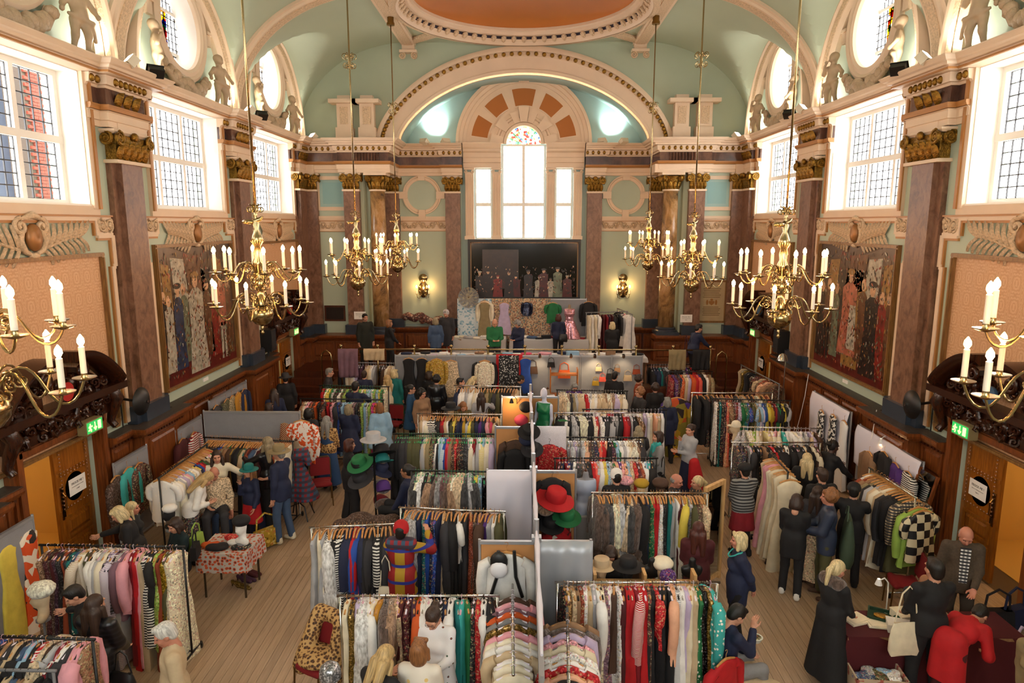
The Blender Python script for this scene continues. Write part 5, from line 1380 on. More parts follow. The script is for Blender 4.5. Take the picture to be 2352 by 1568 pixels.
cr = MB().prism([(-.09, .02), (.09, .02), (.09, -.06), (0, -.13), (-.09, -.06)], (0.03, 0.036), lambda u, v, t: (u, t, v + 0.0)).prism(disc(-.15, -.03, .04, .09), (0.03, 0.035), lambda u, v, t: (u, t, v)).prism(disc(.15, -.03, .04, .09), (0.03, 0.035), lambda u, v, t: (u, t, v)).prism(disc(0, .06, .05, .04), (0.03, 0.037), lambda u, v, t: (u, t, v))
cr.build('crest', M('crest_red_gold', '#9a6a34', 0.6), ct)
for x, y, nm in ((827, 724, 'left'), (1576, 731, 'right')):
 X, z = aty(x, y, YB - 0.32); notice(None, 0.4, 0.26, (X, YB - 0.33, z), PI, 'white paper notice taped to the square pilaster, %s of the stage' % nm)
# ------------------------------------------------------------------ brass rail along the stage
YRl = YS + 0.08
br = thing('brass_stage_rail', 'long brass handrail on posts along the stage front', 'railing', (0, YRl, ZS))
MB().tube([(-5.2, 0, 1.06), (5.3, 0, 1.06)], 0.025, 10).build('handrail', brass, br, 180)
for i in range(11):
 x = -5.2 + 10.5 * i / 10
 po = MB().tube([(x, 0, 0), (x, 0, 1.1)], 0.028, 8).build('post', brass, br, 180)
 MB().ball((x, 0, 1.15), 0.05, 10, 6).build('knob', brass, po, 180)
for s in (-1, 1):
 hr = thing('stair_handrail', 'looped brass stair handrail at the %s stage steps' % SIDE[s], 'handrail', (s * 5.62, YS + 0.6, 0.0), group='looped handrails')
 MB().tube([(0, 0, 0), (0, 0, 1.75), (s * 0.04, 0, 1.95), (s * 0.15, 0, 2.05), (s * 0.27, 0, 1.97), (s * 0.31, 0, 1.8), (s * 0.31, 0, 0.2)], 0.02, 8).build('loop', brass, hr, 180)
# ------------------------------------------------------------------ cloth
CLR = dict(cream='#ddd0b4', white='#e6e3de', ivory='#e2d8c0', gold='#8e6f2e', lilac='#b9a9c6', ochre='#b07a1e', brown='#4a3224', tan='#8f6d50', maroon='#4a1418', black='#151417', orange='#c8541c', navy='#1b2340', blue='#22499a', sky='#8fb2cc', teal='#0f6d6c', green='#1c6a3c', lime='#8fae4a', olive='#4c4a2c', red='#b3121a', crimson='#7d0f1c', pink='#dc9aa6', rose='#c2405e', peach='#e0a888', grey='#7f7d7e', silver='#a9a9ac', charcoal='#2e2d31', purple='#4a2670', yellow='#d8c24e', mustard='#a8861e', mauve='#7a5a68', turquoise='#39a5a0', rust='#8a3a1c', khaki='#8c7c5a', magenta='#c41f78', coral='#dd5a4a', denim='#3d5270', beige='#c2ab8a', plum='#3c1a30')
PATN = {'': '', 'q': 'sequinned', 'x': 'zebra-striped', 't': 'thin-striped', 'p': 'floral print', 'h': 'checked', 'l': 'leopard print', 'w': 'paisley print', 'o': 'spotted', 'v': 'plastic-wrapped'}
def cloth(col, pat='', kind=''):
 key = 'cloth_%s_%s_%s' % (col, pat, 'f' if kind == 'f' else '')
 if key in MATS: return MATS[key]
 h = CLR[col]; b = lin(h)
 dk = tuple(x * 0.45 for x in b); lt = tuple(min(1, x * 1.5 + 0.05) for x in b)
 if kind == 'f':
  m, nt, N, L, B = _new(key)
  c = coords(N, L, (1, 1, 0.35))
  n = N.new('ShaderNodeTexNoise'); n.inputs['Scale'].default_value = 38; n.inputs['Detail'].default_value = 6; L.new(c.outputs[0], n.inputs['Vector'])
  r = ramp(N, [(0.3, dk), (0.65, lt)]); L.new(n.outputs['Fac'], r.inputs[0]); L.new(r.outputs[0], B.inputs['Base Color'])
  bp = N.new('ShaderNodeBump'); bp.inputs['Strength'].default_value = 0.9; bp.inputs['Distance'].default_value = 0.03; L.new(n.outputs['Fac'], bp.inputs['Height']); L.new(bp.outputs[0], B.inputs['Normal'])
  B.inputs['Roughness'].default_value = 0.9; B.inputs['Sheen Weight'].default_value = 0.4
  MATS[key] = m; return m
 if pat == 'q': return voro(key, [(0, dk), (0.5, b), (0.8, lt)], 70, 0.25, metal=0.5)
 if pat == 'x': return stripes(key, '#e8e4dc', '#161518', 9, 'Z')
 if pat == 't': return stripes(key, h, '#e8e6e2', 22, 'Z', thr=0.7)
 if pat == 'h': return stripes(key, h, [x * 0.3 for x in b], 7, 'X', second=('Z', '#e0ddd6' if sum(b) < 0.5 else '#2a2a30', 7))
 if pat == 'p': mixc = lambda h2: tuple(0.6 * x + 0.4 * y for x, y in zip(b, lin(h2))); return voro(key, [(0, b), (0.4, lt), (0.52, mixc('#c24a4a')), (0.62, b), (0.75, dk), (0.86, mixc('#e6d8a0'))], 58)
 if pat == 'w': return voro(key, [(0, b), (0.3, dk), (0.55, lt), (0.7, b), (0.9, [x * 1.3 + 0.1 for x in b])], 72)
 if pat == 'o': return voro(key, [(0, '#efe9de'), (0.28, b)], 20, chan='Distance')
 if pat == 'l': return voro(key, [(0, '#1d130c'), (0.25, '#6a4522'), (0.5, '#c09a62')], 26, chan='Distance', rnd=1.0)
 if pat == 'v': return M(key, h, 0.12, var=0.3, vscale=18, coat=0.8)
 return M(key, h, 0.8, var=0.12, vscale=7, bump=0.25, bscale=14)
KIND = {'g': ('hanging_gown', 'long gown', 'dress'), 'd': ('hanging_dress', 'dress', 'dress'), 'b': ('hanging_blouse', 'short-sleeved blouse', 'blouse'), 's': ('hanging_shirt', 'shirt', 'shirt'), 'c': ('hanging_coat', 'long coat', 'coat'), 'j': ('hanging_jacket', 'jacket', 'jacket'), 'f': ('fur_coat', 'fur coat', 'coat'), 'k': ('hanging_skirt', 'skirt', 'skirt')}
GPAR = {'g': (1.4, 0.19, 0.28, 0.045, 0.0), 'd': (1.14, 0.19, 0.27, 0.045, 0.0), 'b': (0.72, 0.2, 0.22, 0.04, 0.24), 's': (0.84, 0.21, 0.23, 0.042, 0.58), 'c': (1.2, 0.22, 0.28, 0.06, 0.6), 'j': (0.78, 0.22, 0.24, 0.055, 0.58), 'f': (0.98, 0.23, 0.3, 0.085, 0.56), 'k': (0.95, 0.16, 0.27, 0.045, 0.0)}
dummy = M('cloth_base', '#888888')
def garment_mesh(kind, seed):
 L_, sh, hem, th, sl = GPAR[kind]; rg = random.Random(kind + str(seed)); L_ *= rg.uniform(0.9, 1.1)
 n, lev = 16, 13; ph = rg.uniform(0, 6); kf = rg.choice((3, 4, 5))
 P = [(0.045, 0.026, -0.082), (0.09, 0.034, -0.093), (sh * 0.75, th * 0.8, -0.13), (sh, th, -0.165)] if kind != 'k' else [(sh, th * 0.7, -0.1), (sh + 0.01, th, -0.14)]
 z0 = P[-1][2]
 for i in range(1, lev + 1):
  t = i / lev
  waist = 0.82 if kind in 'gd' else 0.97
  hw = sh * (1 - (1 - waist) * math.sin(PI * min(1, t * 2.2))) + (hem - sh) * max(0, (t - 0.3) / 0.7) if kind != 'k' else sh + (hem - sh) * t
  P.append((hw, th * (1 + 0.55 * t), z0 - (L_ + 0.1 + z0 + 0.1 if False else (L_ - 0.1)) * t))
 vs = []
 for li, (hw, t_, z) in enumerate(P):
  t = max(0, (z0 - z) / (L_ - 0.1)); lump = 0.14 * t_ / 0.05 * 0.05 if kind == 'f' else 0
  for j in range(n):
   a = 2 * PI * j / n; c, s = math.cos(a), math.sin(a)
   x = hw * math.copysign(abs(c) ** 0.75, c); y = t_ * math.copysign(abs(s) ** 0.8, s)
   y += 0.018 * (0.25 + t) * math.sin(kf * a + ph + 2.2 * t) + (rg.uniform(-1, 1) * lump if kind == 'f' else rg.uniform(-0.004, 0.004))
   x += 0.012 * t * math.sin(kf * a * 2 + ph) + (rg.uniform(-1, 1) * lump if kind == 'f' else 0)
   vs.append((x, y + 0.02 * math.sin(3 * t + ph) * t, z + (0.02 * math.sin(2 * a + ph) if li == len(P) - 1 else 0)))
 fs = [(i * n + j, i * n + (j + 1) % n, (i + 1) * n + (j + 1) % n, (i + 1) * n + j) for i in range(len(P) - 1) for j in range(n)]
 fs += [tuple(range(n)), tuple((len(P) - 1) * n + j for j in range(n))[::-1]]
 mb = MB().add(vs, fs)
 if sl:
  r0 = th + (0.02 if kind != 'f' else 0.0)
  for q in (-1, 1):
   w = rg.uniform(-0.02, 0.03)
   pts = [(q * (sh - 0.04), 0, -0.17), (q * (sh + 0.035), 0.01, -0.22), (q * (sh + 0.06), 0.015 + w, -0.22 - sl * 0.35), (q * (sh + 0.055), 0.02 + w, -0.22 - sl * 0.7), (q * (sh + 0.03), 0.03 + w, -0.2 - sl)]
   mb.tube(pts, [r0 * 0.9, r0 * 1.05, r0, r0 * 0.95, r0 * (0.8 if kind != 'f' else 1.0)], 8)
 return mb.mesh('garment', dummy, 60)
GM = {k: [garment_mesh(k, i) for i in range(4)] for k in GPAR}
hookm = [(0, 0, -0.08), (0, 0, -0.03), (0.016, 0, -0.012), (0.018, 0, 0.012), (0, 0, 0.024), (-0.016, 0, 0.014)]
HM = MB().tube(hookm, 0.003, 5).tube([(-0.155, 0, -0.132), (-0.08, 0, -0.106), (0, 0, -0.088), (0.08, 0, -0.106), (0.155, 0, -0.132)], [0.011, 0.014, 0.016, 0.014, 0.011], 6).mesh('hanger', dummy, 60)
HANG = {'wood': wood('hanger_wood', '#a8703a', '#cf9a5c'), 'black': black, 'white': M('satin_hanger', '#e6dce8', 0.5), 'green': M('green_hanger', '#1f9a5a', 0.4), 'wire': steel, 'mix': None}
NG = [0]
def garment(kind, col, pat, loc, rz, hang, label, group, sc=1.0, seed=None):
 nm, kd, cat = KIND[kind]; NG[0] += 1
 me = GM[kind][(NG[0] * 7 + NG[0] // 3) % 4 if seed is None else seed]
 o = obj(nm, me, None, loc, (0, 0, rz), sc, cloth(col, pat, kind))
 tag(o, label, cat, group)
 hm = HANG[hang] or (HANG['white'], HANG['wood'], HANG['black'], HANG['wire'], M('pink_satin_hanger', '#d8a8bc', 0.5), HANG['wood'])[NG[0] % 6]
 obj('hanger', HM, o, (0, 0, 0.022) if hang == 'wood' else None, None, None, hm)
 return o
castor = MB().lathe([(0.012, -0.012), (0.03, -0.012), (0.03, 0.012), (0.012, 0.012)], 10, axis='X', c=(0, 0, 0.03)).box((0, 0, 0.06), (0.03, 0.03, 0.04)).mesh('castor', black, 40)
RK = random.Random(11)
def rack(a, b, z, metal, spec, name, hang='white', legs=(True, True), gz=1.0, ends=('left', 'right'), sway=0.2, foot=True, z0=0.0, upright=0.0):
 """a, b: pixels of the two rail ends; z: rail height; spec: garments from the first end to the second"""
 A = Vector((*atz(*a, z + z0), z + z0)); B = Vector((*atz(*b, z + z0), z + z0))
 d = B - A; ln = d.length; ang = math.atan2(d.y, d.x)
 m = steel if metal == 'chrome' else (black if metal == 'black' else grey)
 r = thing('clothes_rail', '%s' % name[1], 'clothes rail', (A.x, A.y, z0), ang, 'clothes rails on the market floor')
 MB().tube([(-0.03, 0, z), (ln + 0.03, 0, z)], 0.016, 8).build('rail', m, r, 180)
 for q, x in ((0, 0.0), (1, ln)):
  if legs[q]:
   MB().tube([(x, 0, 0.1), (x, 0, z + upright)], 0.015, 8).build('upright', m, r, 180)
   if foot:
    MB().tube([(x, -0.26, 0.09), (x, 0.26, 0.09)], 0.014, 8).build('foot', m, r, 180)
    for y in (-0.25, 0.25): obj('castor', castor, r, (x, y, 0))
 if foot: MB().tube([(0, 0, 0.12), (ln, 0, 0.12)], 0.012, 8).build('bottom_bar', m, r, 180)
 S = spec.split(); n = len(S)
 for i, tk in enumerate(S):
  f = tk.split('.'); col, kind = f[0], f[1]; pat = f[2] if len(f) > 2 else ''
  t = (i + 0.5 + RK.uniform(-0.18, 0.18)) / n
  p = A + d * (0.03 + 0.94 * t)
  rz = ang + PI / 2 + RK.uniform(-sway, sway)
  desc = ' '.join(x for x in (col, PATN[pat], KIND[kind][1]) if x)
  if n > 1 and i == n - 1: w = 'last towards the %s' % ends[1]
  else: w = '%s from %s' % (ordinal(i), ends[0])
  garment(kind, col, pat, (p.x, p.y, z + z0), rz if RK.random() < 0.5 else rz + PI, hang, '%s, %s on the %s' % (desc, w, name[0]), 'garments on the ' + name[0], gz * RK.uniform(0.95, 1.05))
 return A, B
def mix(pool, n, seed):
 rg = random.Random(seed); P = pool.split(); return ' '.join(rg.choice(P) for _ in range(n))
C_, K_ = 'chrome', 'black'
rack((780, 1368), (1142, 1368), 1.6, C_, 'cream.g gold.g.q lilac.d white.f white.s cream.d ochre.d brown.f tan.f beige.d.p maroon.d maroon.d.p plum.d orange.s white.s white.d charcoal.d.x black.d.x navy.d white.s.t teal.g turquoise.g green.d black.d.p red.d.p white.b black.c', ('front chrome rail, left', 'chrome clothes rail of furs and gowns nearest the left aisle'), 'mix')
rack((1177, 1345), (1179, 1545), 1.62, C_, 'brown.j pink.j mauve.b orange.b grey.b gold.b.q pink.b ivory.b white.b beige.b white.d ivory.d cream.d', ('near rail of whites', 'chrome arm rail of white and pink blouses facing the viewer'), 'white', (True, False), ends=('back', 'front'), foot=False, sway=0.08)
rack((1280, 1337), (1648, 1337), 1.6, C_, 'black.d.p beige.d.l beige.g.p tan.d rust.g.p white.g.p beige.g silver.d white.s cream.d.p mauve.d.p white.g brown.k white.g.p maroon.g red.g red.g crimson.g red.s.t red.d brown.d.p black.d red.b.p black.g black.d black.g peach.s silver.g.t white.g lilac.g cream.d beige.d green.d.o black.g.q gold.d.q turquoise.s.o', ('front chrome rail, right', 'chrome clothes rail of red and white gowns nearest the right aisle'), 'mix')
rack((1303, 1400), (1307, 1600), 1.62, C_, 'tan.j brown.f lilac.j pink.b.p cream.b white.b.p white.b red.b.p peach.b black.b.h navy.b.o blue.j.p', ('near rail of prints', 'chrome arm rail of printed blouses facing the viewer, right of divider'), 'mix', (True, False), ends=('back', 'front'), foot=False, sway=0.08)
rack((715, 1211), (905, 1203), 1.62, C_, 'silver.d ivory.g silver.d charcoal.c.t white.f black.c black.s.x black.d.x navy.j navy.c red.c blue.c navy.c black.c charcoal.c black.j black.c.h black.j charcoal.c brown.j', ('rail beside the red hat', 'chrome clothes rail of monochrome coats on the left aisle'), 'wood')
rack((920, 1165), (1157, 1175), 1.68, C_, 'teal.d grey.f silver.f denim.g navy.g teal.g.p blue.g navy.g.p blue.d.p navy.g beige.d.o charcoal.c black.c black.g white.b black.g charcoal.g rust.d.w brown.d.w mauve.s brown.j purple.d silver.d white.d olive.j', ('rail of blue gowns', 'chrome clothes rail of blue and black gowns by the white sheet'), 'wood', gz=0.95)
rack((945, 1080), (1120, 1083), 1.7, K_, 'black.f cream.f white.f black.c tan.f black.c brown.f.x grey.f maroon.f brown.f tan.f ivory.f beige.f beige.f black.f silver.f black.f yellow.d sky.d.p black.d.q', ('black rail of furs', 'black clothes rail crowded with pale and brown fur coats'), 'green', gz=1.05)
rack((905, 996), (1138, 997), 1.65, K_, mix('charcoal.c black.c charcoal.j olive.c black.j', 9, 1) + ' ' + 'olive.s olive.s navy.s silver.s beige.s khaki.s charcoal.s.p olive.s.p black.s white.s sky.s sky.s.t blue.s rose.s red.s tan.s brown.s.p red.s.p maroon.s.p black.s.p black.s.w charcoal.s.w silver.s.p white.s ivory.s crimson.s silver.s white.s yellow.s.t sky.s cream.s.t ivory.s lilac.s', ('black rail of men shirts', 'long black clothes rail of dark coats and coloured shirts'), 'green', gz=1.05)
rack((960, 949), (1150, 952), 1.6, C_, 'beige.b white.b white.b ivory.b black.b.x white.b.x black.b.x black.b.o charcoal.b crimson.b red.b beige.b white.b black.b olive.b yellow.b black.b.p navy.b navy.b mustard.b navy.b silver.b yellow.b olive.b navy.b black.b purple.b navy.b charcoal.b pink.b rose.b tan.b brown.b beige.b', ('rail of T-shirts', 'chrome clothes rail of T-shirts on wooden hangers'), 'wood')
rack((1045, 885), (1195, 888), 1.65, C_, 'navy.s white.s white.s silver.s white.s white.s ivory.s white.s olive.s olive.s khaki.j olive.j olive.c charcoal.c olive.j black.c black.c black.c black.c tan.j beige.s', ('far rail of white shirts', 'chrome clothes rail of white shirts and green jackets mid-hall'), 'wood', gz=1.1)
rack((780, 832), (918, 834), 1.72, 'grey', 'black.c charcoal.c ivory.c beige.c cream.c white.c lilac.s charcoal.d.p plum.s tan.s beige.c cream.s white.s.t silver.s beige.d black.d.p silver.d.q brown.s ivory.j beige.j cream.b white.b', ('grey rail below the stage', 'grey tube clothes rail of pale coats below the stage'), 'white')
rack((735, 885), (892, 888), 1.62, K_, 'red.b crimson.b ivory.b.p yellow.b.p green.b.p silver.b.p black.b.p charcoal.b.p white.b.p olive.b.p lime.b.p black.b.w brown.b.p charcoal.d.p olive.b lime.d.p ivory.b.p yellow.d.p silver.d.p sky.d.p white.d.p lime.d.p sky.d.p yellow.d.p green.d.p cream.d.p', ('rear black rail of prints', 'rear black clothes rail of small prints near the stage steps'), 'green')
rack((690, 915), (880, 918), 1.6, K_, 'tan.s.p ivory.s.p pink.b rust.d.p brown.d.p orange.d black.d rust.b black.s.p red.d crimson.d pink.d.p charcoal.b blue.d navy.d.p sky.d sky.d.p turquoise.d.p silver.d.p mauve.d.p charcoal.d.w black.d.p lime.g.p sky.g silver.g.p lime.g.p magenta.g.p orange.g.p black.g.p', ('black rail of bright prints', 'black clothes rail of red, blue and magenta prints, left of hall'), 'black')
rack((470, 1004), (672, 1013), 1.62, K_, 'beige.j khaki.j black.j brown.c charcoal.j tan.s navy.j blue.s rust.s khaki.s tan.j green.s brown.j gold.s charcoal.s black.c olive.c teal.j beige.c brown.c rust.c maroon.c denim.c silver.s maroon.c brown.c maroon.d crimson.d tan.s beige.s brown.s rust.s cream.s white.s ivory.s', ('corner rail of brown coats', 'black clothes rail of brown coats against the grey screen'), 'wood', gz=1.08)
rack((365, 1097), (475, 1020), 1.6, K_, 'white.b.o white.b ivory.s silver.s white.s lilac.s ivory.b pink.b silver.b sky.b cream.b.p white.b beige.b yellow.b.p navy.s blue.s red.s crimson.s green.s olive.s beige.j black.s white.b pink.s ivory.s green.s red.j', ('corner rail of knitwear', 'black clothes rail of pale knits running along the left wall'), 'wood', ends=('near end', 'far end'), sway=0.1)
rack((95, 1251), (420, 1255), 1.6, K_, 'tan.d.w maroon.d.w brown.d.w maroon.g plum.d.w black.d.w rust.d charcoal.d teal.g.o denim.g beige.s.t cream.d.t olive.g brown.d white.b white.s silver.s ivory.s lilac.s.h lilac.s.t mauve.g.t silver.d mauve.s pink.j crimson.g red.g pink.g beige.g mustard.d.x yellow.d.x black.b lime.d.p rust.g mustard.g.q olive.d cream.d.p cream.g.p', ('left front black rail', 'black clothes rail of muted dresses at the left front'), 'mix')
rack((-40, 1460), (212, 1468), 1.58, K_, 'navy.s purple.s blue.d black.j.p tan.j charcoal.j beige.s black.j denim.s sky.s black.c red.s.t beige.f brown.s silver.j crimson.s white.s charcoal.j pink.j pink.c tan.d.p', ('bottom left black rail', 'black clothes rail of dark jackets at the bottom left corner'), 'mix')
rack((-60, 1537), (122, 1540), 1.45, 'grey', 'black.j ivory.j black.s beige.s denim.s tan.j beige.j black.j black.c', ('lowest grey rail, bottom left', 'grey clothes rail of jackets cut off at the bottom left'), 'black')
rack((1362, 1131), (1625, 1132), 1.66, C_, 'brown.f brown.f black.f charcoal.f black.c cream.f beige.f silver.f black.c black.f beige.f brown.f brown.c black.c tan.g navy.g green.d.p red.g red.g white.d.p black.g.w black.g teal.g silver.k white.d maroon.g white.d.p yellow.s silver.d.p olive.s brown.s.p tan.d.p beige.s.p', ('chrome rail of furs', 'chrome clothes rail of fur coats and long gowns, right of divider'), 'wood')
rack((1275, 1052), (1508, 1052), 1.62, K_, 'maroon.s navy.s crimson.s blue.s.h navy.s white.s black.f black.f brown.f charcoal.j black.s red.s coral.s silver.s.p white.s yellow.s sky.s.p silver.s.p green.s.p peach.s purple.s pink.s.p peach.s.p sky.s beige.s.p red.s.p maroon.s.p rust.s.p white.s sky.g turquoise.g black.c', ('black rail behind the corset', 'black clothes rail of patterned shirts behind the corset form'), 'mix')
rack((1298, 1004), (1480, 1005), 1.62, K_, 'silver.d.v silver.s.v lilac.d.v silver.d.v grey.d.v silver.s.v peach.s.v beige.s.p brown.s.p charcoal.s.p navy.s.p tan.s.p coral.s red.s peach.d black.s plum.s.p green.s sky.s white.s silver.s white.s ivory.s beige.s tan.f ivory.f brown.j charcoal.c', ('black rail of wrapped dresses', 'black clothes rail with plastic-wrapped dresses'), 'wire')
rack((1275, 948), (1475, 948), 1.62, C_, 'black.c charcoal.c white.c black.c silver.f black.c cream.f cream.f black.c black.j ivory.s.p red.s.p white.s.p black.d charcoal.j charcoal.c silver.c grey.c black.c red.j crimson.j silver.s black.j tan.j.q', ('chrome rail by the green hat', 'chrome clothes rail of black and cream coats by the green hat'), 'white', gz=1.05)
rack((1340, 940), (1530, 941), 1.62, K_, 'black.j charcoal.s silver.s white.s beige.s ivory.s red.s crimson.j black.j black.c tan.s white.d white.d silver.d white.d ivory.d lilac.d white.d cream.d peach.d beige.d white.d', ('black rail of cream slips', 'black clothes rail of cream slips behind the chrome one'), 'white', gz=1.05)
rack((1280, 895), (1440, 898), 1.68, K_, 'beige.f beige.f cream.f tan.f charcoal.c khaki.j silver.j beige.c beige.c cream.s red.s white.s silver.s ivory.s white.s beige.s cream.s beige.c tan.c ivory.f beige.f tan.f lilac.c white.s beige.s cream.s.t', ('black rail of cream furs', 'black clothes rail of cream furs and trench coats mid-hall'), 'wire', gz=1.1)
rack((1488, 838), (1615, 836), 1.66, K_, 'black.c navy.c navy.c teal.s charcoal.c silver.c black.c black.c charcoal.j maroon.s black.c silver.s purple.s black.c red.j crimson.s tan.j.q beige.j', ('far right black rail', 'black clothes rail of dark coats under the stage corner, right'), 'white', gz=1.1)
rack((1533, 854), (1635, 853), 1.64, K_, 'crimson.s.p purple.s.p maroon.s.p navy.s.p orange.s.p beige.s ivory.s lilac.s orange.c red.c coral.c purple.s black.c white.s tan.s.p khaki.s.p', ('far right rail of bright knits', 'black clothes rail of purple and orange knits, far right'), 'black')
rack((1590, 902), (1775, 902), 1.66, C_, 'black.c black.c charcoal.d.p black.d.p brown.d.p tan.d rust.d.p maroon.d.p charcoal.s.w beige.s.p brown.s.p black.s.p ivory.s.p olive.s.p rust.s.p', ('right chrome rail', 'chrome clothes rail of dark prints behind the bright blouses'), 'wood')
rack((1637, 915), (1815, 920), 1.6, K_, 'white.g.p black.g.p teal.g black.g.p plum.d.p coral.g.p peach.g.p tan.b.p brown.b.p mauve.b.p crimson.b.p lilac.b.p green.b green.b.p teal.b.p blue.b.p olive.b olive.b khaki.b sky.b.p lilac.b.t sky.b blue.b denim.b yellow.b mustard.b maroon.b crimson.b charcoal.b green.b black.b yellow.b black.b silver.b', ('black rail of bright blouses', 'black clothes rail of green, blue and yellow blouses by the right wall'), 'wire')
rack((1690, 980), (1885, 984), 1.62, C_, 'silver.b.p silver.b.p ivory.b.p cream.b lime.b cream.b.t beige.b yellow.b.t beige.b ivory.b pink.b cream.b turquoise.b white.b white.b ivory.b silver.b white.b silver.b.v lilac.b.v beige.b.p brown.b', ('right rail of cream blouses', 'chrome clothes rail of cream blouses by the capped head form'), 'white', sway=0.5)
rack((1683, 1016), (1885, 1016), 1.6, C_, 'charcoal.b.p navy.b.p black.d.p silver.d.p charcoal.b black.d black.d.p tan.d black.c red.b black.c black.c charcoal.d white.d black.c black.d charcoal.c black.c ivory.b black.c cream.b brown.b', ('right rail of black gowns', 'chrome clothes rail of black gowns below the cream blouses'), 'mix')
rack((1770, 1040), (1810, 1083), 1.66, K_, 'beige.d pink.g pink.d ivory.g cream.g beige.g cream.g', ('right rail of cream gowns', 'black clothes rail of cream gowns in the right aisle'), 'wood', ends=('back', 'front'), sway=0.1, gz=1.08)
rack((1998, 1075), (2103, 1142), 1.64, C_, 'white.d rust.c tan.c khaki.c black.c silver.c beige.c ivory.c beige.c charcoal.c black.c black.c olive.d beige.j.h', ('right wall rail of coats', 'chrome clothes rail of tan and grey coats along the right wall'), 'wood', ends=('back', 'front'), sway=0.1, gz=1.05)
rack((1703, 838), (1790, 882), 1.62, 'grey', 'beige.d gold.d.q charcoal.d black.d black.d.p maroon.d.p beige.b.p rust.d.p peach.b.p tan.j brown.d.p', ('far wall rail by the steps', 'grey clothes rail of evening dresses by the far right door'), 'wire', ends=('back', 'front'))
rack((1347, 718), (1440, 715), 1.62, 'grey', 'cream.g white.d ivory.d white.s maroon.g maroon.g crimson.d plum.d maroon.d black.s black.d charcoal.s silver.s pink.b', ('stage rail', 'grey clothes rail of maroon and cream dresses on the stage'), 'wire', z0=ZS)
rack((1418, 708), (1452, 722), 1.62, 'grey', 'black.d charcoal.s silver.s white.d white.g', ('stage side rail', 'grey clothes rail ending in a white dress on the stage'), 'wire', z0=ZS, ends=('back', 'front'))
# ------------------------------------------------------------------ people
SKIN = {'fair': M('fair_skin', '#c68f74', 0.55), 'pink': M('pink_skin', '#bf7f68', 0.55), 'tan': M('olive_skin', '#9a6a4c', 0.55), 'dark': M('dark_skin', '#4a2c1e', 0.5)}
HAIRC = dict(blond='#b89a68', ash='#8f8064', white='#c9c6c0', grey='#85827d', brown='#35231a', dark='#17120f', ginger='#8a5a34', auburn='#4a1f14', straw='#cdb98c')
def hairmat(c):
 if 'hair_' + c in MATS: return MATS['hair_' + c]
 m, nt, N, L, B = _new('hair_' + c)
 cc = coords(N, L, (1, 1, 0.12)); n = N.new('ShaderNodeTexNoise'); n.inputs['Scale'].default_value = 60; n.inputs['Detail'].default_value = 4; L.new(cc.outputs[0], n.inputs['Vector'])
 b = lin(HAIRC[c]); r = ramp(N, [(0.3, [x * 0.55 for x in b]), (0.7, [min(1, x * 1.35) for x in b])]); L.new(n.outputs['Fac'], r.inputs[0]); L.new(r.outputs[0], B.inputs['Base Color'])
 bp = N.new('ShaderNodeBump'); bp.inputs['Strength'].default_value = 0.6; bp.inputs['Distance'].default_value = 0.01; L.new(n.outputs['Fac'], bp.inputs['Height']); L.new(bp.outputs[0], B.inputs['Normal'])
 B.inputs['Roughness'].default_value = 0.5
 MATS['hair_' + c] = m; return m
eyem = M('dark_eye', '#1c1512', 0.3); lipm = M('lips', '#9a4a42', 0.5)
HEADP = [('e', (0, -0.012, 0.03), (0.074, 0.094, 0.088)), ('e', (0, 0.018, -0.03), (0.06, 0.072, 0.088)), ('e', (0, 0.045, -0.088), (0.036, 0.036, 0.028)), ('c', (0, 0.088, 0.005), (0, 0.106, -0.028), 0.009, 0.014),
   ('e', (0.075, -0.008, -0.012), (0.012, 0.022, 0.03)), ('e', (-0.075, -0.008, -0.012), (0.012, 0.022, 0.03)), ('c', (-0.045, 0.078, 0.03), (0.045, 0.078, 0.03), 0.012, 0.012), ('e', (0.036, 0.06, -0.03), (0.024, 0.026, 0.022)), ('e', (-0.036, 0.06, -0.03), (0.024, 0.026, 0.022)), ('e', (0, 0.086, -0.062), (0.024, 0.012, 0.011)), ('c', (0, -0.02, -0.07), (0, -0.03, -0.17), 0.052, 0.056)]
hV, hQ = soft(HEADP, 0.0105, 0.016)
hC = hV[hQ].mean(1)
hMI = np.zeros(len(hQ), int)
hMI[(np.abs(np.abs(hC[:, 0]) - 0.031) < 0.014) & (np.abs(hC[:, 2] - 0.006) < 0.009) & (hC[:, 1] > 0.055)] = 1
hMI[(np.abs(hC[:, 0]) < 0.023) & (np.abs(hC[:, 2] + 0.062) < 0.009) & (hC[:, 1] > 0.075)] = 2
HANDP = [('e', (0, 0, -0.04), (0.037, 0.015, 0.048)), ('c', (0, 0, 0.03), (0, 0, -0.01), 0.024, 0.026)]
for i, (x, l) in enumerate(((-0.028, 0.062), (-0.009, 0.074), (0.010, 0.07), (0.028, 0.054))):
 a = (x, 0.002, -0.08); b = (x * 1.12, 0.012 + 0.004, -0.08 - l * 0.5); c = (x * 1.15, 0.012 + l * 0.35, -0.08 - l * 0.88)
 HANDP += [('c', a, b, 0.0088, 0.0082), ('c', b, c, 0.0082, 0.007)]
HANDP += [('c', (-0.03, 0.004, -0.025), (-0.052, 0.018, -0.055), 0.0115, 0.0095), ('c', (-0.052, 0.018, -0.055), (-0.05, 0.034, -0.085), 0.0095, 0.008)]
gV, gQ = soft(HANDP, 0.0072, 0.006)
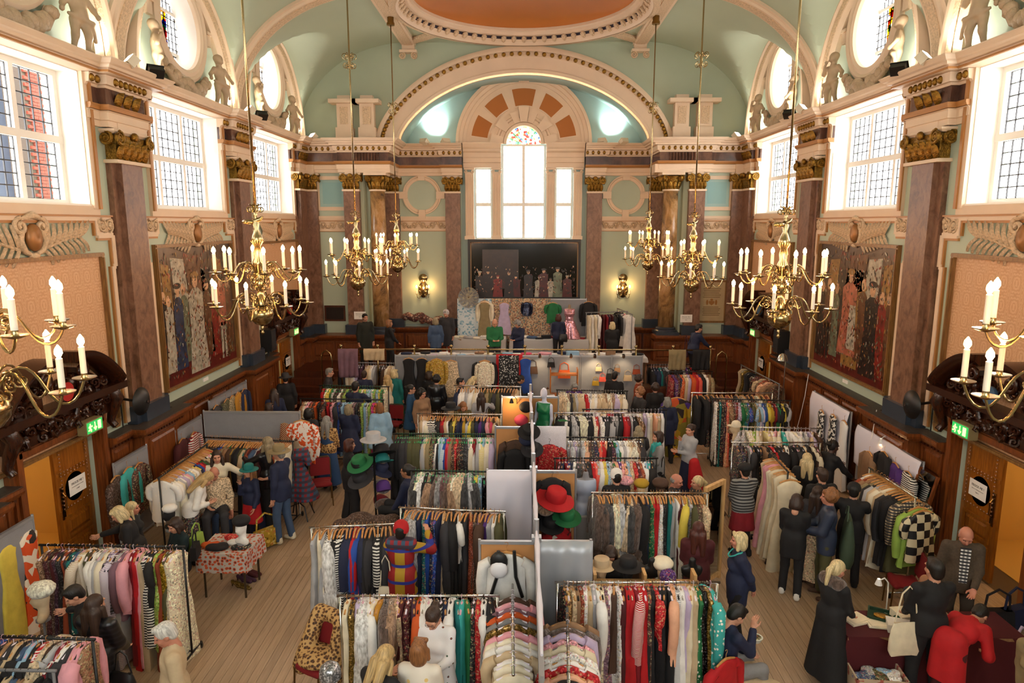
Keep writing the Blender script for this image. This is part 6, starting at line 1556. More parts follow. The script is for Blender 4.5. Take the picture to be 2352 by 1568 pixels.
def hairmesh(st):
 cap = [('e', (0, -0.02, 0.04), (0.085, 0.1, 0.092))]; face = ('-e', (0, 0.105, -0.045), (0.07, 0.075, 0.1))
 if st == 'short': pr = cap + [('e', (0, -0.06, -0.02), (0.07, 0.055, 0.07)), ('e', (0, 0.05, 0.1), (0.05, 0.04, 0.025)), face]
 elif st == 'bob': pr = cap + [('e', (0, -0.045, -0.04), (0.098, 0.075, 0.11)), ('c', (0.078, 0.01, 0.0), (0.085, 0.02, -0.1), 0.03, 0.025), ('c', (-0.078, 0.01, 0.0), (-0.085, 0.02, -0.1), 0.03, 0.025), ('c', (-0.05, 0.06, 0.09), (0.06, 0.06, 0.085), 0.025, 0.025), face]
 elif st == 'long': pr = cap + [('e', (0, -0.06, -0.06), (0.1, 0.065, 0.13)), ('c', (0.05, -0.08, -0.05), (0.06, -0.1, -0.32), 0.06, 0.045), ('c', (-0.05, -0.08, -0.05), (-0.06, -0.1, -0.3), 0.06, 0.04), ('c', (0.085, 0.0, -0.03), (0.1, 0.02, -0.24), 0.03, 0.03), ('c', (-0.085, 0.0, -0.03), (-0.1, 0.02, -0.22), 0.03, 0.03), face]
 elif st == 'curly':
  rg = random.Random(4); pr = cap + [('e', (0, -0.03, 0.02), (0.105, 0.105, 0.11))]
  for _ in range(46):
   a, b = rg.uniform(0, 2 * PI), rg.uniform(-0.5, 1.5); pr.append(('e', (0.1 * math.cos(a) * math.cos(b), -0.025 + 0.105 * math.sin(a) * math.cos(b), 0.03 + 0.105 * math.sin(b)), (0.022, 0.022, 0.022)))
  pr.append(face)
 elif st == 'bun': pr = cap + [('e', (0, -0.05, -0.01), (0.075, 0.06, 0.07)), ('e', (0, -0.13, 0.05), (0.045, 0.045, 0.045)), face]
 elif st == 'pony': pr = cap + [('e', (0, -0.05, -0.01), (0.078, 0.062, 0.075)), ('c', (0, -0.11, 0.04), (0.01, -0.16, -0.02), 0.032, 0.036), ('c', (0.01, -0.16, -0.02), (0.02, -0.15, -0.2), 0.036, 0.02), face]
 else: pr = [('e', (0, -0.03, 0.0), (0.084, 0.09, 0.06)), ('-e', (0, 0.0, 0.08), (0.08, 0.1, 0.062)), face]       # fringe round a bald crown
 V, Q = soft(pr, 0.0115, 0.02)
 return np_mesh('hair', V, Q, dummy)
HAIRM = {st: hairmesh(st) for st in ('short', 'bob', 'long', 'curly', 'bun', 'pony', 'fringe')}
def hatmesh(kind):
 if kind == 'beanie': return MB().lathe([(0.097, -0.01), (0.102, 0.02), (0.1, 0.035), (0.098, 0.06), (0.085, 0.105), (0.05, 0.135), (0.0, 0.145)], 20, c=(0, -0.012, 0.01)).mesh('hat', dummy, 60)
 if kind == 'brim': return MB().lathe([(0.19, 0.03), (0.1, 0.045), (0.1, 0.06), (0.095, 0.13), (0.07, 0.15), (0.03, 0.135), (0.0, 0.135)], 24, c=(0, -0.01, 0.01)).lathe([(0.19, 0.03), (0.185, 0.022), (0.09, 0.036)], 24, c=(0, -0.01, 0.01)).lathe([(0.103, 0.048), (0.103, 0.075)], 24, c=(0, -0.01, 0.01), caps=False).mesh('hat', dummy, 60)
 if kind == 'boater': return MB().lathe([(0.18, 0.03), (0.1, 0.034), (0.1, 0.125), (0.095, 0.13), (0.0, 0.13)], 24, c=(0, -0.01, 0.01)).lathe([(0.18, 0.03), (0.18, 0.022), (0.09, 0.025)], 24, c=(0, -0.01, 0.01)).mesh('hat', dummy, 50)
 if kind == 'cap': return MB().lathe([(0.097, 0.01), (0.1, 0.05), (0.08, 0.105), (0.04, 0.13), (0.0, 0.135)], 20, c=(0, -0.012, 0.01)).prism([(-0.07, 0.07), (0.07, 0.07), (0.055, 0.14), (0, 0.165), (-0.055, 0.14)], (0.02, 0.032), lambda u, v, t: (u, v, t)).mesh('hat', dummy, 60)
 return MB().lathe([(0.1, 0.0), (0.125, 0.04), (0.13, 0.07), (0.1, 0.11), (0.05, 0.13), (0.0, 0.135)], 22, c=(0, -0.015, 0.02)).mesh('hat', dummy, 60)
HATM = {k: hatmesh(k) for k in ('beanie', 'brim', 'boater', 'cap', 'cloche')}
POSE = {'down': (0.23, 0.02, 0.84), 'relax': (0.23, 0.12, 0.88), 'front': (0.08, 0.3, 1.08), 'low': (0.1, 0.26, 0.95), 'up': (0.2, 0.46, 1.34), 'reach': (0.2, 0.5, 1.12), 'side': (0.6, 0.15, 1.15), 'sidelow': (0.55, 0.2, 0.98), 'cross': (-0.06, 0.24, 1.12), 'hip': (0.2, 0.06, 1.0), 'chin': (0.05, 0.2, 1.36), 'behind': (0.06, -0.2, 0.92), 'lap': (0.12, 0.36, 0.68), 'eat': (0.1, 0.34, 1.0), 'hang': (0.16, 0.5, 0.75)}
def rotx(a): return np.array([[1, 0, 0], [0, math.cos(a), -math.sin(a)], [0, math.sin(a), math.cos(a)]])
def rotz(a): return np.array([[math.cos(a), -math.sin(a), 0], [math.sin(a), math.cos(a), 0], [0, 0, 1]])
def align(v, fwd):
 """rotation whose -z axis is v and y axis leans to fwd"""
 z = -np.array(v) / np.linalg.norm(v); y = np.array(fwd, float) - z * (np.array(fwd) @ z); y /= max(np.linalg.norm(y), 1e-6); x = np.cross(y, z)
 return np.stack([x, y, z], 1)
def person(px, py, h, head, label, top, bot, hair, L='down', R='down', lean=0, hp=0, hy=0, z0=0.0, sit=None, skin='fair', male=False, hat=None, vox=None, glasses=False, shoes='black', wide=1.0, at=None, bend=0.0, matT=None, matB=None):
 """px, py: top of the head in the photograph; head: compass of the body (0 away, 90 left, 180 towards us)"""
 s = h / 1.7; sg = {-1: L, 1: R}
 ln = -math.radians(lean); PE = np.array([0, 0, 0.95]); drop = 0.0
 if sit is not None: drop = 0.95 - 0.14 - sit / s
 RX = rotx(ln)
 up = lambda p: (PE + RX @ (np.array(p, float) - PE)) - np.array([0, 0, drop])
 sw = (0.185 if male else 0.17) * wide; hw_ = 0.092 if male else 0.1
 neckb = up((0, -0.01, 1.43)); chest = up((0, 0.0, 1.26)); belly = up((0, 0.015, 1.08)); pel = PE - np.array([0, 0, drop])
 HR = rotz(math.radians(hy)) @ rotx(math.radians(-hp)) @ rotx(ln * 0.75)
 hc = neckb + RX @ np.array([0, 0.0, 0.05]) + HR @ np.array([0, 0.025, 0.105])
 topz = hc + HR @ np.array([0, -0.01, 0.122])
 vox = vox or (0.021 if py > 1100 else 0.026)
 g = 0.004
 arms = []
 for q in (-1, 1):
  S = up((q * sw, -0.005, 1.385)); T = POSE[sg[q]] if isinstance(sg[q], str) else sg[q]
  T = np.array((T[0] * q, T[1], T[2] - (drop if sit is not None and not isinstance(sg[q], tuple) else 0)), float)
  a, b = 0.285, 0.25; v = T - S; d = np.linalg.norm(v); d2 = min(d, a + b - 0.006); v = v / d
  T = S + v * d2; x = (a * a - b * b + d2 * d2) / (2 * d2); hh = math.sqrt(max(a * a - x * x, 0))
  pole = np.array([q * 0.45, -0.5, -0.6]); pole = pole - v * (pole @ v); pole /= np.linalg.norm(pole)
  E = S + v * x + pole * hh
  arms.append((q, S, E, T))
 legs = []
 for q in (-1, 1):
  hipj = pel + np.array([q * hw_, 0, -0.06])
  if sit is not None: K = hipj + np.array([q * 0.05, 0.42, 0.03]); A = np.array([q * 0.14, K[1] + 0.03, 0.09])
  else:
   st = 0.05 * q * (1 if int(px) % 2 else -1); K = np.array([q * 0.105, 0.03 + st * 0.5, 0.5]); A = np.array([q * 0.12, -0.02 + st, 0.085])
  legs.append((q, hipj, K, A))
 m = 0.96 if not male else 1.02
 torso = [('e', chest, (0.155 * m * wide, 0.105 * m, 0.175), RX), ('e', belly, (0.135 * m * wide, 0.1 * m * wide, 0.15), RX), ('e', pel, (0.16 * wide, 0.115 * wide, 0.13)), ('c', up((-sw * 0.8, 0, 1.37)), up((sw * 0.8, 0, 1.37)), 0.06, 0.06), ('c', up((0, -0.012, 1.4)), up((0, -0.01, 1.46)), 0.058, 0.05)]
 if not male: torso.append(('c', up((-0.07, 0.08, 1.24)), up((0.07, 0.08, 1.24)), 0.06, 0.06))
 body = torso + [('c', up((0, -0.01, 1.42)), hc + HR @ np.array([0, -0.02, -0.06]), 0.052, 0.05)]
 for q, S, E, T in arms: body += [('c', S, E, 0.05, 0.038), ('c', E, T, 0.037, 0.025)]
 for q, hp_, K, A in legs: body += [('c', hp_, K, 0.08, 0.052), ('c', K, A, 0.05, 0.034), ('c', A - np.array([0, 0.01, 0.03]), A + np.array([0, 0.14, -0.055]), 0.032, 0.026)]
 V, Q = soft(body, vox * 1.1, 0.03)
 Vs, Qs, Ms = [V], [Q], [np.zeros(len(Q), int)]; off = len(V)
 Vs.append(hV @ HR.T + hc); Qs.append(hQ + off); Ms.append(hMI); off += len(hV)
 for q, S, E, T in arms:
  v = T - E; fw = np.array([-q * 0.5, 0.8, 0.3]); A = align(v, fw); gv = gV.copy(); gq = gQ
  if q < 0: gv[:, 0] *= -1; gq = gQ[:, ::-1]
  gv = gv * (1.12 if male else 1.0)
  Vs.append(gv @ A.T + T + v / np.linalg.norm(v) * 0.005); Qs.append(gq + off); Ms.append(np.zeros(len(gq), int)); off += len(gv)
 rz = math.radians(head)
 tl = topz * s; tl[2] += (0.02 if hat else 0)
 c, sn = math.cos(rz), math.sin(rz)
 if at is None:
  wx, wy = atz(px, py, tl[2] + z0); loc = (wx - (tl[0] * c - tl[1] * sn), wy - (tl[0] * sn + tl[1] * c), z0)
 else: loc = (at[0], at[1], z0)
 me = np_mesh('person', np.concatenate(Vs), np.concatenate(Qs), [SKIN[skin], eyem, lipm], np.concatenate(Ms))
 o = obj('person', me, None, loc, (0, 0, rz), s); tag(o, label, 'person', 'people at the market')
 # --- clothing
 kind, col, pat = (top + ('',))[:3]
 tk = [('e', p[1], tuple(x + 0.018 for x in p[2]), *p[3:]) if p[0] == 'e' else ('c', p[1], p[2], p[3] + 0.014, p[4] + 0.006) for p in torso]
 bulk = {'coat': 0.02, 'puffer': 0.03, 'jacket': 0.014, 'top': 0.012, 'tee': 0.012, 'dress': 0.012, 'shawl': 0.03, 'tunic': 0.014}[kind]
 for q, S, E, T in arms:
  if kind == 'tee': tk += [('c', S, S + (E - S) * 0.75, 0.06, 0.058)]
  else: tk += [('c', S, E, 0.05 + bulk, 0.043 + bulk), ('c', E, T - (T - E) * 0.06, 0.041 + bulk, 0.032 + bulk * 0.8)]
 hem = {'coat': 0.5, 'puffer': 0.74, 'jacket': 0.78, 'top': 0.86, 'tee': 0.86, 'dress': 0.45, 'shawl': 0.6, 'tunic': 0.68}[kind]
 fl = {'coat': 0.17, 'dress': 0.24, 'shawl': 0.26}.get(kind, 0.155)
 if sit is None:
  tk += [('c', pel + np.array([-0.05, 0, 0.06]), np.array([-fl * 0.42, 0.0, hem]), 0.135 * wide, fl * 0.8), ('c', pel + np.array([0.05, 0, 0.06]), np.array([fl * 0.42, 0.0, hem]), 0.135 * wide, fl * 0.8)]
 cut = hem if sit is None else pel[2] - 0.12
 V, Q = soft(tk, vox, 0.035, lambda Fv, X, Y, Z: np.maximum(Fv, cut - Z))
 mt = matT or cloth(col, pat)
 obj({'coat': 'coat', 'puffer': 'puffer_jacket', 'jacket': 'jacket', 'top': 'jumper', 'tee': 'top', 'dress': 'dress', 'shawl': 'shawl', 'tunic': 'tunic'}[kind], np_mesh('garment', V, Q, mt), o)
 bk, bc, bp = (bot + ('',))[:3]
 mbm = matB or cloth(bc, bp)
 if bk == 'trousers' or sit is not None:
  tr = [('e', pel, (0.17 * wide, 0.128 * wide, 0.13))]
  fe = 0.062 if bk != 'wide' else 0.1
  for q, hp_, K, A in legs: tr += [('c', hp_, K, 0.098, 0.07), ('c', K, A, 0.068, fe)]
  V, Q = soft(tr, vox, 0.03, lambda Fv, X, Y, Z: np.maximum(Fv, 0.05 - Z)); obj('trousers', np_mesh('trousers', V, Q, mbm), o)
 elif bk == 'wide':
  tr = [('e', pel, (0.17 * wide, 0.13, 0.13))]
  for q, hp_, K, A in legs: tr += [('c', hp_, K, 0.1, 0.095), ('c', K, A, 0.095, 0.105)]
  V, Q = soft(tr, vox, 0.03, lambda Fv, X, Y, Z: np.maximum(Fv, 0.04 - Z)); obj('trousers', np_mesh('trousers', V, Q, mbm), o)
 elif bk in ('skirt', 'long'):
  hm = 0.5 if bk == 'skirt' else 0.14; w = 0.2 if bk == 'skirt' else 0.26
  V, Q = soft([('e', pel, (0.17 * wide, 0.13, 0.14)), ('c', pel + np.array([-0.05, 0, 0]), np.array([-0.08, 0, hm]), 0.13, w * 0.8), ('c', pel + np.array([0.05, 0, 0]), np.array([0.08, 0, hm]), 0.13, w * 0.8)], vox, 0.03, lambda Fv, X, Y, Z: np.maximum(Fv, hm - Z)); obj('skirt', np_mesh('skirt', V, Q, mbm), o)
  V, Q = soft([p for q, hp_, K, A in legs for p in (('c', hp_, K, 0.082, 0.056), ('c', K, A, 0.055, 0.04))], vox, 0.02); obj('tights', np_mesh('tights', V, Q, black), o)
 for q, hp_, K, A in legs:
  V, Q = soft([('c', A + np.array([0, -0.03, -0.035]), A + np.array([0, 0.13, -0.052]), 0.045, 0.036), ('c', A + np.array([0, -0.02, 0.02]), A + np.array([0, -0.02, -0.04]), 0.048, 0.045)], 0.022, 0.02, lambda Fv, X, Y, Z: np.maximum(Fv, 0.005 - Z)); obj('shoe', np_mesh('shoe', V, Q, cloth(shoes)), o)
 HMx = Matrix([[*HR[0], hc[0]], [*HR[1], hc[1]], [*HR[2], hc[2]], [0, 0, 0, 1]])
 def onhead(nm, me_, mat):
  x = obj(nm, me_, o, None, None, None, mat); x.matrix_local = HMx; return x
 if hair: onhead('hair', HAIRM[hair[0]], hairmat(hair[1]))
 if hat: onhead('hat', HATM[hat[0]], cloth(hat[1], *hat[2:]))
 if glasses:
  gl = MB()
  for q in (-1, 1): gl.tube([(q * 0.032 + 0.022 * math.cos(a), 0.1, 0.006 + 0.018 * math.sin(a)) for a in [2 * PI * i / 12 for i in range(13)]], 0.0025, 4).tube([(q * 0.055, 0.098, 0.01), (q * 0.076, 0.0, 0.008)], 0.0025, 4)
  gl.tube([(-0.01, 0.102, 0.01), (0.01, 0.102, 0.01)], 0.0025, 4); onhead('glasses', gl.mesh('glasses', black), black)
 return o
def rel(o, x, y, z):
 """a point in a person's own frame -> world"""
 s = o.scale[0]; a = o.rotation_euler.z; c, sn = math.cos(a), math.sin(a)
 return (o.location.x + s * (x * c - y * sn), o.location.y + s * (x * sn + y * c), o.location.z + s * z)
def bag(o, x, y, z, w, h, d, mat, label, strap=0.0, name='handbag'):
 b = thing(name, label, 'bag', rel(o, x, y, z), o.rotation_euler.z)
 P_ = [(w * 0.40, d * 0.12, 0), (w * 0.46, d * 0.3, -h * 0.2), (w * 0.5, d * 0.48, -h * 0.55), (w * 0.5, d * 0.5, -h * 0.85), (w * 0.42, d * 0.34, -h)]; vs = []
 for a_, b_, z_ in P_: vs += [(a_ * math.copysign(abs(math.cos(t)) ** 0.5, math.cos(t)), b_ * math.copysign(abs(math.sin(t)) ** 0.7, math.sin(t)), z_ + 0.01 * math.sin(3 * t)) for t in [2 * PI * i / 14 for i in range(14)]]
 MB().add(vs, [(i * 14 + j, i * 14 + (j + 1) % 14, i * 14 + 14 + (j + 1) % 14, i * 14 + 14 + j) for i in range(4) for j in range(14)] + [tuple(range(14)), tuple(range(56, 70))]).build('pouch', mat, b, 50)
 hs = strap or 0.2
 for q in (-1, 1) if not strap else (1,): MB().tube([(-w * 0.35, q * d * 0.2, -0.02), (-w * 0.2, q * d * 0.15, hs * 0.8), (0, q * d * 0.1, hs), (w * 0.2, q * d * 0.15, hs * 0.8), (w * 0.35, q * d * 0.2, -0.02)], 0.009, 6).build('strap', mat, b, 60)
 return b
plaid = stripes('mondrian_plaid', '#a8841c', '#8c1414', 1.3, 'X', thr=0.55, second=('Z', '#24308a', 1.5, 0.9))
tartan = stripes('red_blue_tartan', '#8a1c24', '#34506a', 3.2, 'X', second=('Z', '#3a3040', 3.2))
fair_isle = stripes('fair_isle_knit', '#2a2a2c', '#8a8a88', 6, 'Z', thr=0.55)
A_ = person
# ---- on the stage
A_(838, 720, 1.78, 215, 'man with dark hair in a long dark green coat on the stage', ('coat', 'olive'), ('trousers', 'black'), ('short', 'dark'), male=True, z0=ZS, matT=M('bottle_green_wool', '#1d211a', 0.85))
A_(893, 734, 1.64, 300, 'woman with a ginger bob in a black jacket on the stage', ('jacket', 'black'), ('trousers', 'black'), ('bob', 'ginger'), R='low', z0=ZS)
A_(1000, 729, 1.62, 15, 'woman with ash hair in a blue cardigan, back to us, on the stage', ('tunic', 'denim'), ('trousers', 'navy'), ('bob', 'ash'), z0=ZS)
A_(1024, 711, 1.74, 165, 'person in a patterned beanie and grey parka on the stage', ('coat', 'charcoal'), ('trousers', 'rust'), ('short', 'grey'), hat=('beanie', 'silver', 'p'), z0=ZS, hp=15, male=True)
A_(1137, 733, 1.76, 190, 'bald bearded man in a green jumper on the stage', ('top', 'green'), ('trousers', 'charcoal'), ('fringe', 'grey'), 'front', 'front', z0=ZS, male=True, hp=25)
A_(1187, 737, 1.62, 145, 'woman with grey curls in a navy coat on the stage', ('coat', 'navy'), ('trousers', 'black'), ('curly', 'grey'), 'front', 'front', z0=ZS, hp=25)
p = A_(1283, 721, 1.66, 15, 'woman with auburn hair in navy, back to us, on the stage', ('top', 'navy'), ('trousers', 'black'), ('bob', 'auburn'), 'low', 'relax', z0=ZS)
bag(p, 0.1, -0.2, 1.05, 0.3, 0.26, 0.12, black, 'black handbag on the back of the auburn-haired woman on stage', 0.35)
A_(1407, 739, 1.6, 5, 'woman with straw hair in a black puffer jacket on the stage', ('puffer', 'black'), ('trousers', 'black'), ('bob', 'straw'), 'low', 'low', z0=ZS)
p = A_(1606, 744, 1.74, 285, 'man in a navy jumper reaching for the rail at the right of the stage', ('top', 'navy'), ('trousers', 'black'), ('short', 'dark'), 'down', (0.12, 0.55, 0.95), lean=12, z0=ZS, male=True)
bag(p, -0.18, -0.14, 0.95, 0.26, 0.22, 0.1, cloth('plum'), 'dark purple shoulder bag on the man in the navy jumper', 0.4)
# ---- back of the hall, left
A_(655, 857, 1.7, 20, 'person in a black hat and coat by the far left door', ('coat', 'black'), ('trousers', 'black'), ('short', 'dark'), hat=('brim', 'charcoal'))
A_(628, 892, 1.65, 30, 'woman with long brown hair in navy by the left wall', ('jacket', 'navy'), ('trousers', 'black'), ('long', 'brown'), lean=10)
A_(617, 925, 1.55, 330, 'person with dark brown hair behind the grey screen', ('jacket', 'charcoal'), ('trousers', 'black'), ('bob', 'brown'))
A_(757, 845, 1.74, 280, 'grey-haired man in a dark coat with a green collar', ('coat', 'charcoal'), ('trousers', 'black'), ('short', 'grey'), male=True, lean=8)
A_(836, 851, 1.66, 5, 'person with short brown hair in dark blue, back to us', ('top', 'navy'), ('trousers', 'black'), ('short', 'brown'))
A_(816, 876, 1.83, 350, 'man with cropped dark hair in a navy jumper at the prints rail', ('top', 'navy'), ('trousers', 'black'), ('short', 'dark'), male=True, R='reach', L='reach')
A_(888, 861, 1.66, 60, 'woman with long blond hair in a cream embroidered top', ('top', 'cream'), ('trousers', 'denim'), ('long', 'blond'), 'front', 'front')
A_(905, 848, 1.7, 345, 'woman with straw hair in a teal dress, back to us', ('dress', 'teal'), ('trousers', 'black'), ('bob', 'straw'))
A_(943, 883, 1.7, 275, 'woman with glasses in a blue poncho', ('shawl', 'denim'), ('trousers', 'black'), ('bun', 'dark'), glasses=True, matT=M('petrol_wool', '#1f4668', 0.85))
A_(969, 893, 1.66, 225, 'woman with dark curls and glasses in a camel coat', ('coat', 'tan'), ('trousers', 'khaki'), ('curly', 'dark'), 'hip', 'down', glasses=True)
A_(1002, 861, 1.72, 10, 'person with dark curls in a black leather jacket, back to us', ('jacket', 'black'), ('trousers', 'black'), ('curly', 'dark'), matT=M('black_leather', '#16161a', 0.3))
A_(985, 852, 1.68, 320, 'brown-haired person in black behind the leather jacket', ('coat', 'black'), ('trousers', 'black'), ('bob', 'brown'))
A_(1057, 867, 1.7, 270, 'dark-haired man beyond the white shirts rail', ('top', 'charcoal'), ('trousers', 'black'), ('short', 'dark'), male=True)
A_(1092, 865, 1.6, 300, 'woman with long blond hair stooping beyond the white shirts', ('top', 'white', 't'), ('trousers', 'black'), ('long', 'straw'), lean=18, hp=20)
p = A_(1105, 901, 1.66, 355, 'woman with brown hair in a pale grey jumper, back to us', ('top', 'silver'), ('trousers', 'black'), ('long', 'brown'), 'down', 'up')
bag(p, 0.2, -0.12, 0.95, 0.26, 0.26, 0.1, black, 'black shoulder bag on the woman in the pale grey jumper', 0.42)
A_(1065, 925, 1.62, 200, 'woman with light brown hair looking down between the T-shirt rails', ('top', 'olive'), ('trousers', 'black'), ('long', 'ginger'), hp=30)
A_(1200, 862, 1.64, 285, 'dark-haired woman in black leaning over the jewellery', ('top', 'black'), ('trousers', 'black'), ('bun', 'dark'), 'reach', 'reach', lean=30, skin='tan')
A_(1321, 881, 1.62, 190, 'grey-haired woman looking down behind the cream furs', ('jacket', 'purple'), ('trousers', 'black'), ('bob', 'grey'), hp=30)
A_(1412, 853, 1.74, 335, 'man in a black coat looking at the lit handbags', ('coat', 'black'), ('trousers', 'black'), ('short', 'dark'), male=True)
A_(1470, 862, 1.66, 250, 'woman with brown curls in a rust top', ('top', 'rust'), ('trousers', 'brown'), ('curly', 'brown'), hp=10)
A_(1470, 889, 1.76, 110, 'young man with ginger curls, glasses and a red scarf', ('jacket', 'charcoal'), ('trousers', 'black'), ('curly', 'ginger'), 'front', 'front', male=True, glasses=True, matT=M('grey_cardigan', '#2e2b2c', 0.85))
A_(1505, 880, 1.66, 10, 'person with dark hair in black beside the dark coats rail', ('coat', 'black'), ('trousers', 'black'), ('curly', 'brown'))
A_(1534, 912, 1.62, 5, 'woman with grey hair in a dark blue coat, back to us', ('coat', 'navy'), ('trousers', 'black'), ('bob', 'grey'))
A_(1467, 978, 1.58, 0, 'woman with long fair hair between the right-hand rails', ('top', 'charcoal'), ('trousers', 'black'), ('long', 'ash'))
p = A_(1513, 990, 1.66, 95, 'smiling woman with a brown bob and turquoise scarf', ('coat', 'silver'), ('trousers', 'black'), ('bob', 'brown'), 'front', (0.1, 0.36, 1.2), matT=M('pale_grey_cardigan', '#8d8c8c', 0.85))
V, Q = soft([('c', (-0.05, 0.1, 1.4), (-0.06, 0.14, 0.9), 0.04, 0.05), ('c', (0.05, 0.1, 1.4), (0.06, 0.14, 1.0), 0.04, 0.05), ('c', (-0.08, 0.02, 1.46), (0.08, 0.02, 1.46), 0.06, 0.06)], 0.024, 0.03); obj('scarf', np_mesh('scarf', V, Q, cloth('turquoise')), p)
bag(p, -0.28, -0.05, 0.86, 0.36, 0.3, 0.14, black, 'black tote on the arm of the woman with the turquoise scarf', 0.4)
p = A_(1587, 974, 1.68, 110, 'woman in a grey jumper and navy skirt with folded arms', ('top', 'silver'), ('long', 'navy'), ('bun', 'brown'), 'cross', 'chin', hy=20)
V, Q = soft([('c', (-0.28, 0.05, 1.0), (-0.38, -0.05, 0.4), 0.08, 0.12), ('c', (-0.28, 0.1, 0.98), (-0.3, 0.1, 0.5), 0.08, 0.1)], 0.026, 0.05)
tag(obj('folded_coat', np_mesh('coat', V, Q, cloth('red')), None, p.location, p.rotation_euler, p.scale[0]), 'bright red coat carried over the arm of the woman in grey', 'coat')
A_(1558, 1089, 1.72, 240, 'balding man in a dark jacket by the pine mirror', ('jacket', 'charcoal'), ('trousers', 'black'), ('fringe', 'grey'), male=True, skin='pink', sit=0.62, hp=15)
A_(1603, 1093, 1.64, 100, 'woman with a pale blond ponytail by the pine mirror', ('jacket', 'charcoal'), ('trousers', 'black'), ('pony', 'straw'), sit=0.62)
A_(1416, 1076, 1.7, 10, 'person in a white knitted beanie and black coat', ('coat', 'black'), ('trousers', 'black'), ('short', 'dark'), hat=('beanie', 'white'))
A_(1605, 1198, 1.66, 350, 'woman with long red hair in a maroon coat facing the mirror', ('coat', 'maroon'), ('trousers', 'black'), ('long', 'auburn'), 'low', 'low')
p = A_(1700, 1222, 1.66, 80, 'woman with an ash bob in a navy tunic and turquoise necklace', ('tunic', 'navy'), ('trousers', 'black'), ('bob', 'straw'), 'behind', 'behind', wide=1.08, skin='pink')
MB().tube([(0.11 * math.cos(a), 0.02 + 0.12 * math.sin(a) * (1 if math.sin(a) > 0 else 0.5), 1.45 - 0.09 * max(0, math.sin(a))) for a in [2 * PI * i / 20 for i in range(21)]], 0.012, 6).build('necklace', cloth('turquoise'), p, 180)
p = A_(1706, 1391, 1.76, 285, 'young man in a navy hoodie sitting and eating from a tub', ('jacket', 'navy'), ('trousers', 'grey'), ('short', 'dark'), 'eat', (0.04, 0.34, 1.0), sit=0.46, male=True, hp=32, lean=8)
q = rel(p, -0.12, 0.5, 0.72)
tb = thing('salad_tub', 'clear tub of salad held by the seated young man', 'food tub', q); MB().lathe([(0.05, 0), (0.075, 0.05), (0.08, 0.06)], 14).build('tub', M('clear_tub', '#d8dcd0', 0.2), tb); MB().ball((0, 0, 0.055), (0.065, 0.065, 0.02), 10, 5).build('salad', cloth('olive', 'p'), tb)
st = thing('stool', 'low dark stool under the young man in the hoodie', 'stool', (p.location.x, p.location.y, 0)); MB().box((0, 0, 0.36), (0.36, 0.36, 0.05)).build('seat', black, st)
for a in (-1, 1):
 for b in (-1, 1): MB().tube([(a * 0.15, b * 0.15, 0.34), (a * 0.17, b * 0.17, 0)], 0.014, 6).build('leg', black, st)
# ---- right aisle
A_(1712, 1064, 1.64, 10, 'woman in a black hat, striped grey cardigan and crimson skirt', ('jacket', 'charcoal'), ('skirt', 'crimson'), ('short', 'dark'), 'low', 'low', hat=('cloche', 'black'), matT=fair_isle, wide=1.15)
A_(1855, 1040, 1.68, 345, 'woman with long white-blond hair in black by the cream gowns', ('coat', 'black'), ('trousers', 'black'), ('long', 'straw'))
A_(1890, 1075, 1.76, 5, 'man with cropped hair in a black coat, back to us', ('coat', 'black'), ('trousers', 'black'), ('short', 'brown'), male=True)
A_(1832, 1134, 1.66, 330, 'person with a brown bob in black and white trainers', ('tunic', 'black'), ('trousers', 'black'), ('bob', 'brown'), 'low', 'low', shoes='white', hp=25)
p = A_(1907, 1123, 1.76, 70, 'man with ginger curls in a navy puffer, carrying a green bag', ('puffer', 'navy'), ('trousers', 'olive'), ('curly', 'ginger'), 'front', 'front', male=True, skin='pink', matT=M('navy_quilting', '#2a3348', 0.5), shoes='brown')
bag(p, 0.02, -0.28, 1.32, 0.46, 0.75, 0.2, M('green_canvas', '#3a4a38', 0.85), 'large green canvas bag on the back of the man in navy quilting', 0.16, 'canvas_bag')
A_(1880, 1116, 1.66, 320, 'woman with long dark hair and a floral skirt', ('jacket', 'charcoal'), ('long', 'beige', 'p'), ('long', 'brown'), shoes='brown')
A_(1963, 1107, 1.72, 335, 'man in a black cap and jacket searching the right wall rail', ('jacket', 'black'), ('trousers', 'black'), ('short', 'dark'), 'reach', 'reach', hat=('cap', 'black'), male=True)
A_(1917, 1011, 1.7, 290, 'woman with braided dark hair in black reaching to the wall stall', ('tunic', 'black'), ('trousers', 'black'), ('bun', 'dark'), 'reach', (0.2, 0.5, 0.95), lean=15, skin='dark')
p = A_(1930, 1287, 1.66, 295, 'blond woman in a black coat with fur collar by the red table', ('jacket', 'black'), ('long', 'black'), ('pony', 'straw'), 'low', 'low', hp=20, skin='pink')
V, Q = soft([('c', (-0.1, -0.03, 1.44), (0.1, -0.03, 1.44), 0.085, 0.085), ('c', (0.1, 0.02, 1.42), (0.06, 0.12, 1.3), 0.06, 0.05), ('c', (-0.1, 0.02, 1.42), (-0.06, 0.12, 1.3), 0.06, 0.05)], 0.024, 0.03); obj('fur_collar', np_mesh('fur_collar', V, Q, cloth('brown', '', 'f')), p)
p = A_(2150, 1284, 1.85, 5, 'man in a black jumper with a cream tote at the red table', ('top', 'black'), ('trousers', 'black'), ('short', 'dark'), 'low', 'low', male=True)
bag(p, -0.27, -0.02, 1.0, 0.4, 0.42, 0.08, cloth('cream'), 'cream cotton tote on the shoulder of the man in black', 0.45, 'tote_bag')
A_(2127, 1324, 1.62, 150, 'bald man with glasses sitting behind the red table', ('jacket', 'charcoal'), ('trousers', 'black'), ('fringe', 'dark'), 'lap', 'chin', sit=0.41, male=True, glasses=True, hp=20, skin='tan')
